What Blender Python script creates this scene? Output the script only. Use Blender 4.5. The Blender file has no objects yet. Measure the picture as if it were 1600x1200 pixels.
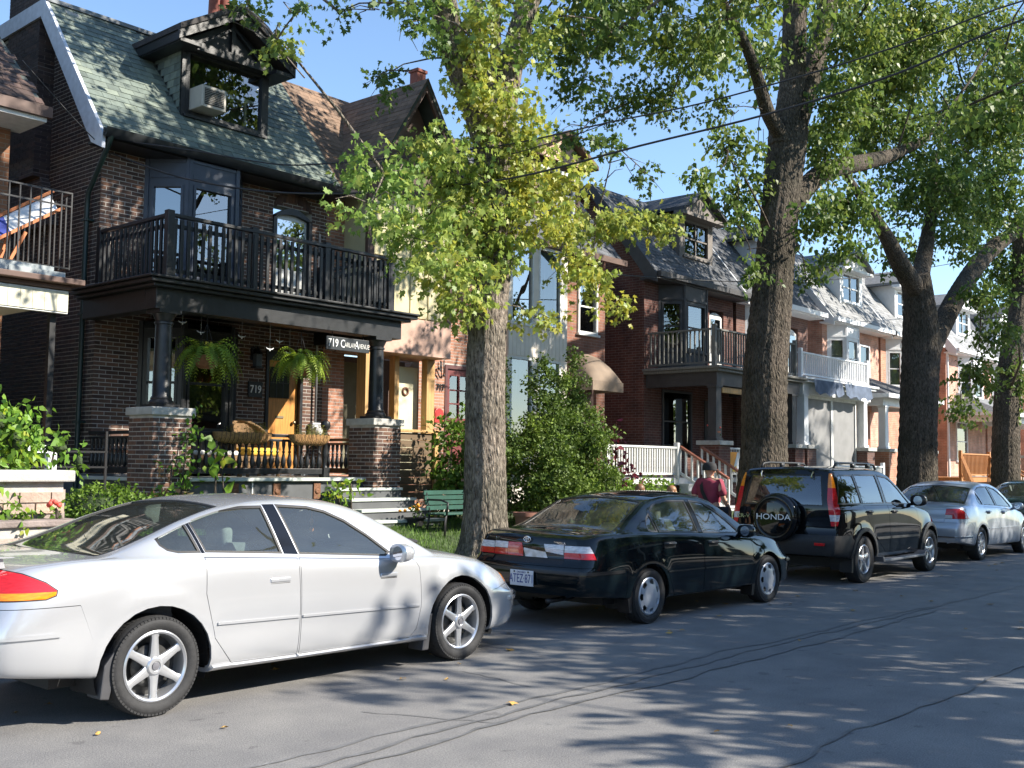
import bpy, bmesh, math, random
import numpy as np
from mathutils import Vector, Matrix
random.seed(7); rng=np.random.default_rng(7)
R=math.radians
SC=bpy.context.scene; COL=SC.collection
# ------------------------------------------------------------ camera
cam=bpy.data.cameras.new('camera'); camo=bpy.data.objects.new('camera',cam); COL.objects.link(camo)
cam.sensor_width=36; cam.lens=1701.05/1600*36; cam.clip_end=3000; cam.clip_start=.05
_yaw,_pit,_rol=0.711723759,0.0736748658,0.0121204224
_fw=Vector((math.cos(_yaw)*math.cos(_pit),math.sin(_yaw)*math.cos(_pit),math.sin(_pit)))
_r=Vector((math.sin(_yaw),-math.cos(_yaw),0)); _u=_r.cross(_fw)
_r2=_r*math.cos(_rol)+_u*math.sin(_rol); _u2=-_r*math.sin(_rol)+_u*math.cos(_rol)
camo.matrix_world=Matrix(((_r2.x,_u2.x,-_fw.x,0),(_r2.y,_u2.y,-_fw.y,0),(_r2.z,_u2.z,-_fw.z,1.6374),(0,0,0,1)))
SC.camera=camo
# ------------------------------------------------------------ sky and sun
SUN_EL=R(34); SUN_AZ=math.atan2(-0.87,0.50)          # direction towards the sun in the XY plane
W=bpy.data.worlds.new('World'); SC.world=W; W.use_nodes=True
nt=W.node_tree; nt.nodes.clear()
sky=nt.nodes.new('ShaderNodeTexSky'); sky.sky_type='NISHITA'; sky.sun_disc=False
sky.sun_elevation=SUN_EL; sky.sun_rotation=math.pi/2-SUN_AZ
sky.altitude=100; sky.air_density=1.0; sky.dust_density=0.15; sky.ozone_density=3.0
bg=nt.nodes.new('ShaderNodeBackground'); bg.inputs[1].default_value=0.125
wo=nt.nodes.new('ShaderNodeOutputWorld')
nt.links.new(sky.outputs[0],bg.inputs[0]); nt.links.new(bg.outputs[0],wo.inputs[0])
sl=bpy.data.lights.new('sun','SUN'); sl.energy=5.0; sl.angle=R(0.55); sl.color=(1,.93,.82)
so=bpy.data.objects.new('sun',sl); COL.objects.link(so); so.location=(10,-20,30)
_sd=Vector((math.cos(SUN_AZ)*math.cos(SUN_EL),math.sin(SUN_AZ)*math.cos(SUN_EL),math.sin(SUN_EL)))
so.rotation_euler=(-_sd).to_track_quat('-Z','Y').to_euler()
vs=SC.view_settings; vs.view_transform='Standard'; vs.look='None'; vs.exposure=1.15; vs.gamma=1; vs.use_curve_mapping=False
SC.cycles.max_bounces=7; SC.cycles.transparent_max_bounces=16; SC.cycles.use_denoising=True
SC.cycles.caustics_reflective=False; SC.cycles.caustics_refractive=False
# ------------------------------------------------------------ materials
MATS={}
def pm(name,col,rough=.6,metal=0.,var=.12,scale=6.,bump=0.,bscale=60.,spec=.5,coat=0.,tint=None,trans=0.,stretch=None,two=None,detail=6):
    """procedural principled material: noise colour variation + noise bump. tint: (dark,light) multipliers read from face attribute"""
    if name in MATS: return MATS[name]
    m=bpy.data.materials.new(name); m.use_nodes=True; MATS[name]=m
    t=m.node_tree; N=t.nodes; L=t.links; b=N['Principled BSDF']
    tc=N.new('ShaderNodeTexCoord'); src=tc.outputs['Object']
    if stretch:
        mp=N.new('ShaderNodeMapping'); mp.inputs['Scale'].default_value=stretch; L.new(src,mp.inputs[0]); src=mp.outputs[0]
    n=N.new('ShaderNodeTexNoise'); n.inputs['Scale'].default_value=scale; n.inputs['Detail'].default_value=detail; L.new(src,n.inputs['Vector'])
    rp=N.new('ShaderNodeValToRGB'); rp.color_ramp.elements[0].position=.3; rp.color_ramp.elements[1].position=.7
    c2=two if two else col
    lo=[max(0,c*(1-var)) for c in col]+[1]; hi=[min(1,c*(1+var)) for c in c2]+[1]
    rp.color_ramp.elements[0].color=lo; rp.color_ramp.elements[1].color=hi
    L.new(n.outputs['Fac'],rp.inputs[0]); out=rp.outputs[0]
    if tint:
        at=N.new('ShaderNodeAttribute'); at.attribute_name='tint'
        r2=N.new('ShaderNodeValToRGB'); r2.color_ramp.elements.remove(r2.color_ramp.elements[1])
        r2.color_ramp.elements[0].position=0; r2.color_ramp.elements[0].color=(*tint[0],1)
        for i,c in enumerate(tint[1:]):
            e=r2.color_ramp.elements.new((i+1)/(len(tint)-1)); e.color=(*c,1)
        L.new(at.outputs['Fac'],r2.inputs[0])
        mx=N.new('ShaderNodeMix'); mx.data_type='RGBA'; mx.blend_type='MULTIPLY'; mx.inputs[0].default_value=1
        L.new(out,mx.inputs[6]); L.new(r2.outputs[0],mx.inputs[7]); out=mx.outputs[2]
    L.new(out,b.inputs['Base Color'])
    b.inputs['Roughness'].default_value=rough; b.inputs['Metallic'].default_value=metal
    b.inputs['Specular IOR Level'].default_value=spec
    if coat: b.inputs['Coat Weight'].default_value=coat; b.inputs['Coat Roughness'].default_value=.03
    if bump:
        n2=N.new('ShaderNodeTexNoise'); n2.inputs['Scale'].default_value=bscale; n2.inputs['Detail'].default_value=5; L.new(src,n2.inputs['Vector'])
        bp=N.new('ShaderNodeBump'); bp.inputs['Strength'].default_value=min(1,bump); bp.inputs['Distance'].default_value=.02
        L.new(n2.outputs['Fac'],bp.inputs['Height']); L.new(bp.outputs[0],b.inputs['Normal'])
    if trans:
        tr=N.new('ShaderNodeBsdfTranslucent'); L.new(out,tr.inputs[0])
        ms=N.new('ShaderNodeMixShader'); ms.inputs[0].default_value=trans
        L.new(b.outputs[0],ms.inputs[1]); L.new(tr.outputs[0],ms.inputs[2]); L.new(ms.outputs[0],N['Material Output'].inputs[0])
    return m
def glassm(name,tint,refl=.06,boost=.9,rough=.0,dust=0.):
    """thin pane: see-through tint + mirror reflection that grows at grazing angles"""
    m=bpy.data.materials.new(name); m.use_nodes=True; MATS[name]=m
    t=m.node_tree; N=t.nodes; L=t.links; N.remove(N['Principled BSDF'])
    tr=N.new('ShaderNodeBsdfTransparent'); tr.inputs[0].default_value=(*tint,1)
    gl=N.new('ShaderNodeBsdfGlossy'); gl.inputs['Roughness'].default_value=rough; gl.inputs[0].default_value=(1,1,1,1)
    fr=N.new('ShaderNodeFresnel'); fr.inputs[0].default_value=1.5
    ma=N.new('ShaderNodeMath'); ma.operation='MULTIPLY_ADD'; ma.inputs[1].default_value=boost; ma.inputs[2].default_value=refl; ma.use_clamp=True
    L.new(fr.outputs[0],ma.inputs[0]); ms=N.new('ShaderNodeMixShader'); L.new(ma.outputs[0],ms.inputs[0])
    nz=N.new('ShaderNodeTexNoise'); nz.inputs['Scale'].default_value=1.3; nz.inputs['Detail'].default_value=1
    bp=N.new('ShaderNodeBump'); bp.inputs['Strength'].default_value=.02; bp.inputs['Distance'].default_value=.05
    L.new(nz.outputs['Fac'],bp.inputs['Height']); L.new(bp.outputs[0],gl.inputs['Normal'])
    base=tr.outputs[0]
    if dust:       # a thin film of road dust on the outside
        df=N.new('ShaderNodeBsdfDiffuse'); df.inputs[0].default_value=(.62,.68,.6,1); d2=N.new('ShaderNodeMixShader'); nd=N.new('ShaderNodeTexNoise'); nd.inputs['Scale'].default_value=3; nd.inputs['Detail'].default_value=5; mr=N.new('ShaderNodeMapRange'); mr.inputs[3].default_value=dust*.6; mr.inputs[4].default_value=dust*1.4
        L.new(nd.outputs['Fac'],mr.inputs[0]); L.new(mr.outputs[0],d2.inputs[0]); L.new(base,d2.inputs[1]); L.new(df.outputs[0],d2.inputs[2]); base=d2.outputs[0]
    L.new(base,ms.inputs[1]); L.new(gl.outputs[0],ms.inputs[2]); L.new(ms.outputs[0],N['Material Output'].inputs[0])
    return m
# ------------------------------------------------------------ mesh builder
WL={}   # world location of every parent
def wloc(o): return WL.get(o.name,Vector((0,0,0))) if o else Vector((0,0,0))
class MB:
    def __init__(s): s.v=[]; s.f=[]; s.t=[]; s.nt=None
    def add(s,vs,fs):
        o=len(s.v); s.v.extend([tuple(p) for p in vs])
        for f in fs:
            s.f.append(tuple(i+o for i in f))
            if s.nt is not None: s.t.append(s.nt)
        return s
    def box(s,x0,x1,y0,y1,z0,z1):
        vs=[(x0,y0,z0),(x1,y0,z0),(x1,y1,z0),(x0,y1,z0),(x0,y0,z1),(x1,y0,z1),(x1,y1,z1),(x0,y1,z1)]
        return s.add(vs,[(0,3,2,1),(4,5,6,7),(0,1,5,4),(1,2,6,5),(2,3,7,6),(3,0,4,7)])
    def bar(s,a,b,w,h,up=(0,0,1)):
        a=Vector(a);b=Vector(b);d=(b-a).normalized();u=Vector(up)
        r=d.cross(u)
        if r.length<1e-4: r=d.cross(Vector((1,0,0)))
        r.normalize();u=r.cross(d);vs=[]
        for p in (a,b):
            for sx,sz in((-1,-1),(1,-1),(1,1),(-1,1)): vs.append(p+r*(w/2*sx)+u*(h/2*sz))
        return s.add(vs,[(3,2,1,0),(4,5,6,7),(0,1,5,4),(1,2,6,5),(2,3,7,6),(3,0,4,7)])
    def prism(s,poly,ax,a,b):
        """extrude 2-D polygon along axis ax ('x','y','z') from a to b; poly coords are the two other axes in order"""
        def P(p,c): return {'x':(c,p[0],p[1]),'y':(p[0],c,p[1]),'z':(p[0],p[1],c)}[ax]
        n=len(poly); vs=[P(p,a) for p in poly]+[P(p,b) for p in poly]
        return s.add(vs,[tuple(range(n)),tuple(range(2*n-1,n-1,-1))]+[(i,i+n,(i+1)%n+n,(i+1)%n) for i in range(n)])
    def lathe(s,prof,c=(0,0,0),axis='z',n=16,cap=True,a0=0,a1=2*math.pi):
        c=Vector(c); vs=[]; m=len(prof); full=abs(a1-a0-2*math.pi)<1e-6; k=n if full else n+1
        for i in range(k):
            a=a0+(a1-a0)*i/n; ca,sa=math.cos(a),math.sin(a)
            for r,h in prof:
                p={'z':(r*ca,r*sa,h),'y':(r*ca,h,r*sa),'x':(h,r*ca,r*sa)}[axis]; vs.append(c+Vector(p))
        fs=[]
        for i in range(n):
            j=(i+1)%k
            for q in range(m-1): fs.append((i*m+q,j*m+q,j*m+q+1,i*m+q+1))
        if cap and full:
            if prof[0][0]>1e-5: fs.append(tuple(i*m for i in range(n-1,-1,-1)))
            if prof[-1][0]>1e-5: fs.append(tuple(i*m+m-1 for i in range(n)))
        return s.add(vs,fs)
    def tube(s,pts,rad,n=8,cap=True,ov=None):
        pts=[Vector(p) for p in pts]
        if not hasattr(rad,'__len__'): rad=[rad]*len(pts)
        vs=[];prev=None
        for i,p in enumerate(pts):
            d=(pts[min(i+1,len(pts)-1)]-pts[max(i-1,0)]).normalized()
            if prev is None:
                r=d.cross(Vector((0,0,1)))
                if r.length<.05: r=d.cross(Vector((1,0,0)))
            else: r=prev-d*prev.dot(d)
            r.normalize();prev=r;u=r.cross(d)
            for k in range(n):
                a=2*math.pi*k/n; rr=rad[i]*(1 if ov is None else ov(i,k))
                vs.append(p+r*(math.cos(a)*rr)+u*(math.sin(a)*rr))
        fs=[(i*n+k,i*n+(k+1)%n,(i+1)*n+(k+1)%n,(i+1)*n+k) for i in range(len(pts)-1) for k in range(n)]
        if cap: fs+= [tuple(range(n-1,-1,-1)),tuple((len(pts)-1)*n+k for k in range(n))]
        return s.add(vs,fs)
    def ball(s,c,r,nu=12,nv=8,jit=0.):
        c=Vector(c); r=Vector(r) if hasattr(r,'__len__') else Vector((r,r,r)); vs=[]
        for i in range(nv+1):
            th=math.pi*i/nv
            for j in range(nu):
                ph=2*math.pi*j/nu; k=1+random.uniform(-jit,jit)
                vs.append(c+Vector((r.x*math.sin(th)*math.cos(ph)*k,r.y*math.sin(th)*math.sin(ph)*k,r.z*math.cos(th)*k)))
        return s.add(vs,[(i*nu+j,(i+1)*nu+j,(i+1)*nu+(j+1)%nu,i*nu+(j+1)%nu) for i in range(nv) for j in range(nu)])
    def build(s,name,mat,parent=None,smooth=False,bevel=0.,seg=2,weld=False,local=False):
        me=bpy.data.meshes.new(name); off=Vector((0,0,0)) if local else wloc(parent)
        me.from_pydata([(p[0]-off.x,p[1]-off.y,p[2]-off.z) for p in s.v],[],s.f)
        if s.t:
            at=me.attributes.new('tint','FLOAT','FACE'); at.data.foreach_set('value',s.t[:len(s.f)])
        if bevel or weld:
            bm=bmesh.new(); bm.from_mesh(me)
            bmesh.ops.remove_doubles(bm,verts=bm.verts,dist=1e-5)
            if bevel:
                bmesh.ops.recalc_face_normals(bm,faces=bm.faces)
                es=[e for e in bm.edges if len(e.link_faces)==2 and e.calc_face_angle(0)>.5]
                bmesh.ops.bevel(bm,geom=es,offset=bevel,segments=seg,affect='EDGES',profile=.5,clamp_overlap=True)
            bm.to_mesh(me); bm.free()
        if smooth:
            me.polygons.foreach_set('use_smooth',[True]*len(me.polygons))
            if smooth!=True: me.set_sharp_from_angle(angle=smooth)
        me.materials.append(mat); me.update()
        return link(name,me,parent)
def link(name,me,parent=None):
    o=bpy.data.objects.new(name,me); COL.objects.link(o)
    if parent: o.parent=parent
    WL[o.name]=wloc(parent)
    return o
def tag(o,label=None,cat=None,group=None,kind=None):
    if label:o['label']=label
    if cat:o['category']=cat
    if group:o['group']=group
    if kind:o['kind']=kind
    return o
def thing(name,label,cat,loc,group=None,rz=0):
    o=bpy.data.objects.new(name,None); COL.objects.link(o); o.location=loc; o.empty_display_size=.1; o.rotation_euler=(0,0,rz)
    WL[o.name]=Vector(loc); return tag(o,label,cat,group)
def put(name,me,parent,loc,rot=None,scale=None):
    """another object that shares mesh data; loc is a world place"""
    o=bpy.data.objects.new(name,me); COL.objects.link(o); o.parent=parent
    o.location=Vector(loc)-wloc(parent)
    if rot: o.rotation_euler=rot
    if scale: o.scale=scale
    return o
def copy_tree(o,parent=None):
    c=o.copy(); COL.objects.link(c); c.parent=parent
    for ch in list(o.children): copy_tree(ch,c)
    return c
def text(name,s,mat,parent,loc,size,rot,ext=.004,align='CENTER',sx=1.,font=None):
    cu=bpy.data.curves.new(name,'FONT'); cu.body=s; cu.size=size; cu.extrude=ext; cu.align_x=align; cu.align_y='CENTER'; cu.resolution_u=3
    if ext>.003: cu.offset=size*.012
    tmp=bpy.data.objects.new(name,cu); COL.objects.link(tmp)
    dg=bpy.context.evaluated_depsgraph_get(); me=bpy.data.meshes.new_from_object(tmp.evaluated_get(dg)); bpy.data.objects.remove(tmp); bpy.data.curves.remove(cu)
    me.materials.clear(); me.materials.append(mat); me.name=name
    o=bpy.data.objects.new(name,me); COL.objects.link(o); o.parent=parent
    o.location=Vector(loc)-wloc(parent); o.rotation_euler=rot; o.scale=(sx,1,1)
    return o
def proto(mb,name,mat,**k):
    """mesh data to be shared by many parts"""
    o=mb.build(name,mat,None,**k); me=o.data; bpy.data.objects.remove(o); return me
# ============================================================ ground
def road_mat():
    m=bpy.data.materials.new('asphalt'); m.use_nodes=True; t=m.node_tree; N=t.nodes; L=t.links; b=N['Principled BSDF']
    tc=N.new('ShaderNodeTexCoord')
    def noise(sc,det,rough=.6,st=None):
        n=N.new('ShaderNodeTexNoise'); n.inputs['Scale'].default_value=sc; n.inputs['Detail'].default_value=det; n.inputs['Roughness'].default_value=rough
        src=tc.outputs['Object']
        if st:
            mp=N.new('ShaderNodeMapping'); mp.inputs['Scale'].default_value=st; L.new(src,mp.inputs[0]); src=mp.outputs[0]
        L.new(src,n.inputs['Vector']); return n.outputs['Fac']
    def ramp(f,a,b_,ca,cb):
        r=N.new('ShaderNodeValToRGB'); r.color_ramp.elements[0].position=a; r.color_ramp.elements[1].position=b_
        r.color_ramp.elements[0].color=(*ca,1); r.color_ramp.elements[1].color=(*cb,1); L.new(f,r.inputs[0]); return r.outputs[0]
    def mul(a,b_):
        x=N.new('ShaderNodeMix'); x.data_type='RGBA'; x.blend_type='MULTIPLY'; x.inputs[0].default_value=1; L.new(a,x.inputs[6]); L.new(b_,x.inputs[7]); return x.outputs[2]
    base=ramp(noise(.35,4,.55,(.35,1,1)),.3,.7,(.185,.183,.180),(.255,.249,.238))       # long wear bands
    patch=ramp(noise(1.7,5),.35,.75,(.78,.78,.80),(1.12,1.11,1.09))
    agg=ramp(noise(95,3,.75),.33,.68,(.62,.62,.64),(1.42,1.4,1.36))                      # aggregate
    spot=ramp(noise(6.3,2,.5),.66,.74,(1,1,1),(.72,.72,.73))                              # oil marks
    L.new(mul(mul(mul(base,patch),agg),spot),b.inputs['Base Color']); b.inputs['Roughness'].default_value=.82; b.inputs['Specular IOR Level'].default_value=.35
    bp=N.new('ShaderNodeBump'); bp.inputs['Strength'].default_value=.55; bp.inputs['Distance'].default_value=.012; L.new(noise(120,3,.7),bp.inputs['Height']); L.new(bp.outputs[0],b.inputs['Normal'])
    return m
M_ROAD=road_mat()
M_CONC=pm('concrete',(.36,.35,.33),.85,var=.16,scale=2.2,bump=.3,bscale=90)
M_KERB=pm('kerb_concrete',(.30,.29,.28),.85,var=.2,scale=3,bump=.3,bscale=90)
M_SOIL=pm('lawn_soil',(.05,.075,.025),.95,var=.4,scale=5,bump=.6,bscale=30)
M_GRASS=pm('grass_blade',(.10,.19,.035),.6,var=.35,scale=3,trans=.35,tint=((.55,.6,.45),(1.1,1.1,1.1),(1.5,1.3,.8)))
g=MB(); g.add([(-400,-600,-.03),(900,-600,-.03),(900,900,-.03),(-400,900,-.03)],[(0,1,2,3)]); tag(g.build('ground',pm('ground_earth',(.08,.085,.05),.95,var=.3,scale=.3)),kind='structure')
g=MB(); nx,ny=60,14; vs=[]
for i in range(nx+1):
    for j in range(ny+1):
        x=-30+180*i/nx; y=-.9+9.25*j/ny; vs.append((x,y,.045*math.sin(math.pi*(y+.9)/9.25)-.045*math.sin(math.pi*(6.9+.9)/9.25)*0-.02*(1 if False else 0)))
zc=lambda y:.0
vs=[(x,y,0) for x,y,z in vs]
g.add(vs,[(i*(ny+1)+j,(i+1)*(ny+1)+j,(i+1)*(ny+1)+j+1,i*(ny+1)+j+1) for i in range(nx) for j in range(ny)])
road=tag(g.build('road',M_ROAD),kind='structure')
M_TAR=pm('tar_seal',(.125,.125,.127),.55,var=.25,scale=8,bump=.2,bscale=40)
def ribbon(name,pts,w,mat,z=.004,parent=None):
    out=[];n=len(pts)
    P=[]
    for i in range(n-1):
        a,b=Vector(pts[i]),Vector(pts[i+1]); k=max(2,int((b-a).length/.18))
        for j in range(k): P.append(a.lerp(b,j/k))
    P.append(Vector(pts[-1])); vs=[]
    for i,p in enumerate(P):
        wob=.018*math.sin(i*.9)+.014*math.sin(i*2.3+1)+random.uniform(-.006,.006); ww=w*(1+.35*math.sin(i*1.7)+random.uniform(-.15,.15))/2
        vs+=[(p.x,p.y+wob-ww,z),(p.x,p.y+wob+ww,z)]
    m=MB(); m.add(vs,[(2*i,2*i+2,2*i+3,2*i+1) for i in range(len(P)-1)]); return m.build(name,mat,parent)
for k,pts in enumerate(([(-2,5.0),(3.6,4.94),(5.8,4.94),(7.2,4.93),(8.9,4.99),(9.7,4.89),(11.1,4.9),(15,4.72),(24,4.7)],[(-2,4.8),(3.9,4.72),(5.6,4.79),(7.5,4.78),(9.2,4.82),(11.6,4.76),(16,4.72)],[(1,4.5),(4,4.54),(5.8,4.66),(7.2,4.57),(8.8,4.58),(10,4.56),(13,4.62)],[(3.5,2.86),(5.6,2.83),(6.7,2.9),(8,2.8),(12,2.84)])):
    ribbon('tar_seam',pts,.034 if k<3 else .024,M_TAR,.004+.001*k,road)
for pts in ([(4.9,5.5),(5.3,4.6)],[(6.4,6.0),(6.3,5.2)]):
    m=MB(); P=[Vector((*p,0)) for p in pts]; vs=[]; Q=[]
    for i in range(len(P)-1):
        for j in range(8): Q.append(P[i].lerp(P[i+1],j/8))
    Q.append(P[-1])
    for i,p in enumerate(Q): d=random.uniform(-.02,.02); vs+=[(p.x+d-.006,p.y,.0045),(p.x+d+.006,p.y,.0045)]
    m.add(vs,[(2*i+1,2*i+3,2*i+2,2*i) for i in range(len(Q)-1)]); m.build('crack',M_TAR,road)
# kerbs and pavements (far side, and the near side the camera stands on)
pv=MB(); pv.box(-30,150,8.5,10.0,-.02,.125); pave=tag(pv.build('pavement',M_CONC),kind='structure')
sl_=MB(); sl_.box(0,1.48,8.515,9.99,.118,.14); s0=sl_.build('slab',M_CONC,pave,bevel=.008,seg=1); me=s0.data
s0.location.x=2
for i in range(1,22): put('slab',me,pave,(2+1.5*i,0,random.uniform(-.004,.004)))
kb=MB(); kb.box(0,2.98,8.35,8.497,-.05,.13); k0=MB(); k0.box(-30,150,8.37,8.49,-.06,.10); kerb=tag(k0.build('kerb',M_KERB),kind='structure')
kk=kb.build('kerb_stone',M_KERB,kerb,bevel=.02,seg=2); kk.location.x=0
for i in range(1,14): put('kerb_stone',kk.data,kerb,(3.0*i,0,0))
pv=MB(); pv.box(-30,150,-2.8,-.9,-.02,.13); tag(pv.build('pavement',M_CONC),kind='structure')
# front gardens: a gentle bank up to the houses
def gz(x,y):
    if y<10: return .14
    t=min(1,max(0,(y-10)/3.2)); return .17+.46*(t*t*(3-2*t))+.02*math.sin(x*1.3)*math.sin(y*1.7)
g=MB(); ys=[10.005,10.3,10.7,11.1,11.6,12.1,12.6,13.2,14,16,60]; xs=[-30+1.2*i for i in range(140)]; n=len(ys)
g.add([(x,y,gz(x,y)) for x in xs for y in ys],[(i*n+j,(i+1)*n+j,(i+1)*n+j+1,i*n+j+1) for i in range(len(xs)-1) for j in range(n-1)])
g.add([(xs[0],10.005,-.03),(xs[-1],10.005,-.03),(xs[-1],10.005,gz(xs[-1],10)),(xs[0],10.005,gz(xs[0],10))],[(0,1,2,3)])
lawn=tag(g.build('lawn',M_SOIL,smooth=True),kind='structure')
g=MB(); rr=random.Random(3)
for _ in range(15000):
    x=rr.uniform(8.2,16); y=rr.uniform(10.05,13.3); z=gz(x,y); h=rr.uniform(.04,.11); a=rr.uniform(0,6.28); w=rr.uniform(.004,.009)
    if rr.random()<.15 and abs(x-11.4)<.9 and y<11.2: h*=2.6
    dx,dy=math.cos(a)*w,math.sin(a)*w; l=rr.uniform(-.06,.06); l2=rr.uniform(-.06,.06)
    g.nt=rr.random(); g.add([(x-dx,y-dy,z-.01),(x+dx,y+dy,z-.01),(x+l,y+l2,z+h)],[(0,1,2)])
tag(g.build('grass',M_GRASS),'short green lawn grass on the bank beside the front steps','grass',kind='stuff')
g=MB()           # fallen leaves on the road and pavement
for _ in range(150):
    x=rr.uniform(1.5,26); y=rr.choice([rr.uniform(1.5,8.3),rr.uniform(5.6,8.3),rr.uniform(8.5,10)]); z=(.006 if y<8.35 else .143); s=rr.uniform(.022,.05); a=rr.uniform(0,6.28)
    pts=[]
    for k in range(8):
        r_=s*(1 if k%2==0 else .5); pts.append((x+r_*math.cos(a+k*math.pi/4),y+r_*math.sin(a+k*math.pi/4),z+rr.uniform(0,.016)))
    g.nt=rr.random(); g.add(pts,[tuple(range(8))])
tag(g.build('fallen_leaves',pm('dry_leaf',(.33,.23,.09),.7,var=.3,tint=((.6,.5,.4),(1.2,1.0,.6),(1.5,1.3,.9)))),'scattered dry maple leaves lying on road and pavement','leaves',kind='stuff')
# ============================================================ cars
def pch(tab,x):
    X=np.array([p[0] for p in tab],float);Y=np.array([p[1] for p in tab],float)
    x=min(max(x,X[0]),X[-1]); h=np.diff(X);d=np.diff(Y)/h;n=len(X);m=np.zeros(n);m[0]=d[0];m[-1]=d[-1]
    for i in range(1,n-1):
        if d[i-1]*d[i]>0:
            w1=2*h[i]+h[i-1];w2=h[i]+2*h[i-1];m[i]=(w1+w2)/(w1/d[i-1]+w2/d[i])
    i=min(max(int(np.searchsorted(X,x,side='right'))-1,0),n-2);t=(x-X[i])/h[i]
    return float((2*t**3-3*t*t+1)*Y[i]+(t**3-2*t*t+t)*h[i]*m[i]+(-2*t**3+3*t*t)*Y[i+1]+(t**3-t*t)*h[i]*m[i+1])
def bspl(C,per=3):
    """uniform cubic B-spline through control list, start clamped, end mirrored in y"""
    C=np.array(C,float); a=2*C[0]-C[1]; z=C[-2].copy(); z[0]=-z[0]
    C=np.vstack([a,C,z]); out=[]
    for i in range(1,len(C)-2):
        for k in range(per):
            t=k/per; b=np.array([(1-t)**3,3*t**3-6*t*t+4,-3*t**3+3*t*t+3*t+1,t**3])/6; out.append(b@C[i-1:i+3])
    i=len(C)-3; out.append(np.array([1,4,1])/6@C[i:i+3]); out=np.array(out); out[-1][0]=0
    return out
class Shell:
    def __init__(s,S):
        s.S=S; L0,L1=S['L']; ea,eb=S.get('ends',(.5,.55)); per=3
        capc=S.get('capc',(8,8)); st=[]
        for i in range(13): st.append((-1,1-i/13.))
        xs=np.arange(L0+ea,L1-eb+1e-6,.05)
        for x in xs: st.append((0,x))
        for i in range(1,14): st.append((1,i/13.))
        rings=[]
        for k,val in st:
            xn=val if k==0 else (L0+ea-val*ea if k<0 else xs[-1]+val*(L1-xs[-1]))
            zs,ws,wm,zb,zt=[pch(S[n],xn) for n in('zs','ws','wm','zb','zt')]
            r0,r1=S['zr'][0][0],S['zr'][-1][0]
            if r0<=xn<=r1: zr,yr=pch(S['zr'],xn),pch(S['yr'],xn); zr=max(zr,zs+.006)
            else: zr,yr=zs+.006,ws-.04
            yr=min(yr,ws-.035)
            if zt<zr+.004: zt=zr+.004
            zm=S.get('zm',.52); cr=S.get('crease',.012); sk=S.get('skirt',.02)
            g=lambda t:(ws-.03+(yr-ws+.03)*t+.012*math.sin(math.pi*t)*(zr-zs)/.4, zs+.006+(zr-zs-.006)*t)
            C=[(wm-.16,zb+.0),(wm-.05,zb),(wm-sk,zb+.035),(wm-sk*.35,zb+.14),(wm,zm),(wm-.006,zs-.2),(ws+cr,zs-.055),(ws-.004,zs-.012),(ws-.022,zs+.004),
               g(.12),g(.4),g(.75),g(.95),(yr-.02,zr+(zt-zr)*.12+.006),(yr-.08,zr+(zt-zr)*.42),(yr*.66,zr+(zt-zr)*.72),(yr*.33,zr+(zt-zr)*.93),(0,zt)]
            q=bspl(C,per); ring=[]
            wmax=max(wm,ws)
            for y,z in q:
                if k==0: x=val
                else:
                    e=pch(S['xr'] if k<0 else S['xf'],z); b=xs[0] if k<0 else xs[-1]
                    x=b+val*(e-b)
                    bw=S.get('bow',(.1,.14))[0 if k<0 else 1]
                    x+=(-1 if k<0 else 1)*bw*(val**2)*(1-min(1,(y/wmax)**2))-(-1 if k<0 else 1)*bw*.35*val**2
                # arch flare
                for wx in(0,S['wb']):
                    d=math.hypot(x-wx,z-S['wr'])
                    if y>.6 and z<zs: y+=S.get('flare',.012)*math.exp(-((d-S['ra']-.02)/.05)**2)
                ring.append((x,y,z))
            rings.append(ring)
        s.nr=len(rings[0]); bm=bmesh.new()
        for sg in(1,-1):
            V=[[bm.verts.new((p[0],sg*p[1],p[2])) for p in r] for r in rings]
            for i in range(len(V)-1):
                for j in range(s.nr-1):
                    f=[V[i][j],V[i+1][j],V[i+1][j+1],V[i][j+1]]
                    try: bm.faces.new(f if sg<0 else f[::-1])
                    except ValueError: pass
            for e,(ring,kk) in enumerate(((rings[0],-1),(rings[-1],1))):
                J=capc[e]*per; rr=ring; yJ=rr[J][1]; wmax=max(p[1] for p in rr)
                T=[rr[J+k][1]/yJ for k in range(s.nr-J)]; G=[]
                bw=S.get('bow',(.1,.14))[e]
                for j in range(J+1):
                    row=[]
                    for k,t in enumerate(T):
                        y=rr[j][1]*t; z=rr[j][2]+(rr[J+k][2]-rr[J][2])*(j/J)**2
                        if k==0: x=rr[j][0]
                        else: x=pch(S['xr'] if kk<0 else S['xf'],z)+kk*bw*(1-min(1,(y/wmax)**2))-kk*bw*.35
                        if j==J: x=rr[J+k][0]
                        row.append(bm.verts.new((x,sg*y,z)))
                    G.append(row)
                for j in range(J):
                    for k in range(len(T)-1):
                        f=[G[j][k],G[j+1][k],G[j+1][k+1],G[j][k+1]]
                        bm.faces.new(f if (sg*kk)>0 else f[::-1])
        bmesh.ops.remove_doubles(bm,verts=bm.verts,dist=2e-4)
        bmesh.ops.dissolve_degenerate(bm,edges=bm.edges,dist=1e-5)
        bm.normal_update()
        s.P=[[(*v.co,*v.normal) for v in f.verts] for f in bm.faces]; bm.free()
    AX={'side':(0,2),'rear':(1,2),'top':(0,1)}
    @staticmethod
    def ccw(p):
        A=sum(p[i][0]*p[(i+1)%len(p)][1]-p[(i+1)%len(p)][0]*p[i][1] for i in range(len(p)))
        return list(p) if A>0 else list(p)[::-1]
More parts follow.
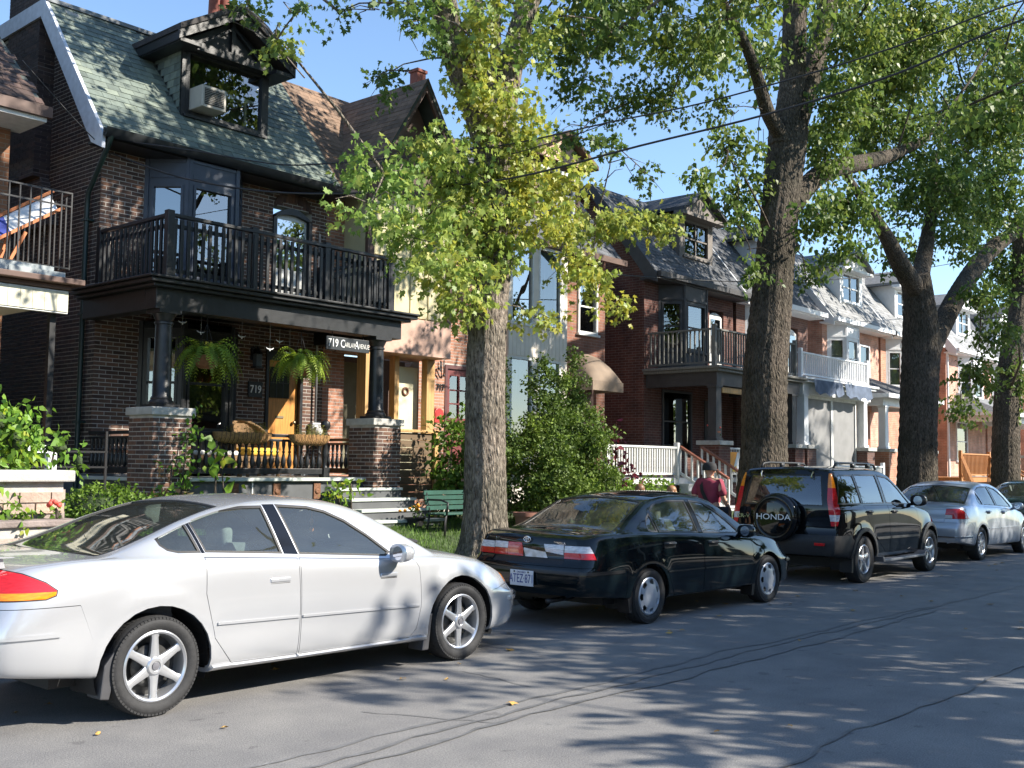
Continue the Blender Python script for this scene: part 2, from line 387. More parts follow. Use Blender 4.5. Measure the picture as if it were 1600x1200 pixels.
    @staticmethod
    def cut(P,view,poly,cond=None):
        a,b=Shell.AX[view]; poly=Shell.ccw(poly); x0=min(p[0] for p in poly);x1=max(p[0] for p in poly);y0=min(p[1] for p in poly);y1=max(p[1] for p in poly)
        ins=[];out=[];n=len(poly)
        for f in P:
            fa=[v[a] for v in f]; fb=[v[b] for v in f]
            if max(fa)<x0 or min(fa)>x1 or max(fb)<y0 or min(fb)>y1 or (cond and not cond(f)): out.append(f); continue
            cur=f
            for i in range(n):
                p,q=poly[i],poly[(i+1)%n]; ex,ey=q[0]-p[0],q[1]-p[1]
                D=[ex*(v[b]-p[1])-ey*(v[a]-p[0]) for v in cur]
                if min(D)>=-1e-9: continue
                if max(D)<=1e-9: out.append(cur); cur=None; break
                I=[];O=[]
                for k in range(len(cur)):
                    v,w=cur[k],cur[(k+1)%len(cur)]; d,e=D[k],D[(k+1)%len(cur)]
                    (I if d>=0 else O).append(v)
                    if (d>=0)!=(e>=0):
                        t=d/(d-e); m=tuple(v[c]+(w[c]-v[c])*t for c in range(6)); I.append(m); O.append(m)
                if len(O)>2: out.append(O)
                cur=I if len(I)>2 else None
                if cur is None: break
            if cur is not None: ins.append(cur)
        return ins,out
    def take(s,*cuts,cond=None):
        cur=s.P; rest=[]
        first=True
        for view,poly in cuts:
            cur,o=Shell.cut(cur,view,poly,cond if first else None); rest+=o; first=False
        s.P=rest; return cur
def inset(poly,g):
    p=Shell.ccw(poly);n=len(p);o=[]
    for i in range(n):
        a,b,c=Vector(p[i-1]),Vector(p[i]),Vector(p[(i+1)%n]); d1=(b-a).normalized();d2=(c-b).normalized()
        n1=Vector((-d1.y,d1.x));n2=Vector((-d2.y,d2.x)); k=1+n1.dot(n2); o.append(tuple(b+(n1+n2)*(g/max(k,.35))))
    return o
def smap(P,name,mat,parent,off=0.,th=.012,flat=False):
    """polygons -> mesh with rim, exact smooth normals"""
    key={};V=[];Nn=[];F=[];cnt={}
    for f in P:
        ids=[]
        for v in f:
            k=(round(v[0]*4000),round(v[1]*4000),round(v[2]*4000))
            if k not in key: key[k]=len(V); V.append((v[0]+v[3]*off,v[1]+v[4]*off,v[2]+v[5]*off)); Nn.append(Vector(v[3:6]).normalized())
            i=key[k]
            if not ids or ids[-1]!=i: ids.append(i)
        if len(ids)>1 and ids[0]==ids[-1]: ids.pop()
        if len(set(ids))<3 or len(set(ids))!=len(ids): continue
        F.append(tuple(ids))
        for a,b in zip(ids,ids[1:]+ids[:1]): cnt[(a,b)]=cnt.get((a,b),0)+1
    if th:
        base=len(V)
        for (a,b) in list(cnt):
            if (b,a) not in cnt:
                n=Nn[a];m=Nn[b];pa,pb=Vector(V[a]),Vector(V[b]); e=(pb-pa)
                if e.length<1e-6: continue
                rn=e.cross(n).normalized(); i=len(V)
                V+= [tuple(pa),tuple(pb),tuple(pb-m*th),tuple(pa-n*th)]; Nn+=[rn]*4; F.append((i,i+3,i+2,i+1))
    me=bpy.data.meshes.new(name); me.from_pydata(V,[],F); me.materials.append(mat)
    me.polygons.foreach_set('use_smooth',[True]*len(F))
    try: me.normals_split_custom_set_from_vertices([tuple(n) for n in Nn])
    except Exception as e: print('normals',e)
    return link(name,me,parent)
def circ(cx,cz,r,n=28): return [(cx+r*math.cos(2*math.pi*i/n),cz+r*math.sin(2*math.pi*i/n)) for i in range(n)]
def wheel(car,x,y,r,rimr,style,w=.2,sg=-1):
    """a wheel of its own mesh data: tyre with tread blocks, rim, spokes; sg = outward y sign"""
    wh=thing('wheel',None,None,(0,0,0)); wh.parent=car; wh.location=(x,y,r); wh.scale=(1/CARK.get(car.name,1),1,1)
    t=MB(); hw=w/2; b=rimr+.004
    t.lathe([(b,-hw*.8),(b+.012,-hw*.92),((b+r)/2,-hw*1.03),(r-.025,-hw*.98),(r-.008,-hw*.86),(r,-hw*.7),(r,hw*.7),(r-.008,hw*.86),(r-.025,hw*.98),((b+r)/2,hw*1.03),(b+.012,hw*.92),(b,hw*.8)],axis='y',n=48,cap=False)
    ty=t.build('tyre',M_TYRE,wh,smooth=R(40),local=True)
    tb=MB()
    for i in range(72):
        a=2*math.pi*i/72; a2=a+2*math.pi/72*.8
        for y0,y1,sh in((-hw*.98,-hw*.42,.0),(-hw*.36,hw*.36,.03),(hw*.42,hw*.98,.0)):
            vs=[]
            for rr in(r-.012,r+.0015):
                for yy in(y0,y1):
                    lo=.010 if abs(yy)>hw*.9 else 0
                    for aa in(a+sh,a2+sh): vs.append(((rr-lo)*math.cos(aa),yy,(rr-lo)*math.sin(aa)))
            tb.add(vs,[(4,5,7,6),(0,4,6,2),(1,3,7,5),(0,1,5,4),(2,6,7,3)])
    tb.build('tread',M_TYRE,ty,local=True)
    rm=MB(); o=hw*.86
    rm.lathe([(rimr+.006,sg*o),(rimr-.004,sg*(o+.006)),(rimr-.016,sg*(o-.004)),(rimr-.022,sg*(o-.03)),(rimr-.035,sg*-hw*.7)],axis='y',n=48,cap=False)
    back=MB(); back.lathe([(rimr-.02,sg*-.01),(.03,sg*-.01)],axis='y',n=32,cap=False)
    back.lathe([(.04,sg*.035),(rimr*.62,sg*.03),(rimr*.62,sg*.015)],axis='y',n=32,cap=False)
    back.build('brake_disc',M_BRAKE,wh,local=True,smooth=True)
    if style[0]=='spoke':
        ns=style[1]; w0,w1=style[2],style[3]; dp=style[4] if len(style)>4 else .0
        for k in range(ns):
            a=2*math.pi*k/ns+math.pi/2; ca,sa=math.cos(a),math.sin(a)
            secs=[(.035,w0,o-.012,.035),(rimr*.4,(w0+w1)/2*.95,o-.010+dp,.03),(rimr*.8,w1,o-.012,.028),(rimr-.012,w1*1.35,o-.008,.03)]
            vs=[]
            for rr,wd,yo,thk in secs:
                for px,py in((-wd/2,yo-thk),(-wd/2,yo-.007),(-wd*.3,yo),(wd*.3,yo),(wd/2,yo-.007),(wd/2,yo-thk)):
                    vs.append((rr*ca-px*sa,sg*py,rr*sa+px*ca))
            fs=[(i*6+q,i*6+q+1,(i+1)*6+q+1,(i+1)*6+q) for i in range(3) for q in range(5)]
            rm.add(vs,fs)
        rm.lathe([(.062,sg*(o-.03)),(.058,sg*(o-.006)),(.05,sg*(o+.001)),(.034,sg*(o+.002)),(.034,sg*(o-.004)),(.0,sg*(o-.004))],axis='y',n=20,cap=False)
        rm.build('rim',M_ALLOY,wh,local=True,smooth=R(35))
        hc=MB(); hc.lathe([(.026,sg*(o-.003)),(.024,sg*(o+.003)),(0,sg*(o+.005))],axis='y',n=18,cap=False); hc.build('hub_cap',M_HUB,wh,local=True,smooth=R(40))
    else:      # full wheel cover with slots
        nh=style[1]; n=nh*8; prof=[(rimr+.004,o-.002),(rimr-.008,o+.008),(rimr*.86,o+.004),(rimr*.68,o+.012),(rimr*.45,o+.018),(rimr*.2,o+.016),(0.0,o+.016)]
        vs=[(rr*math.cos(2*math.pi*i/n),sg*yy,rr*math.sin(2*math.pi*i/n)) for i in range(n) for rr,yy in prof]; m=len(prof); fs=[]
        for i in range(n):
            for q in range(m-1):
                if q==2 and i%8 in(2,3,4,5): continue
                if q==1 and i%8 in(3,4): continue
                fs.append((i*m+q,((i+1)%n)*m+q,((i+1)%n)*m+q+1,i*m+q+1))
        rm.add(vs,fs); rm.build('wheel_cover',M_COVER,wh,local=True,smooth=R(40))
    return wh
CARK={}
def stretch(car,k): car.scale=(k,1,1); CARK[car.name]=k
def seat(car,x,y,z,mat,w=.48,name='seat',h=.55,rec=.24):
    m=MB(); m.box(x-.05,x+.45,y-w/2,y+w/2,z,z+.16); s=m.build(name,mat,car,local=True,bevel=.05,seg=3,smooth=True)
    b=MB(); n=6; vs=[];fs=[]
    for i in range(n+1):
        t=i/n; zz=z+.1+h*t; xx=x+.02-rec*t+.05*math.sin(math.pi*t); ww=w*(1-.22*max(0,t-.45))*.5; th=.15-.06*t
        vs+= [(xx,y-ww,zz),(xx+.03,y-ww*.6,zz),(xx+.03,y+ww*.6,zz),(xx,y+ww,zz),(xx-th,y+ww*.9,zz),(xx-th,y-ww*.9,zz)]
    for i in range(n):
        for k in range(6): fs.append((i*6+k,i*6+(k+1)%6,(i+1)*6+(k+1)%6,(i+1)*6+k))
    fs+=[(0,5,4,3,2,1),tuple(n*6+k for k in range(6))]
    b.add(vs,fs); b.build('seat_back',mat,s,local=True,smooth=R(50))
    if w<.7: ys=(y,)
    else: ys=(y-.38,y+.38)
    for yy in ys:
        k=MB(); k.box(x-rec-.10,x-rec-.0,yy-.12,yy+.12,z+h+.06,z+h+.21); k.build('headrest',mat,s,local=True,bevel=.04,seg=3,smooth=True)
def common(car,S,M,plate=None):
    """wheel wells, underbody, cabin, lights that every car has"""
    L0,L1=S['L']; wm=.87*S.get('wsc',1)
    u=MB(); u.box(L0+.5,L1-.45,-.62,.62,.22,.34); u.build('underbody',M_DARK,car,local=True)
    for wx in(0,S['wb']):
        for sg in(-1,1):
            k=MB(); ra=S['ra']; n=20
            prof=[(ra+.006,sg*(S['hw']-.05)),(ra+.02,sg*(S['hw']-.34)),(.0,sg*(S['hw']-.36))]
            k.lathe(prof,c=(wx,0,S['wr']),axis='y',n=n,cap=False,a0=-.35,a1=math.pi+.35); k.build('wheel_well',M_DARK,car,local=True)
    c=MB(); x0,x1=S['cab']; zf=.36
    c.box(x0,x1,-.68,.68,zf-.02,zf); c.build('cabin_floor',M_CABIN,car,local=True)
    for sg in(-1,1):
        d=MB(); d.box(x0+.5,x1-.5,sg*.72-.02,sg*.72+.02,zf,S['beltin']); d.build('door_card',M['cab'],car,local=True)
    p=MB(); p.prism([(x0-.32,S['beltin']-.03),(x0+.28,S['beltin']-.01),(x0+.36,zf),(x0+.1,zf)],'y',-.66,.66); p.build('parcel_shelf',M['cab'],car,local=True)
    q=MB(); q.prism([(x1-.65,zf+.25),(x1-.62,S['beltin']-.06),(x1-.45,S['beltin']-.0),(x1+.12,S['beltin']-.03),(x1+.1,zf)],'y',-.68,.68); q.build('dashboard',M_CABIN,car,local=True,bevel=.02)
    xs=S['seatx']
    for sg in(-1,1): seat(car,xs,sg*.36,zf+.04+S.get('sz',0),M['cab'])
    seat(car,xs-.80,0,zf+.02+S.get('sz',0),M['cab'],w=1.2,name='rear_seat',h=.44,rec=.2)
    w=MB(); n=20; pts=[]
    for i in range(n+1):
        a=2*math.pi*i/n; pts.append((x1-.78+.07*math.sin(a)*1.0,.36+.185*math.cos(a),zf+.44+.17*math.sin(a)))
    w.tube(pts,.014,6,cap=False); w.bar((x1-.78,.18,zf+.44),(x1-.78,.54,zf+.44),.05,.03); w.build('steering_wheel',M_DARK,car,local=True,smooth=R(60))
def mirror(car,x,y,z,mat,sg=-1,black=False,s=1.):
    """door mirror housing: rounded, flat glass face towards the back"""
    b=MB(); n=14; secs=[(-.055,1.0),(-.05,1.06),(0,1.04),(.05,.82),(.085,.45),(.095,.1)]; vs=[]
    for dx,k in secs:
        for i in range(n):
            a=2*math.pi*i/n; e=2.6; cx=abs(math.cos(a))**(2/e)*math.copysign(1,math.cos(a)); cz=abs(math.sin(a))**(2/e)*math.copysign(1,math.sin(a))
            vs.append((x+dx*s,y+sg*.11*s+cx*.095*k*s,z+cz*.068*k*s))
    fs=[(i*n+j,i*n+(j+1)%n,(i+1)*n+(j+1)%n,(i+1)*n+j) for i in range(5) for j in range(n)]+[tuple(range(n-1,-1,-1)),tuple(5*n+j for j in range(n))]
    b.add(vs,fs); b.bar((x+.02,y+sg*.06*s,z-.045*s),(x+.05,y-sg*.06,z-.06*s),.06,.04)
    mo=b.build('mirror',mat,car,local=True,smooth=R(50))
    g=MB(); g.lathe([(.0,x-.057*s),(.055*s,x-.0565*s)],c=(0,y+sg*.11*s,z),axis='x',n=16,cap=False); g.build('mirror_glass',M_CHROME,mo,local=True)
def plate_obj(car,x,y,z,s,back=True):
    p=MB(); d=-1 if back else 1
    p.box(x-.006,x+.006,y-.152,y+.152,z-.078,z+.078); o=p.build('licence_plate',M_PLATE,car,local=True,bevel=.003)
    text('plate_lettering',s,M_PBLUE,o,Vector((x-.0075,y,z-.008))+wloc(o),.125,(math.pi/2,0,-math.pi/2),ext=.0008,sx=.62)
    text('plate_header','ONTARIO',M_PBLUE,o,Vector((x-.0075,y,z+.058))+wloc(o),.026,(math.pi/2,0,-math.pi/2),ext=.0008)
    k=MB(); k.box(x-.012,x-.004,y-.10,y-.085,z+.055,z+.07); k.box(x-.012,x-.004,y+.085,y+.10,z+.055,z+.07); k.build('plate_screw',M_DARK,o,local=True)
    return o
M_TYRE=pm('tyre_rubber',(.022,.022,.023),.75,var=.25,scale=30,bump=.15,bscale=120)
M_BRAKE=pm('brake_metal',(.05,.05,.05),.5,.6,var=.3,scale=20)
M_ALLOY=pm('alloy_silver',(.62,.63,.65),.28,.75,var=.06,scale=12)
M_COVER=pm('wheel_cover_grey',(.42,.46,.52),.35,.35,var=.08,scale=12)
M_HUB=pm('hub_grey',(.18,.18,.2),.4,.4)
M_DARK=pm('black_plastic',(.014,.014,.015),.6,var=.2,scale=20)
M_GLOSSB=pm('gloss_black',(.006,.006,.007),.08,var=.1); M_CABIN=pm('cabin_dark_grey',(.035,.036,.038),.8,var=.15)
M_CHROME=pm('chrome',(.75,.76,.78),.08,1.,var=.02)
M_PLATE=pm('plate_white',(.78,.79,.8),.4,var=.05,scale=30)
M_PBLUE=pm('plate_blue',(.03,.06,.25),.5)
M_CGLASS=glassm('car_glass',(.78,.92,.84),.06,1.0,dust=.045)
M_CGLASSD=glassm('car_glass_dark',(.42,.5,.48),.12,1.0)
M_TLRED=pm('lens_red',(.55,.015,.02),.12,var=.25,scale=18,coat=.6,stretch=(1,1,5))
M_TLAMB=pm('lens_amber',(.8,.24,.01),.12,var=.25,scale=18,coat=.6,stretch=(1,1,5))
M_TLWHT=pm('lens_clear',(.6,.6,.62),.1,var=.3,scale=18,coat=.6,stretch=(1,1,6))
M_SEATG=pm('seat_grey',(.16,.16,.17),.85,var=.15,scale=40); M_SEATT=pm('seat_taupe',(.12,.11,.10),.85,var=.15,scale=40)
def sedan_windows(sh,car,S,trim_mat,glass,frame=.016):
    inner=[f for f in sh.P if max(v[2] for v in f)<pch(S['zs'],sum(v[0] for v in f)/len(f))-.03]; smap(inner,'inner_shell',M_DARK,car,off=-.024,th=0)
    for sg in(-1,1):
        cond=(lambda s:lambda f:sum(v[1] for v in f)*s>0 and abs(sum(v[4] for v in f))/len(f)>.55)(sg)
        for nm,poly in S['win']:
            P=sh.take(('side',poly),cond=cond); g,ring=Shell.cut(P,'side',inset(poly,frame))
            smap(ring,'window_seal',trim_mat,car,off=-.002,th=.02)
            smap(g,nm,glass,car,off=-.010,th=0)
        for poly in S.get('pillar',[]):
            P=sh.take(('side',poly),cond=cond); smap(P,'pillar_cover',M_GLOSSB,car,off=-.003,th=.02)
def top_glass(sh,car,nm,poly,glass,trim,cond,frame=.022):
    P=sh.take(('top',poly),cond=cond); g,ring=Shell.cut(P,'top',inset(poly,frame))
    smap(ring,'window_seal',trim,car,off=-.001,th=.02); return smap(g,nm,glass,car,off=-.008,th=0)
def doors(sh,car,S,paint,handle_mat,hstyle):
    for sg in(-1,1):
        cond=(lambda s:lambda f:sum(v[1] for v in f)*s>0)(sg)
        for nm,poly,hx,hz in S['doors']:
            P=sh.take(('side',poly),cond=cond); d,ring=Shell.cut(P,'side',inset(poly,.0045))
            if S.get('mould'):
                (m0,m1,za,zb_,hh)=S['mould']; lo=min(p[0] for p in poly)+.012; hi=max(p[0] for p in poly)-.012
                mp=[(max(lo,m0),0),(min(hi,m1),0)]
                zz=lambda x:za+(zb_-za)*(x-m0)/(m1-m0)
                pl=[(mp[0][0],zz(mp[0][0])-hh/2),(mp[1][0],zz(mp[1][0])-hh/2),(mp[1][0],zz(mp[1][0])+hh/2),(mp[0][0],zz(mp[0][0])+hh/2)]
                mo,_=Shell.cut(d,'side',pl)
            do=smap(d,nm,paint,car,th=.02)
            if S.get('mould'): smap(mo,'side_moulding',S['mould_mat'],do,off=.012,th=.013)
            if hx is not None:
                yv=max(abs(v[1]) for f in d for v in f if abs(v[0]-hx)<.1 and abs(v[2]-hz)<.05)
                h=MB()
                if hstyle=='flap':
                    h.box(hx-.085,hx+.085,sg*yv-.008,sg*yv+.008,hz-.016,hz+.016); h.build('handle',handle_mat,do,local=True,bevel=.008,seg=3,smooth=True)
                    k=MB(); k.box(hx-.085,hx+.085,sg*(yv-.004)-.006,sg*(yv-.004)+.006,hz-.03,hz-.018); k.build('handle_recess_shade',M_DARK,do,local=True,bevel=.006)  # dark strip stands in for the shadow line below the handle
                else:
                    k=MB(); k.box(hx-.105,hx+.105,sg*(yv-.01)-.012,sg*(yv-.01)+.012,hz-.04,hz+.03); k.build('handle_recess_shade',M_DARK,do,local=True,bevel=.01)
                    h.tube([(hx-.1,sg*(yv+.0),hz+.012),(hx-.06,sg*(yv+.025),hz+.012),(hx+.06,sg*(yv+.025),hz+.012),(hx+.1,sg*(yv+.0),hz+.012)],.013,8); h.build('handle',handle_mat,do,local=True,smooth=True)
# ============================================================ houses
def brickmat(name,c1,c2,mo,bw=.22,bh=.07):
    m=bpy.data.materials.new(name); m.use_nodes=True; t=m.node_tree; N=t.nodes; L=t.links; b=N['Principled BSDF']
    tc=N.new('ShaderNodeTexCoord'); sp=N.new('ShaderNodeSeparateXYZ'); L.new(tc.outputs['Object'],sp.inputs[0])
    ad=N.new('ShaderNodeMath'); L.new(sp.outputs[0],ad.inputs[0]); L.new(sp.outputs[1],ad.inputs[1]); cb=N.new('ShaderNodeCombineXYZ'); L.new(ad.outputs[0],cb.inputs[0]); L.new(sp.outputs[2],cb.inputs[1])
    br=N.new('ShaderNodeTexBrick'); br.inputs['Scale'].default_value=1; br.inputs['Brick Width'].default_value=bw; br.inputs['Row Height'].default_value=bh; br.inputs['Mortar Size'].default_value=.006; br.inputs['Mortar Smooth'].default_value=.2
    br.inputs['Color1'].default_value=(*c1,1); br.inputs['Color2'].default_value=(*c2,1); br.inputs['Mortar'].default_value=(*mo,1); L.new(cb.outputs[0],br.inputs[0])
    n=N.new('ShaderNodeTexNoise'); n.inputs['Scale'].default_value=2.5; n.inputs['Detail'].default_value=6; L.new(tc.outputs['Object'],n.inputs[0])
    r=N.new('ShaderNodeValToRGB'); r.color_ramp.elements[0].color=(.65,.65,.65,1); r.color_ramp.elements[1].color=(1.25,1.2,1.15,1); r.color_ramp.elements[0].position=.3; r.color_ramp.elements[1].position=.7; L.new(n.outputs['Fac'],r.inputs[0])
    mx=N.new('ShaderNodeMix'); mx.data_type='RGBA'; mx.blend_type='MULTIPLY'; mx.inputs[0].default_value=1; L.new(br.outputs[0],mx.inputs[6]); L.new(r.outputs[0],mx.inputs[7]); L.new(mx.outputs[2],b.inputs['Base Color'])
    bp=N.new('ShaderNodeBump'); bp.inputs['Strength'].default_value=.5; bp.inputs['Distance'].default_value=.01; bp.invert=True; L.new(br.outputs['Fac'],bp.inputs['Height']); L.new(bp.outputs[0],b.inputs['Normal']); b.inputs['Roughness'].default_value=.85
    return m
M_MORT=pm('mortar',(.43,.40,.36),.9,var=.2,scale=6,bump=.3)
TB=((.45,.42,.45),(.8,.75,.8),(1.0,.95,.9),(1.45,1.15,.95))
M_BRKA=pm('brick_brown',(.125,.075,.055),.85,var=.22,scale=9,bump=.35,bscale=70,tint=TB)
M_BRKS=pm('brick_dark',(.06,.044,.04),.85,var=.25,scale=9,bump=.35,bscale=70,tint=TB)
M_BRKB=pm('brick_rose',(.36,.175,.115),.85,var=.2,scale=8,bump=.3,bscale=70,tint=((.75,.75,.75),(1,.97,.95),(1.2,1.15,1.1)))
M_BLACK=pm('paint_porch_black',(.016,.017,.019),.38,var=.25,scale=14,bump=.08,bscale=40)
M_BLUEG=pm('paint_sky_tinted',(.045,.058,.085),.45,var=.15,scale=9)  # blue of the reflected sky is put into this dark paint
M_WHITE=pm('paint_white',(.74,.75,.76),.55,var=.06,scale=6)
M_WORNW=pm('paint_worn_white',(.62,.62,.60),.6,var=.12,scale=10)
M_STONE=pm('cap_stone',(.42,.41,.38),.8,var=.2,scale=7,bump=.3)
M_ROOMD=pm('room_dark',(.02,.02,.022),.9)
M_CURT=pm('curtain_white',(.7,.7,.66),.9,var=.1,scale=4)
M_CURG=pm('curtain_green',(.22,.34,.31),.9,var=.15,scale=4)
M_WGL=glassm('window_glass',(.55,.58,.58),.14,1.0)
M_WGLB=glassm('window_glass_bright',(.45,.5,.55),.30,1.0)
M_SLATE=pm('slate_green',(.15,.18,.155),.7,var=.2,scale=7,bump=.3,bscale=50,tint=((.6,.62,.62),(.9,.92,.92),(1.0,1.0,1.0),(1.35,1.3,1.2)))
M_SHBR=pm('shingle_brown',(.20,.135,.095),.9,var=.2,scale=8,bump=.4,bscale=90,tint=((.7,.7,.7),(1,1,1),(1.25,1.2,1.15)))
M_SHGR=pm('shingle_grey',(.10,.105,.115),.9,var=.25,scale=8,bump=.4,bscale=90,tint=((.65,.65,.65),(1,1,1),(1.3,1.3,1.3)))
M_SHLG=pm('shingle_light_grey',(.24,.245,.25),.9,var=.2,scale=8,bump=.4,bscale=90,tint=((.75,.75,.75),(1,1,1),(1.2,1.2,1.2)))
M_GREEN=pm('downspout_green',(.012,.03,.026),.4,var=.2)
def xf(mb,org,ang):
    c,s=math.cos(ang),math.sin(ang); mb.v=[(org[0]+x*c-y*s,org[1]+x*s+y*c,org[2]+z) for x,y,z in mb.v]; return mb
def wallholes(mb,x0,x1,z0,z1,y0,y1,holes=()):
    xs=sorted({x0,x1,*[h[0] for h in holes],*[h[1] for h in holes]}); zs=sorted({z0,z1,*[h[2] for h in holes],*[h[3] for h in holes]})
    for i in range(len(xs)-1):
        run=None
        for j in range(len(zs)-1):
            cx,cz=(xs[i]+xs[i+1])/2,(zs[j]+zs[j+1])/2
            solid=not any(h[0]<cx<h[1] and h[2]<cz<h[3] for h in holes)
            if solid: run=(run[0],zs[j+1]) if run else (zs[j],zs[j+1])
            if (not solid or j==len(zs)-2) and run: mb.box(xs[i],xs[i+1],y0,y1,run[0],run[1]); run=None
    return mb
def bricks(parent,mat,org,ang,Wd,H,holes=(),course=.065,bl=.215,proud=.0045,nobj=0,name='brick',seed=1,keep=None):
    """running-bond bricks on a vertical face; local a along wall, outward = -local y. nearest nobj full bricks are objects of their own"""
    rr=random.Random(seed); gap=.013; c,s=math.cos(ang),math.sin(ang); full=[]; rest=MB(); n=int(H/course)
    def W3(a,d,z): return (org[0]+a*c-d*s,org[1]+a*s+d*c,org[2]+z)
    def bx(mb,a0,a1,z0,z1,pr):
        vs=[W3(a,d,z) for d in(0.0,-pr) for a,z in((a0,z0),(a1,z0),(a1,z1),(a0,z1))]
        mb.add(vs,[(4,5,6,7),(0,1,5,4),(1,2,6,5),(2,3,7,6),(3,0,4,7)])
    for i in range(n):
        z0=i*course; z1=z0+course-gap; a=-(bl/2 if i%2 else 0)
        while a<Wd-1e-6:
            segs=[(max(a,0),min(a+bl-gap,Wd))]; a+=bl
            for h in holes:
                if h[3]>z0+.01 and h[2]<z1-.01:
                    ns=[]
                    for p,q in segs:
                        if h[0]>=q or h[1]<=p: ns.append((p,q)); continue
                        if h[0]-p>.03: ns.append((p,h[0]))
                        if q-h[1]>.03: ns.append((h[1],q))
                    segs=ns
            for p,q in segs:
                if q-p<.03: continue
                if q-p>bl-gap-.003 and nobj and (keep is None or keep(W3(p,0,z0))): full.append((p,z0)); continue
                rest.nt=rr.random(); bx(rest,p,q,z0,z1,proud*rr.uniform(.7,1.15))
    if nobj:
        full.sort(key=lambda t:(Vector(W3(t[0],0,t[1]))-Vector((0,0,1.64))).length)
        meshes=[]
        for k in range(10):
            mb=MB(); mb.nt=(k+.5)/10; pr=proud*(.75+.4*((k*7)%10)/10)
            vs=[(a*c-d*s,a*s+d*c,z) for d in(0.0,-pr) for a,z in((0,0),(bl-gap,0),(bl-gap,course-gap),(0,course-gap))]
            mb.add(vs,[(4,5,6,7),(0,1,5,4),(1,2,6,5),(2,3,7,6),(3,0,4,7)])
            me=bpy.data.meshes.new('brick'); me.from_pydata(mb.v,[],mb.f); at=me.attributes.new('tint','FLOAT','FACE'); at.data.foreach_set('value',mb.t); me.materials.append(mat); meshes.append(me)
        for p,z in full[:nobj]: put(name,rr.choice(meshes),parent,W3(p,0,z))
        for p,z in full[nobj:]: rest.nt=rr.random(); bx(rest,p,p+bl-gap,z,z+course-gap,proud*rr.uniform(.7,1.15))
    o=rest.build(name+'work',mat,parent); o['kind']='stuff'; return o
def shingles(parent,mat,org,u,v,Wd,H,expo=.14,wid=.26,th=.012,inside=None,nobj=0,seed=2,name='shingle'):
    """overlapping shingles on a slope: u across, v up the slope"""
    rr=random.Random(seed); u=Vector(u).normalized(); v=Vector(v).normalized(); nrm=u.cross(v)
    if nrm.z<0 and abs(nrm.z)>.01: nrm=-nrm
    org=Vector(org); rest=MB(); items=[]; n=int(H/expo)
    for i in range(n+1):
        a=-wid*(.5 if i%2 else 0)-rr.uniform(0,.03)
        while a<Wd:
            w=wid*rr.uniform(.85,1.1); p,q=max(0,a),min(Wd,a+w-.006); a+=w
            if q-p<.03: continue
            b0=i*expo-rr.uniform(0,.008); b1=min(H,b0+expo*1.12)
            if inside and not inside((p+q)/2,b0+expo/2): continue
            items.append((p,q,b0,b1,th*rr.uniform(.7,1.3)))
    def geo(p,q,b0,b1,t):
        vs=[org+u*x+v*y+nrm*d for x,y,d in((p,b0,.002),(q,b0,.002),(q,b1,.001),(p,b1,.001),(p,b0,t),(q,b0,t),(q,b1,.003),(p,b1,.003))]
        return vs,[(4,5,6,7),(0,1,5,4),(1,2,6,5),(3,0,4,7)]
    if nobj: items.sort(key=lambda t:(org+u*t[0]+v*t[2]-Vector((0,0,1.64))).length)
    for k,it in enumerate(items):
        tn=rr.random()
        if k<nobj:
            mb=MB(); mb.nt=tn; mb.add(*geo(*it)); mb.build(name,mat,parent)
        else: rest.nt=tn; rest.add(*geo(*it))
    if rest.f: o=rest.build(name+'_courses',mat,parent); o['kind']='stuff'
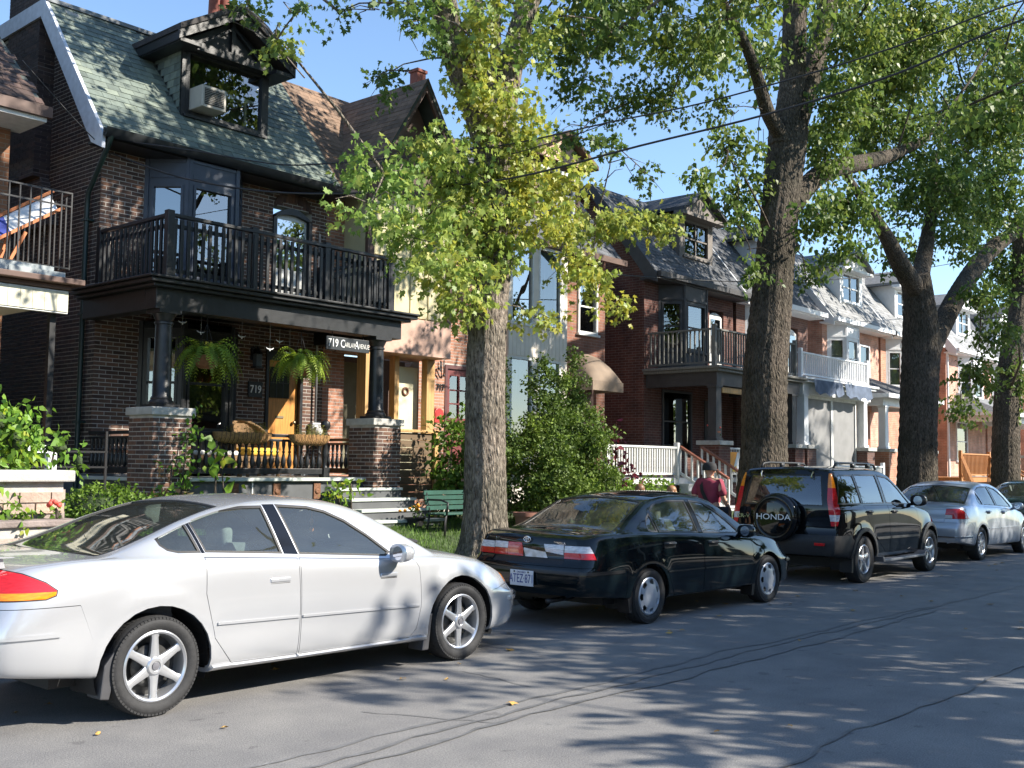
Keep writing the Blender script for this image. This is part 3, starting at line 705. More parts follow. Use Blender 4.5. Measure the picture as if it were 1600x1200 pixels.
def win(parent,org,ang,w,h,fm,fw=.06,bars=(0,1),glass=None,curtain=None,room=True,dep=.07,name='window',cur_part=1.):
    m=MB(); y0,y1=-.025,dep
    m.box(0,fw,y0,y1,0,h); m.box(w-fw,w,y0,y1,0,h); m.box(fw,w-fw,y0,y1,h-fw,h); m.box(fw,w-fw,y0,y1,0,fw)
    for i in range(bars[0]): x=fw+(w-2*fw)*(i+1)/(bars[0]+1); m.box(x-.018,x+.018,y0+.025,y1-.01,fw,h-fw)
    for i in range(bars[1]):
        z=fw+(h-2*fw)*(i+1)/(bars[1]+1)
        prev=fw
        for k in range(bars[0]+1):
            xa=fw+(w-2*fw)*k/(bars[0]+1)+(.018 if k else 0); xb=fw+(w-2*fw)*(k+1)/(bars[0]+1)-(.018 if k<bars[0] else 0)
            m.box(xa,xb,y0+.028,y1-.012,z-.02,z+.02)
    m.box(-.04,w+.04,-.07,y1-.002,-.05,-.001)
    o=xf(m,org,ang).build(name,fm,parent)
    nx,nz=bars[0]+1,bars[1]+1
    for i in range(nx):
        for j in range(nz):
            p=MB(); xa=fw+(w-2*fw)*i/nx; xb=fw+(w-2*fw)*(i+1)/nx; za=fw+(h-2*fw)*j/nz; zb=fw+(h-2*fw)*(j+1)/nz
            d=.03+.008*((i+j)%2); p.add([(xa,d,za),(xb,d,za),(xb,d,zb),(xa,d,zb)],[(0,1,2,3)]); xf(p,org,ang).build('pane',glass or M_WGL,o)
    if curtain:
        c=MB(); n=int(w/.04); vs=[];z0=fw+(h-2*fw)*(1-cur_part)
        for i in range(n+1):
            x=fw+(w-2*fw)*i/n; y=.14+.018*math.sin(i*1.9)+.01*math.sin(i*.7); vs+=[(x,y,z0),(x,y,h-fw)]
        c.add(vs,[(2*i,2*i+2,2*i+3,2*i+1) for i in range(n)]); xf(c,org,ang).build('curtain',curtain,o,smooth=True)
    if room:
        r=MB(); a,b,zz0,zz1,d0,d1=.02,w-.02,.02,h-.02,dep,.9 if w>.5 else .5
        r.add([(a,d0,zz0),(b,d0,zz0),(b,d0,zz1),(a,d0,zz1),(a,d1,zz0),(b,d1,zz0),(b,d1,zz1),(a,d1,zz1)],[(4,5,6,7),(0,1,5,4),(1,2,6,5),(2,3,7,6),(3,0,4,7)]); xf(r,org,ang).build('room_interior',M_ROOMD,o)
    return o
# ------------------------------------------------------------ house 719
HY=16.0
hA=thing('brick_house','dark brick house with green slate mansard roof, black balcony and pediment dormer','house',(10.8,16,.6))
EZ,EY,RY,RZ=6.70,15.5,17.55,9.30; SL=math.hypot(RY-EY,RZ-EZ)
opA=[(9.33,11.17,1.40,3.90),(9.33,11.17,4.15,6.75),(11.80,12.62,1.38,3.62),(11.87,12.75,4.15,6.28)]
w=MB(); wallholes(w,8.56,13.1,.6,6.75,HY,HY+.25,opA); w.box(8.56,8.80,HY+.25,23,.6,6.75); w.prism([(16.0,6.75),(17.45,9.2),(23,9.2),(23,6.75)],'x',8.56,8.80); w.build('wall',M_MORT,hA)
bw=bricks(hA,M_BRKA,(8.545,HY,1.42),0,4.555,5.28,[(a-8.545,b-8.545,c-1.42,d-1.42) for a,b,c,d in opA],nobj=290,seed=5,
   keep=lambda p:p[0]<9.3 or p[0]>11.2)
hs=[]; k=0; z=6.7
while z<9.3:
    yr=16.0+(z-6.75)*(1.45/2.45); hs.append((22.0-yr,6.2,z-1.42,z-1.42+.065)); z+=.065
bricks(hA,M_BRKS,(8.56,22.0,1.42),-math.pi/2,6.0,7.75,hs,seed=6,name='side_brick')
f=MB(); f.box(8.50,13.1,15.97,16.0,.55,1.41); f.box(8.50,8.56,15.97,23,.55,1.41); f.build('foundation',pm('foundation_bluegrey',(.16,.18,.21),.8,var=.15,scale=4),hA)
# chimney breast and stack on the side wall
c=MB(); c.prism([(17.75,6.35),(17.35,5.5),(18.9,5.5),(18.9,6.35)],'x',8.40,8.56); c.box(8.28,8.56,17.75,18.9,6.35,10.3); c.build('chimney',brickmat('brick_chimney',(.06,.045,.042),(.08,.06,.055),(.2,.18,.17)),hA)
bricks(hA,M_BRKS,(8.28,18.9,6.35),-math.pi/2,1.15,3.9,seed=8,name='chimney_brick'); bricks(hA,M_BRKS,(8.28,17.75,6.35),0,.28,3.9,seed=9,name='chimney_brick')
# roof
r=MB(); y2=24; r.add([(8.3,EY,EZ),(13.06,EY,EZ),(13.06,RY,RZ),(8.3,RY,RZ),(8.3,y2,RZ-.1),(13.06,y2,RZ-.1)],[(0,1,2,3),(3,2,5,4)]); r.build('roof',pm('roof_felt',(.06,.07,.065),.9),hA)
def insA(a,b):
    x=8.3+a; z=EZ+b/SL*(RZ-EZ); return not(10.02<x<11.73 and z>7.5)
shingles(hA,M_SLATE,(8.3,EY,EZ),(1,0,0),(0,RY-EY,RZ-EZ),4.76,SL,expo=.145,wid=.24,th=.013,inside=insA,nobj=290,name='slate',seed=3)
b=MB(); th=.26; d=Vector((RY-EY,RZ-EZ)).normalized(); n=Vector((d.y,-d.x))
q=[(EY-.05,EZ-.06),(RY,RZ+.03),(19.2,RZ-.02),(19.2,RZ-.30),(RY+.10,RZ-.26),(EY+.28,EZ-.16),(EY-.05,EZ-.30)]
b.prism(q,'x',8.24,8.30); b.build('bargeboard',pm('paint_shaded_white',(.55,.58,.64),.6,var=.12,scale=9),hA)  # white board, its shade put into the paint as a bluish tone
b=MB(); b.box(8.26,13.06,RY-.06,RY+.10,RZ-.02,RZ+.05); b.build('ridge_flashing',pm('lead_grey',(.16,.18,.2),.6),hA)
b=MB(); b.box(8.31,13.1,15.46,16.0,6.55,6.60); b.box(8.31,13.1,15.44,15.50,6.60,6.69); b.build('soffit',M_BLACK,hA)
b=MB(); b.prism([(15.30,6.70),(15.32,6.60),(15.38,6.56),(15.435,6.58),(15.435,6.71),(15.42,6.71),(15.42,6.60),(15.34,6.62),(15.32,6.71)],'x',8.25,13.0); b.build('gutter',pm('gutter_dark',(.03,.033,.036),.35,.2),hA,smooth=R(50))
b=MB(); b.tube([(8.36,15.38,6.60),(8.36,15.45,6.48),(8.44,16.0,6.05),(8.46,16.22,5.85),(8.46,16.24,5.6),(8.46,16.24,.75)],.042,8)
for z in(2.2,3.9,5.4): b.box(8.41,8.56,16.17,16.31,z,z+.03)
b.build('downspout',M_GREEN,hA,smooth=R(50))
# dormer
dm=MB(); DY=16.10
wallholes(dm,9.98,11.77,7.44,8.74,DY,DY+.10,[(10.06,11.69,7.52,8.66)])
for x in(9.98,11.67): dm.prism([(DY+.1,7.44),(DY+.1,8.74),(17.2,8.74),(16.2,7.44)],'x',x,x+.10)
dor=dm.build('dormer',M_BLACK,hA)
for x,s in((9.975,-1),(11.775,1)):
    def insd(a,b,_=0): return True
    vsl=lambda b:0
    rr_=MB(); k=0; z=7.5
    while z<8.70:
        yb=16.15+(z-7.5)*.775; y=DY+.03; row=0
        while y<yb:
            y1=min(yb,y+.2*(.6 if (k%2 and y<DY+.05) else 1)); rr_.nt=random.random()
            rr_.add([(x+s*.012,y,z),(x+s*.012,y1-.005,z),(x+s*.002,y1-.005,z+.15),(x+s*.002,y,z+.15),(x,y,z),(x,y1-.005,z)],[(0,1,2,3),(0,4,5,1)]); y=y1
        z+=.13; k+=1
    o=rr_.build('cheek_shingle',M_SLATE,dor); o['kind']='stuff'
win(dor,(10.06,DY+.02,7.52),0,1.63,1.14,M_BLACK,fw=.07,bars=(0,0),glass=M_WGL,room=True,dep=.06)
sb=MB(); sb.box(10.62,10.67,DY+.06,DY+.09,7.6,8.1); sb.box(10.67,11.60,DY+.06,DY+.09,8.06,8.12); sb.box(11.3,11.34,DY+.06,DY+.09,7.6,8.06); sb.build('inner_sash',M_WHITE,dor)
pk=(10.87,9.50); tl=(9.66,8.78); tr=(12.06,8.78)
rf=MB()
for (ax,az),(bx_,bz) in((tl,pk),(pk,tr)):
    rf.prism([(ax,az),(bx_,bz),(bx_,bz+.10),(ax,az+.10)],'y',15.66,17.6)
rf.build('dormer_roof',pm('roof_dark',(.045,.04,.04),.8,var=.3,scale=9,bump=.3),dor)
fs_=MB()
for (ax,az),(bx_,bz) in((tl,pk),(pk,tr)):
    fs_.prism([(ax,az-.16),(bx_,bz-.17),(bx_,bz+.0),(ax,az+.0)],'y',15.70,15.745)
fs_.box(9.70,10.10,15.72,17.0,8.60,8.66); fs_.box(11.65,12.03,15.72,17.0,8.60,8.66)
fs_.box(10.02,11.74,15.90,16.1,8.62,8.76); fs_.box(9.68,9.73,15.75,17.1,8.62,8.80); fs_.box(12.0,12.05,15.75,17.1,8.62,8.80)
fs_.build('fascia',M_BLACK,dor)
pn=MB(); pn.prism([(9.95,8.76),(11.79,8.76),(10.87,9.33)],'y',15.98,16.02); pn.build('pediment',M_BLACK,dor)
br=MB(); br.bar((10.30,15.94,8.78),(10.87,15.94,9.22),.04,.06,(0,1,0)); br.bar((11.44,15.94,8.78),(10.87,15.94,9.22),.04,.06,(0,1,0)); br.box(10.83,10.91,15.92,15.97,8.76,9.3); br.build('pediment_brace',M_BLACK,dor)
# bays (upper dark with sky reflection in its colour, lower black)
def bay(name,z0,z1,wz0,wz1,mat,glassL,curt=None,bars=(0,0)):
    pts=[(9.33,16.0),(9.78,15.45),(10.72,15.45),(11.17,16.0)]; m=MB()
    o=None; todo=[]
    for i in range(3):
        a,b_=Vector(pts[i]),Vector(pts[i+1]); L_=(b_-a).length; ang=math.atan2(b_.y-a.y,b_.x-a.x)
        l=MB(); wallholes(l,.0,L_,z0,z1,0,.06,[(.085,L_-.085,wz0,wz1)])
        l.box(-.02,.05,-.025,.0,z0,z1); l.box(L_-.05,L_+.02,-.025,.0,z0,z1)
        l.box(.06,L_-.06,-.018,.0,wz1+.10,wz1+.16); l.box(.06,L_-.06,-.018,0,z1-.10,z1-.05)
        xf(l,(a.x,a.y,0),ang); m.v_off=len(m.v); m.add(l.v,l.f); todo.append((a,ang,L_))
    m.prism(pts,'z',z1-.04,z1); m.prism(pts,'z',z0,z0+.05)
    o=m.build(name,mat,hA)
    for i,(a,ang,L_) in enumerate(todo):
        org=(a.x+math.cos(ang)*.085-math.sin(ang)*.01,a.y+math.sin(ang)*.085+math.cos(ang)*.01,wz0)
        win(o,org,ang,L_-.17,wz1-wz0,mat,fw=.045,bars=bars if i!=1 else (0,bars[1]),glass=glassL if i==0 else M_WGL,curtain=curt if i==1 else None,room=False)
    rm=MB(); rm.box(9.4,11.1,16.9,16.95,z0,z1); rm.box(9.35,9.4,16.0,16.95,z0,z1); rm.box(11.1,11.15,16.0,16.95,z0,z1); rm.build('room_interior',M_ROOMD,o)
bay('bay_window',4.16,6.60,4.60,6.14,M_BLUEG,M_WGLB)
bay('bay_window',1.40,3.88,2.12,3.66,M_BLACK,M_WGLB,bars=(0,1))
# arched balcony door
ad=MB(); X0,X1=11.87,12.75
def arch(x0,x1,z0,zs,rise,n=8): return [(x0,z0),(x1,z0)]+[(x1+(x0-x1)*i/n,zs+rise*math.sin(math.pi*i/n)) for i in range(n+1)]
ad.prism(arch(X0,X1,4.2,6.08,.16),'y',16.06,16.10); adoor=ad.build('balcony_door',M_WORNW,hA)
fr=MB(); fr.box(X0,X0+.07,15.97,16.06,4.2,6.10); fr.box(X1-.07,X1,15.97,16.06,4.2,6.10)
for i in range(8):
    a0,a1=i/8,(i+1)/8; pa=lambda t,o:(X1+(X0-X1)*t,6.08+(.16+o)*math.sin(math.pi*t)+o*.3)
    p,q_,r_,s_=pa(a0,-.06),pa(a1,-.06),pa(a1,.03),pa(a0,.03); fr.prism([p,q_,r_,s_],'y',15.97,16.06)
fr.build('door_frame',M_BLACK,adoor)
p=MB(); p.box(12.0,12.62,16.035,16.045,5.15,6.05); p.build('pane',M_WGLB,adoor); p=MB(); p.box(12.0,12.62,16.05,16.055,5.12,6.08); p.build('curtain',M_CURT,adoor)
p=MB(); p.box(12.0,12.28,16.04,16.058,4.35,5.02); p.box(12.34,12.62,16.04,16.058,4.35,5.02); p.build('door_panel',M_CURT,adoor)
ar=MB(); rr=random.Random(4)
for i in range(13):
    t=(i+.5)/13; x=X1+(X0-X1)*t; z=6.24+.16*math.sin(math.pi*t); ar.nt=rr.random(); lean=(t-.5)*-.25
    ar.prism([(x-.028,z),(x+.028,z),(x+.034-lean*.6,z+.20),(x-.022-lean*.6,z+.20)],'y',15.982,16.0)
o=ar.build('arch_bricks',M_BRKA,hA); o['kind']='stuff'
# front door
dr=MB(); dr.box(11.86,12.56,16.05,16.10,1.40,3.46); M_OAK=pm('door_oak',(.55,.24,.055),.42,var=.3,scale=5,stretch=(9,9,.8),coat=.2); dor2=dr.build('front_door',M_OAK,hA,bevel=.004)
p=MB(); p.box(11.93,12.36,16.03,16.05,2.78,3.34); p.build('pane',pm('leaded_glass',(.03,.03,.028),.15),dor2)
p=MB()
for i in(1,2): p.box(11.93+.143*i-.008,11.93+.143*i+.008,16.02,16.03,2.78,3.34)
p.box(11.93,12.36,16.018,16.02,3.05,3.065); p.build('glazing_bar',M_BLACK,dor2)
p=MB(); p.box(12.08,12.26,16.035,16.05,2.42,2.46); p.build('mail_slot',pm('brass_dull',(.35,.3,.2),.35,.8),dor2); p=MB(); p.ball((12.47,16.01,2.35),.035); p.build('knob',MATS['brass_dull'],dor2,smooth=True)
p=MB(); wallholes(p,11.80,12.62,1.38,3.62,15.96,16.06,[(11.86,12.56,1.38,3.46)]); p.build('door_frame',M_BLACK,hA)
# porch
M_TREAD=pm('tread_paint',(.5,.54,.5),.6,var=.1,scale=6); M_RISER=pm('riser_dark',(.085,.09,.095),.6,var=.15,scale=5)
p=MB(); p.box(8.42,13.18,13.90,16.0,1.33,1.385); p.build('porch_floor',M_TREAD,hA,bevel=.008)
p=MB(); p.box(8.48,13.12,13.98,14.03,.55,1.33); p.box(8.48,8.53,14.03,16,.55,1.33); p.box(13.07,13.12,14.03,16,.55,1.33); p.build('porch_skirt',M_RISER,hA)
for x in(9.80,10.58,11.38):
    p=MB(); p.box(x-.07,x+.07,13.955,13.98,1.04,1.30); o=p.build('carved_block',pm('block_brown',(.17,.075,.035),.7,var=.3,scale=20,bump=.5,bscale=40),hA,bevel=.006)
    p=MB(); p.lathe([(.05,0),(.045,-.012),(.02,-.016),(0,-.012)],c=(x,13.955,1.17),axis='y',n=14,cap=False); p.build('rosette',MATS['block_brown'],o,smooth=True)
p=MB(); p.bar((10.12,13.97,1.0),(10.12,13.97,1.33),.02,.02,(0,1,0)); p.build('skirt_rod',M_WORNW,hA)
for i in range(4):
    z=1.385-.165*(i+1); y=13.90-.27*i
    p=MB(); p.box(11.55,12.95+.07*i,y-.30,y+.0,z-.045,z); s_=p.build('step',M_TREAD,hA,bevel=.008)
    p=MB(); p.box(11.57,12.93+.07*i,y-.27,y-.02,.45,z-.045); p.build('riser',M_RISER,s_)
def pedestal(x0,x1,y0,y1,z0,z1,seed):
    m=MB(); m.box(x0,x1,y0,y1,z0,z1); o=m.build('pedestal',M_MORT,hA)
    bricks(o,M_BRKA,(x0,y0,z0),0,x1-x0,z1-z0,nobj=40,seed=seed); bricks(o,M_BRKA,(x0,y1,z0),-math.pi/2,y1-y0,z1-z0,nobj=0,seed=seed+1); bricks(o,M_BRKA,(x1,y0,z0),math.pi/2,y1-y0,z1-z0,seed=seed+2)
    m=MB(); m.box(x0-.045,x1+.045,y0-.045,y1+.045,z1,z1+.115); m.build('cap',M_STONE,o,bevel=.012)
    cx,cy=(x0+x1)/2,(y0+y1)/2; m=MB(); zb=z1+.115
    m.box(cx-.19,cx+.19,cy-.19,cy+.19,zb,zb+.05); m.lathe([(.18,zb+.05),(.185,zb+.08),(.15,zb+.12),(.155,zb+.14),(.132,zb+.17),(.13,zb+.5),(.118,zb+1.2),(.135,zb+1.21),(.135,zb+1.24),(.118,zb+1.25),(.15,zb+1.32),(.17,zb+1.36)],c=(cx,cy,0),n=24); m.box(cx-.18,cx+.18,cy-.18,cy+.18,zb+1.36,zb+1.42)
    m.build('column',M_BLACK,hA,smooth=R(40))
pedestal(8.25,8.87,13.74,14.36,.55,2.27,21); pedestal(12.38,13.0,13.74,14.36,.55,2.27,31)
p=MB(); p.box(8.33,13.12,13.90,14.20,3.80,4.10); p.box(8.33,8.58,14.20,16,3.80,4.10); p.box(12.87,13.12,14.20,16,3.80,4.10); p.box(8.58,12.87,14.20,16,4.03,4.08); p.build('porch_beam',M_BLACK,hA,bevel=.006)
p=MB(); p.box(8.22,13.24,13.78,16,4.10,4.15); p.box(8.14,13.33,13.70,16,4.153,4.21); p.box(8.09,13.38,13.65,15.98,4.213,4.25); p.build('balcony_deck',M_BLACK,hA,bevel=.01)
rl=MB(); rl.box(8.55,12.98,13.955,14.045,5.18,5.23); rl.box(8.55,12.98,13.98,14.02,4.36,4.42); rl.box(8.55,12.98,13.98,14.02,5.02,5.08)
for x in(8.56,12.93): rl.box(x-.045,x+.045,14.05,15.98,5.175,5.225); rl.box(x-.02,x+.02,14.05,15.98,4.36,4.42); rl.box(x-.02,x+.02,14.05,15.98,5.02,5.08)
rail=rl.build('balcony_railing',M_BLACK,hA,bevel=.005)
pk_=MB(); pk_.box(-.026,.026,-.018,.018,0,.90); pkm=proto(pk_,'picket',M_BLACK,bevel=.003,seg=1)
x=8.63
while x<12.93: put('picket',pkm,rail,(x,13.962,4.25+random.uniform(-.004,.01)),(random.uniform(-.01,.01),random.uniform(-.012,.012),0)); x+=.118
for xx in(8.525,12.965):
    y=14.15
    while y<15.95: put('picket',pkm,rail,(xx,y,4.25),(0,0,math.pi/2)); y+=.125
po=MB(); po.box(-.055,.055,-.055,.055,0,1.02); pom=proto(po,'post',M_BLACK,bevel=.006)
for x,y in((8.56,14.0),(10.05,14.02),(11.5,14.02),(12.93,14.0),(8.56,15.93),(12.93,15.93)): put('post',pom,rail,(x,y,4.25))
br=MB(); br.bar((11.9,14.04,4.98),(12.9,14.04,5.12),.03,.06); br.build('brace',M_BLACK,rail)
# porch railing of turned balusters
def turned(h): 
    return [(.030,0),(.030,.08*h),(.018,.11*h),(.034,.2*h),(.040,.30*h),(.030,.45*h),(.016,.60*h),(.028,.64*h),(.016,.68*h),(.024,.80*h),(.030,.86*h),(.030,h)]
tm=MB(); tm.lathe(turned(.50),n=10); tmesh=proto(tm,'baluster',M_BLACK,smooth=R(50))
def turned_rail(a,b_,z,name='porch_railing',sp=.118):
    a,b_=Vector(a),Vector(b_); m=MB(); m.bar((a.x,a.y,z+.66),(b_.x,b_.y,z+.66),.09,.05); m.bar((a.x,a.y,z+.10),(b_.x,b_.y,z+.10),.07,.09); m.bar((a.x,a.y,z+.585),(b_.x,b_.y,z+.585),.05,.04)
    o=m.build(name,M_BLACK,hA,bevel=.006); L_=(b_-a).length; k=int(L_/sp)
    for i in range(k): p_=a.lerp(b_,(i+.5)/k); put('baluster',tmesh,o,(p_.x,p_.y,z+.10),None,(1.0,1.0,.95))
    return o
turned_rail((8.9,14.02,0),(11.5,14.02,0),1.385); turned_rail((8.52,14.38,0),(8.52,15.95,0),1.385); turned_rail((13.0,14.38,0),(13.0,15.95,0),1.385)
p=MB(); p.box(11.51,11.63,13.96,14.08,1.385,1.55); p.lathe([(.05,1.55),(.035,1.6),(.055,1.72),(.06,1.8),(.04,1.93),(.055,1.96),(.055,2.1),(.03,2.12),(.03,2.15),(.07,2.19),(.085,2.24),(.07,2.30),(.02,2.325)],c=(11.57,14.02,0),n=16); p.build('newel_post',M_BLACK,hA,smooth=R(45))
# ------------------------------------------------------------ things on the porch
ac=thing('air_conditioner','boxy beige window air conditioner hanging from the black dormer window','air conditioner',(10.4,15.9,7.6))
m=MB(); m.box(10.14,10.62,15.72,16.2,7.60,7.98); m.build('case',pm('ac_beige',(.40,.38,.33),.5,var=.08),ac,bevel=.015)
m=MB()
m.box(10.19,10.57,15.712,15.72,7.65,7.93); m.build('grille',M_DARK,ac)
for i in range(9): m=MB(); m.box(10.19,10.57,15.704,15.712,7.67+.03*i,7.675+.03*i); m.build('louvre',MATS['ac_beige'],ac)
pl=thing('number_plaque','square black plaque with white number 719 beside the oak door','house number',(11.56,15.98,2.8))
m=MB(); m.box(11.42,11.72,15.955,15.985,2.76,3.04); m.build('plate',M_BLACK,pl,bevel=.006); text('lettering','719',M_WHITE,pl,(11.57,15.952,2.90),.19,(math.pi/2,0,0),ext=.004,sx=.85)
sg_=thing('address_sign','long black address sign with white lettering hung under the porch beam','sign',(12.0,14.0,3.5))
m=MB(); m.box(11.52,12.46,13.985,14.015,3.50,3.72); m.build('board',pm('sign_black',(.02,.025,.03),.4),sg_,bevel=.006)
text('lettering','719 C',M_WHITE,sg_,(11.55,13.982,3.61),.19,(math.pi/2,0,0),ext=.002,align='LEFT',sx=.78); text('lettering','ARLAW',M_WORNW,sg_,(11.905,13.982,3.60),.115,(math.pi/2,0,0),ext=.002,align='LEFT',sx=.66); text('lettering','A',M_WHITE,sg_,(12.13,13.982,3.61),.19,(math.pi/2,0,0),ext=.002,align='LEFT',sx=.7); text('lettering','VENUE',M_WORNW,sg_,(12.22,13.982,3.60),.115,(math.pi/2,0,0),ext=.002,align='LEFT',sx=.66)
for x in(11.65,12.33): m=MB(); m.bar((x,14,3.72),(x,14,3.81),.01,.01,(0,1,0)); m.build('hook',M_DARK,sg_)
ln=thing('wall_lantern','small black wall lantern above the number plaque','lantern',(11.52,15.9,3.3))
m=MB(); m.box(11.46,11.58,15.80,15.92,3.30,3.52); m.build('glass_case',pm('lantern_glass',(.1,.12,.15),.15),ln,bevel=.01); m=MB(); m.lathe([(.10,3.52),(.03,3.62),(.012,3.66)],c=(11.52,15.86,0),n=8); m.box(11.44,11.60,15.78,15.94,3.27,3.30); m.bar((11.52,15.86,3.6),(11.52,16.0,3.6),.02,.02); m.box(11.47,11.57,15.97,16.0,3.42,3.66); m.build('frame',M_BLACK,ln)
M_FERN=pm('fern_green',(.24,.36,.05),.55,var=.35,scale=6,trans=.4,tint=((.5,.55,.5),(1,1,1),(1.5,1.3,.8)))
def fern(cx,cy,cz,r,label,seed):
    t=thing('hanging_fern',label,'hanging plant',(cx,cy,cz)); rr=random.Random(seed)
    m=MB(); m.lathe([(.10,cz-.16),(.15,cz-.12),(.19,cz),(.19,cz+.03),(.17,cz+.03),(.16,cz)],c=(cx,cy,0),n=20); m.build('basket',pm('terracotta_basket',(.28,.12,.06),.8,var=.25,scale=18,bump=.3),t,smooth=R(40))
    m=MB()
    for k in range(3): a=2.1*k; m.tube([(cx+.18*math.cos(a),cy+.18*math.sin(a),cz+.02),(cx,cy,cz+.52)],.004,5)
    m.tube([(cx,cy,cz+.5),(cx,cy,3.80)],.005,5); m.build('hanger',M_DARK,t)
    f=MB()
    for i in range(120):
        a=rr.uniform(0,6.283); el=rr.uniform(.25,1.3); L_=r*rr.uniform(.75,1.25); p=Vector((cx+.06*math.cos(a),cy+.06*math.sin(a),cz+.02)); d=Vector((math.cos(a)*math.cos(el),math.sin(a)*math.cos(el),math.sin(el))); n=13; prev=None
        sd=Vector((-math.sin(a),math.cos(a),0)); f.nt=rr.random()
        for k in range(n):
            t_=k/n; p=p+d*(L_/n); d=(d+Vector((0,0,-.20-.12*t_))).normalized(); w_=.075*math.sin(math.pi*min(1,.15+t_*.85))*(1-.4*t_)
            fw_=d*.028; up_=sd.cross(d)*.2
            for s in(-1,1):
                tip=p+sd*(s*w_)+d*.02-Vector((0,0,w_*.35)); f.add([p-d*.006,p+d*.018,tip+d*.006,tip-d*.004],[(0,1,2,3)])
    f.build('fronds',M_FERN,t)
fern(9.33,14.12,3.18,.60,'larger hanging fern beside the left porch column',1); fern(11.10,14.12,3.20,.50,'hanging fern left of the black address sign',2)
for i,(x,z) in enumerate(((9.02,3.72),(9.42,3.62),(10.25,3.64),(10.62,3.46),(10.90,3.62),(11.2,3.46))):
    t=MB(); y=14.3+.12*(i%3); n=9; pts=[(x+.07*math.cos(a_),y,z-.03*math.sin(a_)-.0) for a_ in [math.pi*k/n for k in range(n+1)]]
    t.tube(pts,[.004+.006*math.sin(math.pi*k/n) for k in range(n+1)],6); t.tube([(x,y,z-.03),(x,y,4.03)],.0022,4); t.ball((x,y,z-.05),.012,8,6)
    tag(t.build('hanging_ornament',M_WHITE,smooth=True),['white crescent ornament nearest the left porch column','white crescent ornament above the larger fern','white crescent ornament just right of the larger fern','white crescent ornament above the wall lantern','white crescent ornament between lantern and second fern','white crescent ornament just left of the second fern'][i],'ornament','crescents hung under the porch ceiling')
M_COIR=pm('coir_fibre',(.34,.19,.075),.95,var=.35,scale=25,bump=.8,bscale=60)
def planter(x0,x1,y,z,label,seed):
    t=thing('railing_planter',label,'planter',((x0+x1)/2,y,z)); rr=random.Random(seed); m=MB(); n=16; vs=[]
    for i in range(n+1):
        x=x0+(x1-x0)*i/n; e=1-.35*abs(2*i/n-1)**6; b_=.012*math.sin(i*3)
        for k in range(7): a=math.pi*k/6; vs.append((x,y-math.cos(a)*.11*e+b_,z+.14-math.sin(a)*.17*e-b_))
    m.add(vs,[(i*7+k,i*7+k+1,(i+1)*7+k+1,(i+1)*7+k) for i in range(n) for k in range(6)]+[tuple(range(6,-1,-1)),tuple(n*7+k for k in range(7))]); m.build('coir_liner',M_COIR,t,smooth=True)
    for i in range(int((x1-x0)/.075)):
        x=x0+.04+.075*i; w_=MB(); w_.tube([(x,y-.125,z+.15),(x,y-.115,z+.05),(x,y-.05,z-.035),(x,y+.05,z-.035),(x,y+.115,z+.05),(x,y+.125,z+.15)],.004,4); w_.build('basket_wire',M_DARK,t)
    f=MB()
    for i in range(160):
        x=rr.uniform(x0+.03,x1-.03)
        if rr.random()<.6: x=x1-.25+rr.uniform(-.2,.2)
        h=rr.uniform(.02,.16); a=rr.uniform(0,6.28); yy=y+rr.uniform(-.09,.09); s=.02
        f.nt=rr.random(); c_=Vector((x,yy,z+.14+h)); u_=Vector((math.cos(a),math.sin(a),rr.uniform(-.3,.6)))*s; v_=Vector((-math.sin(a),math.cos(a),rr.uniform(-.4,.4)))*s*.6
        f.add([c_-u_,c_-v_,c_+u_,c_+v_],[(0,1,2,3)]); f.add([(x,yy,z+.12),(x+.003,yy,z+.12),c_],[(0,1,2)])
    f.build('plants',pm('planter_herb',(.22,.24,.06),.7,var=.3,trans=.3,tint=((.6,.6,.5),(1.1,1,.8),(1.4,1.1,.8))),t)
planter(9.35,10.32,13.86,1.93,'coir lined railing planter nearest the left pedestal',1); planter(10.75,11.48,13.86,1.93,'coir lined railing planter beside the newel post',2)
ch=thing('wicker_chair','brown wicker armchair with yellow cushion behind the porch railing','chair',(11.0,15.3,1.385)); M_WICK=pm('wicker',(.20,.12,.055),.8,var=.35,scale=30,bump=.8,bscale=70)
m=MB(); n=14; vs=[]
for i in range(n+1):
    a=math.pi*i/n; hh=.26+.40*math.sin(a)**.8
    for k in range(6): t_=k/5; vs.append((11.0-.36*math.cos(a),15.15+.34*math.sin(a)+.08*t_*math.sin(a),1.385+.28+hh*t_))
m.add(vs,[(i*6+k,(i+1)*6+k,(i+1)*6+k+1,i*6+k+1) for i in range(n) for k in range(5)]); m.tube([vs[i*6+5] for i in range(n+1)],.03,8); m.build('backrest',M_WICK,ch,smooth=True)
m=MB(); m.box(10.66,11.34,14.85,15.45,1.62,1.72); m.build('seat',M_WICK,ch,bevel=.02); 
for x,y in((10.7,14.9),(11.3,14.9),(10.7,15.42),(11.3,15.42)): m=MB(); m.lathe([(.03,1.385),(.035,1.62)],c=(x,y,0),n=8); m.build('leg',M_WICK,ch)
m=MB(); m.box(10.70,11.30,14.84,15.40,1.72,1.86); m.build('cushion',pm('cushion_yellow',(.7,.42,.06),.9,var=.15),ch,bevel=.05,seg=3,smooth=True)
t=MB(); t.box(9.35,10.45,14.75,15.35,1.72,1.80); t.v=[(x,y,z) for x,y,z in t.v]; so_=thing('garden_settee','low porch settee with white cushion behind the railing','settee',(9.9,15.05,1.385)); t.build('cushion',M_CURT,so_,bevel=.03,seg=3,smooth=True)
t=MB(); t.box(9.3,10.5,14.72,15.40,1.64,1.72); t.build('seat',M_WICK,so_,bevel=.01)
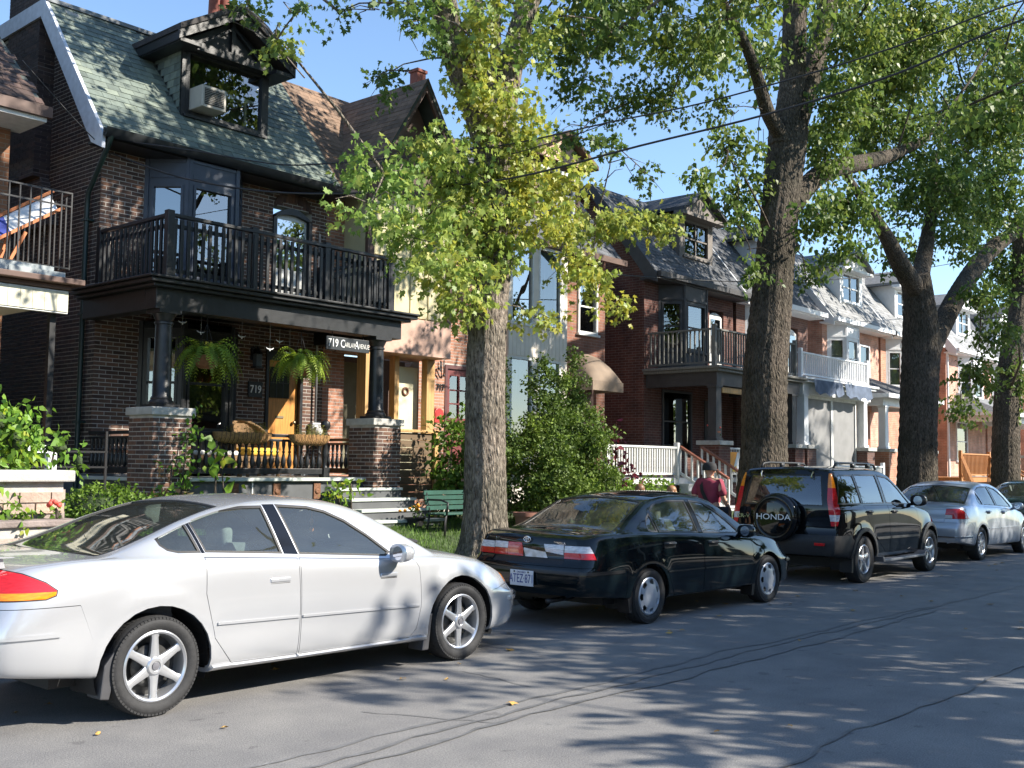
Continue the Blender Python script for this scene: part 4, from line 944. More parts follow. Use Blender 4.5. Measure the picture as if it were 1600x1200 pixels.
for x,y in((9.35,14.78),(10.45,14.78),(9.35,15.34),(10.45,15.34)): t=MB(); t.box(x-.03,x+.03,y-.03,y+.03,1.385,1.64); t.build('leg',M_WICK,so_)
# ------------------------------------------------------------ house 717 (rose brick, beige box front, brown roof)
M_BEIGE=pm('panel_beige',(.56,.50,.30),.7,var=.08,scale=3); M_PINK=pm('stucco_pink',(.50,.33,.26),.85,var=.12,scale=6,bump=.2); M_TIMB=pm('timber_honey',(.46,.27,.10),.6,var=.2,scale=4,stretch=(6,6,.7)); M_BRTR=pm('trim_brown',(.10,.055,.04),.6,var=.15)
hB=thing('brick_house','rose brick house with beige boxed front and steep brown front gable','house',(15.6,16,.6))
opB=[(13.62,15.62,1.4,6.75),(16.38,17.30,1.6,3.72)]
w=MB(); wallholes(w,13.105,17.95,.6,6.75,HY,HY+.25,opB); w.build('wall',M_MORT,hB)
bricks(hB,M_BRKB,(13.105,HY,.7),0,4.845,6.05,[(a-13.105,b-13.105,c-.7,d-.7) for a,b,c,d in opB],nobj=280,seed=15,keep=lambda p:True)
b=MB()                                       # projecting upper box
b.box(13.55,15.55,15.22,16.3,4.42,6.72); b.build('box_front',M_BEIGE,hB)
for i in range(4):
    p=MB(); x=13.57+.49*i; p.box(x+.015,x+.475,15.19,15.22,4.46,5.52); p.build('panel',M_BEIGE,hB,bevel=.006)
    p=MB(); p.box(x+.015,x+.475,15.19,15.22,5.56,6.66); p.build('panel',M_BEIGE,hB,bevel=.006)
b=MB(); b.box(13.40,15.62,15.10,16.2,3.72,4.42); b.build('stucco_band',M_PINK,hB,bevel=.01)
b=MB(); b.box(13.40,13.56,15.14,15.22,4.42,6.74); b.build('corner_board',M_BRTR,hB); b=MB(); b.box(15.55,15.66,15.14,15.22,4.42,6.74); b.build('corner_board',M_BRTR,hB)
b=MB(); b.box(13.42,13.60,15.15,15.4,1.3,3.72); b.build('post',M_TIMB,hB,bevel=.008)
b=MB(); b.box(14.48,14.60,15.5,15.66,1.3,3.72); b.build('post',M_TIMB,hB,bevel=.008)
b=MB(); b.box(15.36,15.58,15.5,15.66,1.3,3.72); b.build('post',M_TIMB,hB,bevel=.008)
b=MB(); b.box(13.6,15.6,16.4,16.5,1.3,3.72); b.build('recess_wall',M_BRTR,hB)
b=MB(); b.box(13.85,14.50,16.33,16.38,1.4,3.6); b.build('recess_panel',pm('panel_olive',(.16,.145,.09),.7),hB)
b=MB(); b.box(14.66,15.34,15.75,15.80,1.4,3.55); dB=b.build('garden_door',pm('panel_cream',(.62,.58,.40),.7,var=.06),hB,bevel=.004)
b=MB(); b.tube([(15.0+.07*math.cos(2*math.pi*i/20),15.735,3.06+.07*math.sin(2*math.pi*i/20)) for i in range(21)],.022,6,cap=False); b.build('wreath',pm('wreath_brown',(.2,.1,.07),.9,var=.4,scale=40),dB,smooth=True)
b=MB(); wallholes(b,16.38,17.30,1.6,3.72,15.98,16.06,[(16.45,17.23,1.6,3.64)]); b.build('door_frame',pm('paint_brown_red',(.09,.03,.028),.5),hB)
b=MB(); wallholes(b,16.45,17.23,1.6,3.64,16.02,16.07,[(16.55,17.13,2.6,3.5)]); dB=b.build('red_door',pm('paint_dark_red',(.15,.03,.028),.5),hB)
b=MB(); b.box(16.55,17.13,16.05,16.055,2.6,3.5); b.build('pane',M_WGL,dB); b=MB(); b.box(16.55,17.13,16.10,16.11,2.6,3.5); b.build('curtain',M_CURT,dB)
b=MB(); b.box(16.83,16.86,16.02,16.05,2.6,3.5); b.box(16.55,16.83,16.022,16.048,2.89,2.92); b.box(16.86,17.13,16.022,16.048,2.89,2.92); b.box(16.55,16.83,16.022,16.048,3.18,3.21); b.box(16.86,17.13,16.022,16.048,3.18,3.21); b.build('glazing_bar',MATS['paint_dark_red'],dB)
# roof
r=MB(); r.add([(13.06,EY,EZ),(18.1,EY,EZ),(18.1,RY,RZ),(13.06,RY,RZ),(18.1,24,RZ-.1),(13.06,24,RZ-.1)],[(0,1,2,3),(3,2,4,5)]); r.build('roof',MATS['roof_felt'],hB)
shingles(hB,M_SHBR,(13.06,EY,EZ),(1,0,0),(0,RY-EY,RZ-EZ),5.04,SL,expo=.13,wid=.3,th=.009,seed=14)
pkx,pkz,gl,gr,gzb=14.62,9.02,13.35,15.9,7.0
g=MB()
for a,b_ in(((gl,gzb),(pkx,pkz)),((pkx,pkz),(gr,gzb))): g.prism([a,b_,(b_[0],b_[1]+.12),(a[0],a[1]+.12)],'y',14.88,18.2)
gro=g.build('gable_roof',MATS['roof_felt'],hB)
for a,b_,sgn in(((gl,gzb+.12),(pkx,pkz+.12),1),((gr,gzb+.12),(pkx,pkz+.12),-1)):
    v=Vector((b_[0]-a[0],0,b_[1]-a[1])); shingles(gro,M_SHBR,(a[0],14.86,a[1]),(0,1,0),v,3.3,v.length,expo=.13,wid=.3,th=.009,seed=16+sgn)
g=MB(); g.prism([(gl+.12,gzb),(gr-.12,gzb),(pkx,pkz-.2)],'y',15.25,15.3); g.build('gable_panel',M_BRTR,hB)
g=MB(); g.box(gl+.1,gr-.1,15.12,15.9,6.74,7.0); g.build('eaves_trim',M_BRTR,hB)
g=MB()
for a,b_ in(((gl,gzb),(pkx,pkz)),((pkx,pkz),(gr,gzb))): g.prism([(a[0],a[1]-.14),(b_[0],b_[1]-.14),(b_[0],b_[1]),(a[0],a[1])],'y',14.90,14.95)
g.build('bargeboard',M_BRTR,hB)
g=MB(); g.box(13.08,13.40,15.36,15.46,6.58,6.72); g.build('gutter',M_PINK,hB); g=MB(); g.box(15.9,18.1,15.36,15.46,6.58,6.72); g.build('gutter',M_PINK,hB)
c=MB(); c.box(17.25,17.52,17.9,18.15,9.2,10.75); c.box(17.22,17.55,17.87,18.18,10.75,10.82); c.build('chimney',pm('chimney_red',(.22,.07,.05),.85,var=.2),hB)
c=MB(); c.box(12.35,12.85,18.8,19.3,9.1,10.75); c.box(12.30,12.90,18.75,19.35,10.55,10.63); cc=c.build('chimney',M_MORT,hA)
bricks(cc,M_BRKB,(12.35,18.8,9.2),0,.5,1.35,seed=44); bricks(cc,M_BRKB,(12.35,19.3,9.2),-math.pi/2,.5,1.35,seed=45)
c=MB(); c.lathe([(.12,10.75),(.11,11.15),(.13,11.2)],c=(12.5,19.05,0),n=12); c.build('chimney_pot',MATS['chimney_red'],cc,smooth=R(40)); c=MB(); c.lathe([(.12,10.75),(.10,11.25),(.12,11.3)],c=(12.75,19.05,0),n=12); c.build('chimney_pot',MATS['chimney_red'],cc,smooth=R(40))
mt=thing('electricity_meter','round glass electricity meter on a tall grey conduit beside the porch','meter',(12.92,15.9,2.0))
m=MB(); m.tube([(12.90,15.93,2.35),(12.90,15.93,5.9)],.022,8); m.build('conduit',pm('conduit_grey',(.35,.36,.37),.4,.4),mt,smooth=True); m=MB(); m.box(12.80,13.0,15.88,15.98,2.05,2.36); m.build('box',MATS['conduit_grey'],mt,bevel=.01); m=MB(); m.lathe([(.09,15.88),(.09,15.80),(.06,15.77),(0,15.765)],c=(12.9,0,2.22),axis='y',n=18,cap=False); m.build('dial_glass',M_TLWHT,mt,smooth=R(40))
t=thing('number_sign','black metal house number 717 with a bracket ornament on rose brick','house number',(16.05,15.97,3.2)); text('lettering','717',M_BLACK,t,(16.235,15.975,3.22),.20,(math.pi/2,0,0),ext=.006,sx=.8)
t=MB(); t.tube([(16.2,15.96,3.42),(16.12,15.95,3.52),(16.14,15.95,3.62),(16.2,15.95,3.56),(16.2,15.95,3.78)],.014,6); t.tube([(16.3,15.95,3.5),(16.3,15.95,3.8)],.014,6); t.ball((16.3,15.95,3.48),.03,8,6); t.ball((16.14,15.95,3.62),.03,8,6); tag(t.build('wall_ornament',M_BLACK,smooth=True),'curly black iron ornament above the number 717','ornament')
t=thing('mailbox','red rounded mailbox under the number 717','mailbox',(16.0,15.85,2.5)); m=MB(); m.prism([(15.9,2.48),(16.16,2.48),(16.16,2.66)]+[(16.03+.13*math.cos(a),2.66+.12*math.sin(a)) for a in [math.pi*k/8 for k in range(1,8)]]+[(15.9,2.66)],'y',15.80,15.97); m.build('body',pm('paint_mail_red',(.42,.03,.025),.4),t,bevel=.006); m=MB(); m.box(15.93,16.13,15.79,15.80,2.55,2.68); m.build('flap',MATS['paint_mail_red'],t)
# wooden privacy fence beside the steps
fB=thing('timber_fence','honey brown horizontal board fence right of the porch steps','fence',(14.0,14.4,.6))
for i in range(9): m=MB(); z=.98+.135*i; m.box(13.30,14.50,14.40+.003*(i%2),14.43,z,z+.128); m.build('board',pm('timber_brown',(.13,.085,.045),.7,var=.25,scale=3,stretch=(.7,6,6)),fB,bevel=.004)
for x in(13.32,14.50): m=MB(); m.box(x-.05,x+.05,14.34,14.44,.55,2.26); m.build('post',M_TIMB if x>14 else MATS['timber_brown'],fB,bevel=.006)
m=MB(); m.box(13.25,14.58,14.34,14.47,2.20,2.25); m.build('top_rail',M_TIMB,fB,bevel=.006)
m=MB()
for i in range(12): m.bar((13.3+.1*i,14.41,.62),(13.3+.1*i+.3 if i<9 else 14.48,14.41,.92 if i<9 else .62+1.18-.1*i),.02,.01,(0,1,0)); m.bar((13.3+.1*i,14.425,.62),(max(13.3,13.3+.1*i-.3),14.425,.92 if i>2 else .62+.1*i),.02,.01,(0,1,0))
m.build('lattice',MATS['timber_brown'],fB)
# ------------------------------------------------------------ house 715: siding bay, dormer, awning
hC=thing('brick_house','brick house with tall beige glazed bay, brown dormer and tan awning','house',(20,16,.6)); M_BRKC=brickmat('brick_brown_red',(.20,.085,.055),(.27,.115,.075),(.26,.2,.17))
opC=[(18.0,20.2,.9,6.7),(20.95,21.75,4.85,6.2),(20.75,21.75,1.5,3.6)]
w=MB(); wallholes(w,17.955,22.1,.6,6.75,HY,HY+.25,opC); w.box(21.85,22.1,16.25,24,.6,6.75); w.build('wall',M_BRKC,hC)
M_SIDE=pm('siding_beige',(.66,.60,.52),.6,var=.08,scale=4)
s=MB(); wallholes(s,17.75,19.85,.8,6.72,15.45,15.55,[(17.85,18.62,4.75,6.55),(18.80,19.62,4.75,6.55),(17.85,18.62,2.2,4.0),(18.80,19.62,2.2,4.0)]); s.box(17.75,17.85,15.55,16.0,.8,6.72); s.box(19.75,19.85,15.55,16,.8,6.72)
bC=s.build('bay_front',M_SIDE,hC)
for i in range(15):
    x=17.77+.137*i; m=MB(); m.box(x,x+.128,15.435,15.45,4.03,4.72); m.build('siding_board',M_SIDE,bC)
for x0,x1 in((17.85,18.62),(18.80,19.62)):
    win(bC,(x0,15.47,4.75),0,x1-x0,1.8,M_WORNW,fw=.05,bars=(0,0),glass=M_WGLB if x0<18 else M_WGL,curtain=None if x0<18 else M_CURG,room=x0<18); win(bC,(x0,15.47,2.2),0,x1-x0,1.8,M_WORNW,fw=.05,bars=(0,0),glass=M_WGL,curtain=M_CURG,room=False)
win(hC,(20.95,15.98,4.85),0,.8,1.35,M_WORNW,fw=.06,bars=(0,1),glass=M_WGLB)
r=MB(); r.add([(18.1,EY,EZ),(22.2,EY,EZ),(22.2,RY,RZ),(18.1,RY,RZ),(22.2,24,RZ-.1),(18.1,24,RZ-.1)],[(0,1,2,3),(3,2,4,5)]); r.build('roof',MATS['roof_felt'],hC)
shingles(hC,M_SHGR,(18.1,EY,EZ),(1,0,0),(0,RY-EY,RZ-EZ),4.1,SL,expo=.14,wid=.35,th=.009,seed=24)
d=MB(); wallholes(d,19.35,21.15,7.4,8.95,16.1,16.2,[(19.6,20.95,7.6,8.75)]); d.prism([(16.2,7.45),(16.2,8.95),(17.4,8.95),(16.25,7.45)],'x',19.35,19.45); d.prism([(16.2,7.45),(16.2,8.95),(17.4,8.95),(16.25,7.45)],'x',21.05,21.15); dC=d.build('dormer',M_BRTR,hC)
win(dC,(19.6,16.12,7.6),0,1.35,1.15,M_WHITE,fw=.08,bars=(1,1),glass=M_WGL,curtain=M_CURT,cur_part=.5)
d=MB(); d.prism([(19.1,8.9),(20.25,9.55),(21.4,8.9),(21.4,9.0),(20.25,9.66),(19.1,9.0)],'y',15.7,18.2); d.build('dormer_roof',M_SHBR,dC); d=MB(); d.prism([(19.2,8.9),(21.3,8.9),(20.25,9.5)],'y',15.9,15.95); d.build('pediment',M_PINK,dC)
g=MB(); g.box(18.1,22.15,15.36,15.46,6.58,6.72); g.build('gutter',M_BRTR,hC)
c=MB(); c.box(20.9,21.4,18.5,19.0,9.2,10.3); c.build('chimney',M_BRKC,hC)
d=MB(); d.box(20.80,21.70,16.05,16.1,1.5,3.55); d.build('front_door',M_BRTR,hC)
aw=thing('door_awning','tan fabric dome awning over the doorway behind the cedars','awning',(21.1,15.5,3.5)); m=MB(); n=12; vs=[]
for i in range(n+1):
    a=math.pi*i/n; x=21.05-.62*math.cos(a)
    for k in range(6): t_=k/5*math.pi/2; vs.append((x,16.0-.85*math.sin(t_)*(.35+.65*math.sin(a)) if False else 16.0-.85*math.sin(t_),3.62+(.75*math.sin(a))*math.cos(t_)*.98+.0))
m.add(vs,[(i*6+k,(i+1)*6+k,(i+1)*6+k+1,i*6+k+1) for i in range(n) for k in range(5)]); M_AWN=pm('awning_tan',(.22,.165,.12),.85,var=.12,scale=5); m.build('canopy',M_AWN,aw,smooth=True)
m=MB(); m.box(20.43,21.67,15.13,15.15,3.40,3.63); m.box(20.43,20.45,15.15,16,3.40,3.63); m.box(21.65,21.67,15.15,16,3.40,3.63); m.build('valance',M_AWN,aw)
# ------------------------------------------------------------ further row houses
M_BRKD=brickmat('brick_red_shaded',(.10,.037,.028),(.145,.054,.038),(.2,.15,.13)); M_BRKE=brickmat('brick_purple',(.12,.06,.05),(.17,.08,.06),(.2,.17,.15)); M_BRKF=brickmat('brick_salmon',(.47,.25,.185),(.55,.31,.235),(.5,.42,.36)); M_BRKG=brickmat('brick_orange',(.42,.19,.12),(.50,.24,.155),(.45,.36,.3))  # the dark red brick is lowered in colour to stand in for shade
M_WEATH=pm('timber_weathered',(.17,.165,.15),.8,var=.25,scale=5,stretch=(6,6,.8)); M_DKTR=pm('trim_charcoal',(.045,.043,.045),.6,var=.2); M_CEDAR=pm('timber_cedar',(.40,.18,.06),.6,var=.25,scale=4,stretch=(6,6,.8)); M_SCREEN=pm('screen_grey',(.22,.22,.22),.7,var=.12,scale=3)
PK={}
def slatrail(parent,a,b,z,h,mat,sp=.13,pw=.035,posts=True,name='railing',cap=None):
    a,b=Vector((*a,0)),Vector((*b,0)); m=MB(); m.bar((a.x,a.y,z+h),(b.x,b.y,z+h),.09,.045); m.bar((a.x,a.y,z+.1),(b.x,b.y,z+.1),.05,.05); o=m.build(name,mat,parent); key=(mat.name,pw,round(h,2))
    if key not in PK: q=MB(); q.box(-pw/2,pw/2,-pw/2,pw/2,0,h-.12); PK[key]=proto(q,'picket',mat)
    L_=(b-a).length; n=max(2,int(L_/sp))
    for i in range(n): p=a.lerp(b,(i+.5)/n); put('picket',PK[key],o,(p.x,p.y,z+.10))
    if posts:
        for p in(a,b): q=MB(); q.box(p.x-.055,p.x+.055,p.y-.055,p.y+.055,z-.02,z+h+.12); q.build('post',mat,o,bevel=.006)
    return o
def stair_rail(parent,top,bot,mat,capm,n=8,name='stair_railing'):
    top,bot=Vector(top),Vector(bot); m=MB(); m.bar(top+Vector((0,0,.75)),bot+Vector((0,0,.75)),.10,.05); o=m.build(name,capm,parent); q=MB(); m2=MB(); m2.bar(top+Vector((0,0,.12)),bot+Vector((0,0,.12)),.05,.06); m2.build('stringer',mat,o)
    for i in range(n+1):
        p=top.lerp(bot,i/n); q=MB(); q.box(p.x-.02,p.x+.02,p.y-.02,p.y+.02,p.z+.1,p.z+.73); q.build('picket',mat,o)
def stairs(parent,x0,x1,ytop,ztop,n,mat,rise=.17,run=.27):
    for i in range(n): m=MB(); z=ztop-rise*(i+1); y=ytop-run*i; m.box(x0,x1,y-run-.02,y,z-.05,z); s_=m.build('step',mat,parent); m=MB(); m.box(x0+.02,x1-.02,y-run,y-.02,.2,z-.05); m.build('riser',mat,s_)
def trap(parent,x0,x1,z0,z1,wz0,wz1,mat,dep=.5,glass=None,curt=None,name='bay_window'):
    k=(x1-x0)*.24; pts=[(x0,HY),(x0+k,HY-dep),(x1-k,HY-dep),(x1,HY)]; m=MB(); todo=[]
    for i in range(3):
        a,b_=Vector(pts[i]),Vector(pts[i+1]); L_=(b_-a).length; ang=math.atan2(b_.y-a.y,b_.x-a.x); l=MB(); wallholes(l,0,L_,z0,z1,0,.06,[(.09,L_-.09,wz0,wz1)]); l.box(-.01,.05,-.02,0,z0,z1); l.box(L_-.05,L_+.01,-.02,0,z0,z1); l.box(.05,L_-.05,-.03,0,wz1+.06,wz1+.12)
        xf(l,(a.x,a.y,0),ang); m.add(l.v,l.f); todo.append((a,ang,L_))
    m.prism(pts,'z',z1-.04,z1); m.prism(pts,'z',z0,z0+.04); o=m.build(name,mat,parent)
    for a,ang,L_ in todo: win(o,(a.x+math.cos(ang)*.09-math.sin(ang)*.01,a.y+math.sin(ang)*.09+math.cos(ang)*.01,wz0),ang,L_-.18,wz1-wz0,mat,fw=.05,bars=(0,1),glass=glass or M_WGL,curtain=curt,room=False)
    r=MB(); r.box(x0+.05,x1-.05,HY+.8,HY+.85,z0,z1); r.build('room_interior',M_ROOMD,o); return o
def rowhouse(X0,X1,label,brick,roofm,trim,dormx=None,dtrim=None,bayx=None,doorx=None,seed=1,barge=None,gut=None,winx=None,lowx=None,curt=None):
    h=thing('brick_house',label,'house',((X0+X1)/2,HY,.6)); ops=[]
    if bayx: ops.append((bayx[0],bayx[1],4.3,6.6))
    if doorx: ops.append((doorx[0],doorx[1],4.2,6.15))
    if winx: ops.append((winx[0],winx[1],4.7,6.1))
    for a,b,c,d in lowx or []: ops.append((a,b,c,d))
    w=MB(); wallholes(w,X0,X1,.6,6.75,HY,HY+.25,ops); w.box(X0,X0+.25,HY+.25,24,.6,6.75); w.prism([(16.0,6.75),(17.5,9.2),(24,9.2),(24,6.75)],'x',X0,X0+.25); w.box(X1-.25,X1,HY+.25,24,.6,6.75); w.prism([(16.0,6.75),(17.5,9.2),(24,9.2),(24,6.75)],'x',X1-.25,X1); w.build('wall',brick,h)
    a,b=X0-.2,X1+.15; r=MB(); r.add([(a,EY,EZ),(b,EY,EZ),(b,RY,RZ),(a,RY,RZ),(b,24,RZ-.1),(a,24,RZ-.1)],[(0,1,2,3),(3,2,4,5)]); r.build('roof',MATS['roof_felt'],h)
    shingles(h,roofm,(a,EY,EZ),(1,0,0),(0,RY-EY,RZ-EZ),b-a,SL,expo=.15,wid=.4,th=.009,seed=seed)
    bm_=barge or trim; q=[(EY-.05,EZ-.05),(RY,RZ+.03),(20,RZ-.02),(20,RZ-.28),(RY+.10,RZ-.24),(EY+.28,EZ-.16),(EY-.05,EZ-.28)]
    m=MB(); m.prism(q,'x',a-.05,a); m.build('bargeboard',bm_,h)
    m=MB(); m.box(a,b,15.34,15.46,6.56,6.71); m.build('gutter',gut or trim,h); m=MB(); m.box(a,b,15.46,16,6.52,6.57); m.build('soffit',trim,h)
    if dormx:
        x0,x1=dormx; dt=dtrim or trim; d=MB(); wallholes(d,x0,x1,7.4,8.75,16.1,16.2,[(x0+.2,x1-.2,7.55,8.6)])
        for x in(x0,x1-.1): d.prism([(16.2,7.45),(16.2,8.75),(17.3,8.75),(16.25,7.45)],'x',x,x+.1)
        do=d.build('dormer',dt,h); win(do,(x0+.2,16.12,7.55),0,x1-x0-.4,1.05,dt,fw=.07,bars=(1,1),glass=M_WGL,curtain=curt,cur_part=.6)
        cx=(x0+x1)/2; d=MB(); d.prism([(x0-.3,8.72),(cx,9.35),(x1+.3,8.72),(x1+.3,8.82),(cx,9.46),(x0-.3,8.82)],'y',15.75,18); d.build('dormer_roof',roofm,do); d=MB(); d.prism([(x0-.2,8.72),(x1+.2,8.72),(cx,9.28)],'y',15.92,15.97); d.box(x0-.3,x1+.3,15.78,16.1,8.62,8.72); d.build('pediment',dt,do)
    if bayx: trap(h,bayx[0],bayx[1],4.25,6.55,4.75,6.05,trim,curt=curt)
    if doorx:
        m=MB(); m.prism(arch(doorx[0],doorx[1],4.2,5.95,.15),'y',16.05,16.1); d=m.build('balcony_door',M_WORNW,h); m=MB(); m.box(doorx[0]+.14,doorx[1]-.14,16.03,16.05,4.9,5.9); m.build('pane',M_WGLB,d)
    if winx: win(h,(winx[0],15.98,4.7),0,winx[1]-winx[0],1.4,trim if trim!=M_DKTR else M_WORNW,bars=(0,1),curtain=M_CURT)
    for a,b,c,d in lowx or []: win(h,(a,15.98,c),0,b-a,d-c,trim,bars=(0,1))
    return h
def porch(h,x0,x1,colm,beam,deckm,railm,ped,railh=.9,rail=True,colx=None,pedm=None,zt=4.1,roof=None,floor=M_CONC):
    m=MB(); m.box(x0,x1,13.95,16,1.25,1.36); m.build('porch_floor',floor,h); m=MB(); m.box(x0+.05,x1-.05,14.0,15.99,.5,1.25); m.build('porch_base',ped,h)
    for cx in colx or(x0+.35,x1-.35):
        m=MB(); m.box(cx-.28,cx+.28,13.72,14.28,.5,2.18); p=m.build('pedestal',ped,h); m=MB(); m.box(cx-.34,cx+.34,13.66,14.34,2.18,2.29); m.build('cap',M_STONE,p,bevel=.01)
        m=MB(); m.prism([(cx-.15,2.29),(cx+.15,2.29),(cx+.12,zt-.4),(cx-.12,zt-.4)],'y',13.88,14.12); m.box(cx-.17,cx+.17,13.85,14.15,2.29,2.36); m.box(cx-.16,cx+.16,13.86,14.14,zt-.42,zt-.36); m.build('column',colm,h,bevel=.008)
    m=MB(); m.box(x0,x1,13.88,14.14,zt-.36,zt-.02); m.box(x0,x0+.2,14.14,16,zt-.36,zt-.02); m.box(x1-.2,x1,14.14,16,zt-.36,zt-.02); m.build('porch_beam',beam,h)
    if roof:
        m=MB(); o=.3; m.add([(x0-o,13.6,zt),(x1+o,13.6,zt),(x1+o,16,zt),(x0-o,16,zt),(x0+1.2,16,zt+.95),(x1-1.2,16,zt+.95)],[(0,1,5,4),(0,4,3),(1,2,5),(3,2,1,0)]); ro=m.build('porch_roof',roof,h); m=MB(); m.box(x0-o,x1+o,13.56,13.62,zt-.12,zt+.02); m.box(x0-o-.03,x0-o+.02,13.62,16,zt-.12,zt+.02); m.build('fascia',beam,ro)
    else:
        m=MB(); m.box(x0-.15,x1+.15,13.75,15.99,zt-.02,zt+.05); m.box(x0-.22,x1+.22,13.68,15.98,zt+.053,zt+.12); m.build('balcony_deck',deckm,h,bevel=.01)
        if rail: slatrail(h,(x0+.05,13.98),(x1-.05,13.98),zt+.12,railh,railm,name='balcony_railing'); slatrail(h,(x0+.05,14.08),(x0+.05,15.95),zt+.12,railh,railm,posts=False,name='balcony_railing')
# 713
hD=rowhouse(23.85,28.55,'shaded red brick house with grey timber balcony and dark dormer','placeholder' and M_BRKD,M_SHGR,M_DKTR,dormx=(25.75,27.55),bayx=(24.55,26.75),doorx=(27.2,28.0),seed=51,lowx=[(24.7,26.2,2.0,3.7)],dtrim=pm('trim_grey_brown',(.16,.14,.125),.7))
porch(hD,23.95,28.5,M_DKTR,M_DKTR,M_WEATH,M_WEATH,M_BRKD,colx=(24.05,28.2),zt=4.05,railh=.95)
m=MB(); m.box(26.9,27.75,15.97,16.0,1.4,3.5); d=m.build('front_door',M_DKTR,hD); m=MB(); m.box(24.35,27.9,13.95,14.05,3.52,3.66); m.build('beam_trim',M_TIMB,hD)
slatrail(hD,(24.4,14.0),(26.0,14.0),1.36,.75,M_WORNW,name='porch_railing')
# porch stairs of 715
m=MB(); m.box(20.2,22.3,13.95,16,1.2,1.36); m.build('porch_floor',M_WORNW,hC); m=MB(); m.box(20.25,22.25,14,15.95,.5,1.2); m.build('porch_base',M_DKTR,hC)
slatrail(hC,(19.4,13.98),(22.25,13.98),1.36,.72,M_WORNW,sp=.10,name='porch_railing'); stairs(hC,22.35,23.35,14.0,1.40,4,M_WORNW); m=MB(); m.box(22.3,23.4,13.98,16,1.2,1.36); m.build('porch_floor',M_WORNW,hC)
M_RBR=pm('handrail_red_brown',(.22,.075,.045),.5,var=.15)
stair_rail(hC,(22.35,13.95,1.36),(22.35,12.65,.62),M_WORNW,M_RBR); stair_rail(hC,(23.35,13.95,1.36),(23.35,12.65,.62),M_WORNW,M_RBR)
# 711
hE=rowhouse(28.75,33.5,'purple brick house with white slatted balcony and screened porch','x' and M_BRKE,M_SHGR,M_WHITE,dormx=(30.4,32.2),bayx=(29.3,31.2),doorx=(32.0,32.8),seed=52,lowx=[],curt=M_CURT,barge=M_WHITE)
porch(hE,28.75,33.5,M_WHITE,M_WHITE,M_WHITE,M_WHITE,M_BRKE,colx=(28.95,33.1),zt=4.1,railh=.72)
for x0,x1 in((29.3,31.0),(31.1,32.75)): m=MB(); m.box(x0,x1,14.1,14.14,1.4,3.7); s_=m.build('porch_screen',M_SCREEN,hE); m=MB(); wallholes(m,x0-.05,x1+.05,1.36,3.74,14.06,14.10,[(x0+.02,x1-.02,1.45,3.65)]); m.build('screen_frame',M_WORNW,s_)
for i,x in enumerate((29.9,32.0)):
    b=MB(); n=14; vs=[]
    for k in range(n+1):
        t=k/n; xx=x-.95+1.9*t; dz=.34+.10*abs(math.sin(t*math.pi*3)); vs+=[(xx,13.64,4.16),(xx,13.60-.03*math.sin(t*20),4.16-dz)]
    b.add(vs,[(2*k,2*k+2,2*k+3,2*k+1) for k in range(n)]); tag(b.build('fabric_swag',pm('swag_blue',(.10,.13,.19),.9,var=.2),smooth=True),['blue grey scalloped swag under the white balcony, nearer the thick tree','blue grey scalloped swag under the white balcony, far end'][i],'swag','swags under the white balcony')
slatrail(hE,(29.4,13.2),(32.7,13.2),.9,.8,M_WHITE,sp=.11,name='garden_railing')
# 709, 707
hF=rowhouse(34.6,39.4,'sunlit salmon brick house with white bay and hipped porch roof','x' and M_BRKF,M_SHLG,M_WHITE,dormx=(36.3,38.2),bayx=(35.0,36.9),seed=53,winx=(37.6,38.5),curt=M_CURT,lowx=[(35.2,36.6,2.0,3.6)])
porch(hF,34.5,38.9,M_WHITE,M_WHITE,M_WHITE,M_WHITE,M_BRKG,roof=M_SHGR,zt=4.05,colx=(34.8,38.5))
for i in range(9): m=MB(); x=35.2+.16*i; m.box(x,x+.152,15.2,15.23,1.4,3.6); m.build('timber_board',pm('timber_red',(.26,.085,.04),.6,var=.2,scale=3,stretch=(5,5,.6)),hF)
hG=rowhouse(39.6,44.4,'salmon brick house behind the third street tree with cedar deck','x' and M_BRKG,M_SHLG,M_WHITE,dormx=(41.3,43.2),bayx=(40.1,42.0),seed=54,winx=(42.6,43.5),curt=M_CURT,lowx=[(41.5,42.9,2.0,3.6)])
m=MB(); m.box(39.8,43.9,13.2,16,1.2,1.36); m.build('deck_floor',M_CEDAR,hG); slatrail(hG,(39.85,13.25),(43.0,13.25),1.36,.85,M_CEDAR,sp=.14,name='deck_railing'); stairs(hG,43.0,43.9,13.2,1.36,4,M_CEDAR); stair_rail(hG,(43.0,13.2,1.36),(43.0,11.9,.6),M_CEDAR,M_CEDAR); stair_rail(hG,(43.9,13.2,1.36),(43.9,11.9,.6),M_CEDAR,M_CEDAR); stair_rail(hG,(39.85,13.2,1.36),(38.2,12.3,.45),M_CEDAR,M_CEDAR)
hH=rowhouse(46.5,51.5,'sunlit pink brick house with white trim near the right edge','x' and M_BRKF,M_SHLG,M_WHITE,dormx=(48.2,50.0),bayx=(48.0,50.2),seed=55,curt=M_CURT,lowx=[(47.6,49.0,2.0,3.7)])
porch(hH,46.6,51.3,M_WHITE,M_WHITE,M_WHITE,M_WHITE,M_BRKF,roof=M_SHLG,zt=4.0); m=MB(); m.tube([(46.42,15.9,6.6),(46.42,15.9,.8)],.05,8); m.build('downspout',M_WHITE,hH)
hI=rowhouse(51.8,56.8,'white trimmed brick house farthest along the row, behind the fourth tree','x' and M_BRKF,M_SHGR,M_WHITE,dormx=(53.5,55.3),bayx=(52.5,54.5),seed=56,curt=M_CURT)
porch(hI,51.9,56.6,M_WHITE,M_WHITE,M_WHITE,M_WHITE,M_BRKF,zt=4.0)
hJ=rowhouse(58.5,70,'pale brick house at the far end of the street behind foliage','x' and M_BRKF,M_SHLG,M_WHITE,dormx=(61,63),bayx=(59.5,62),seed=57)
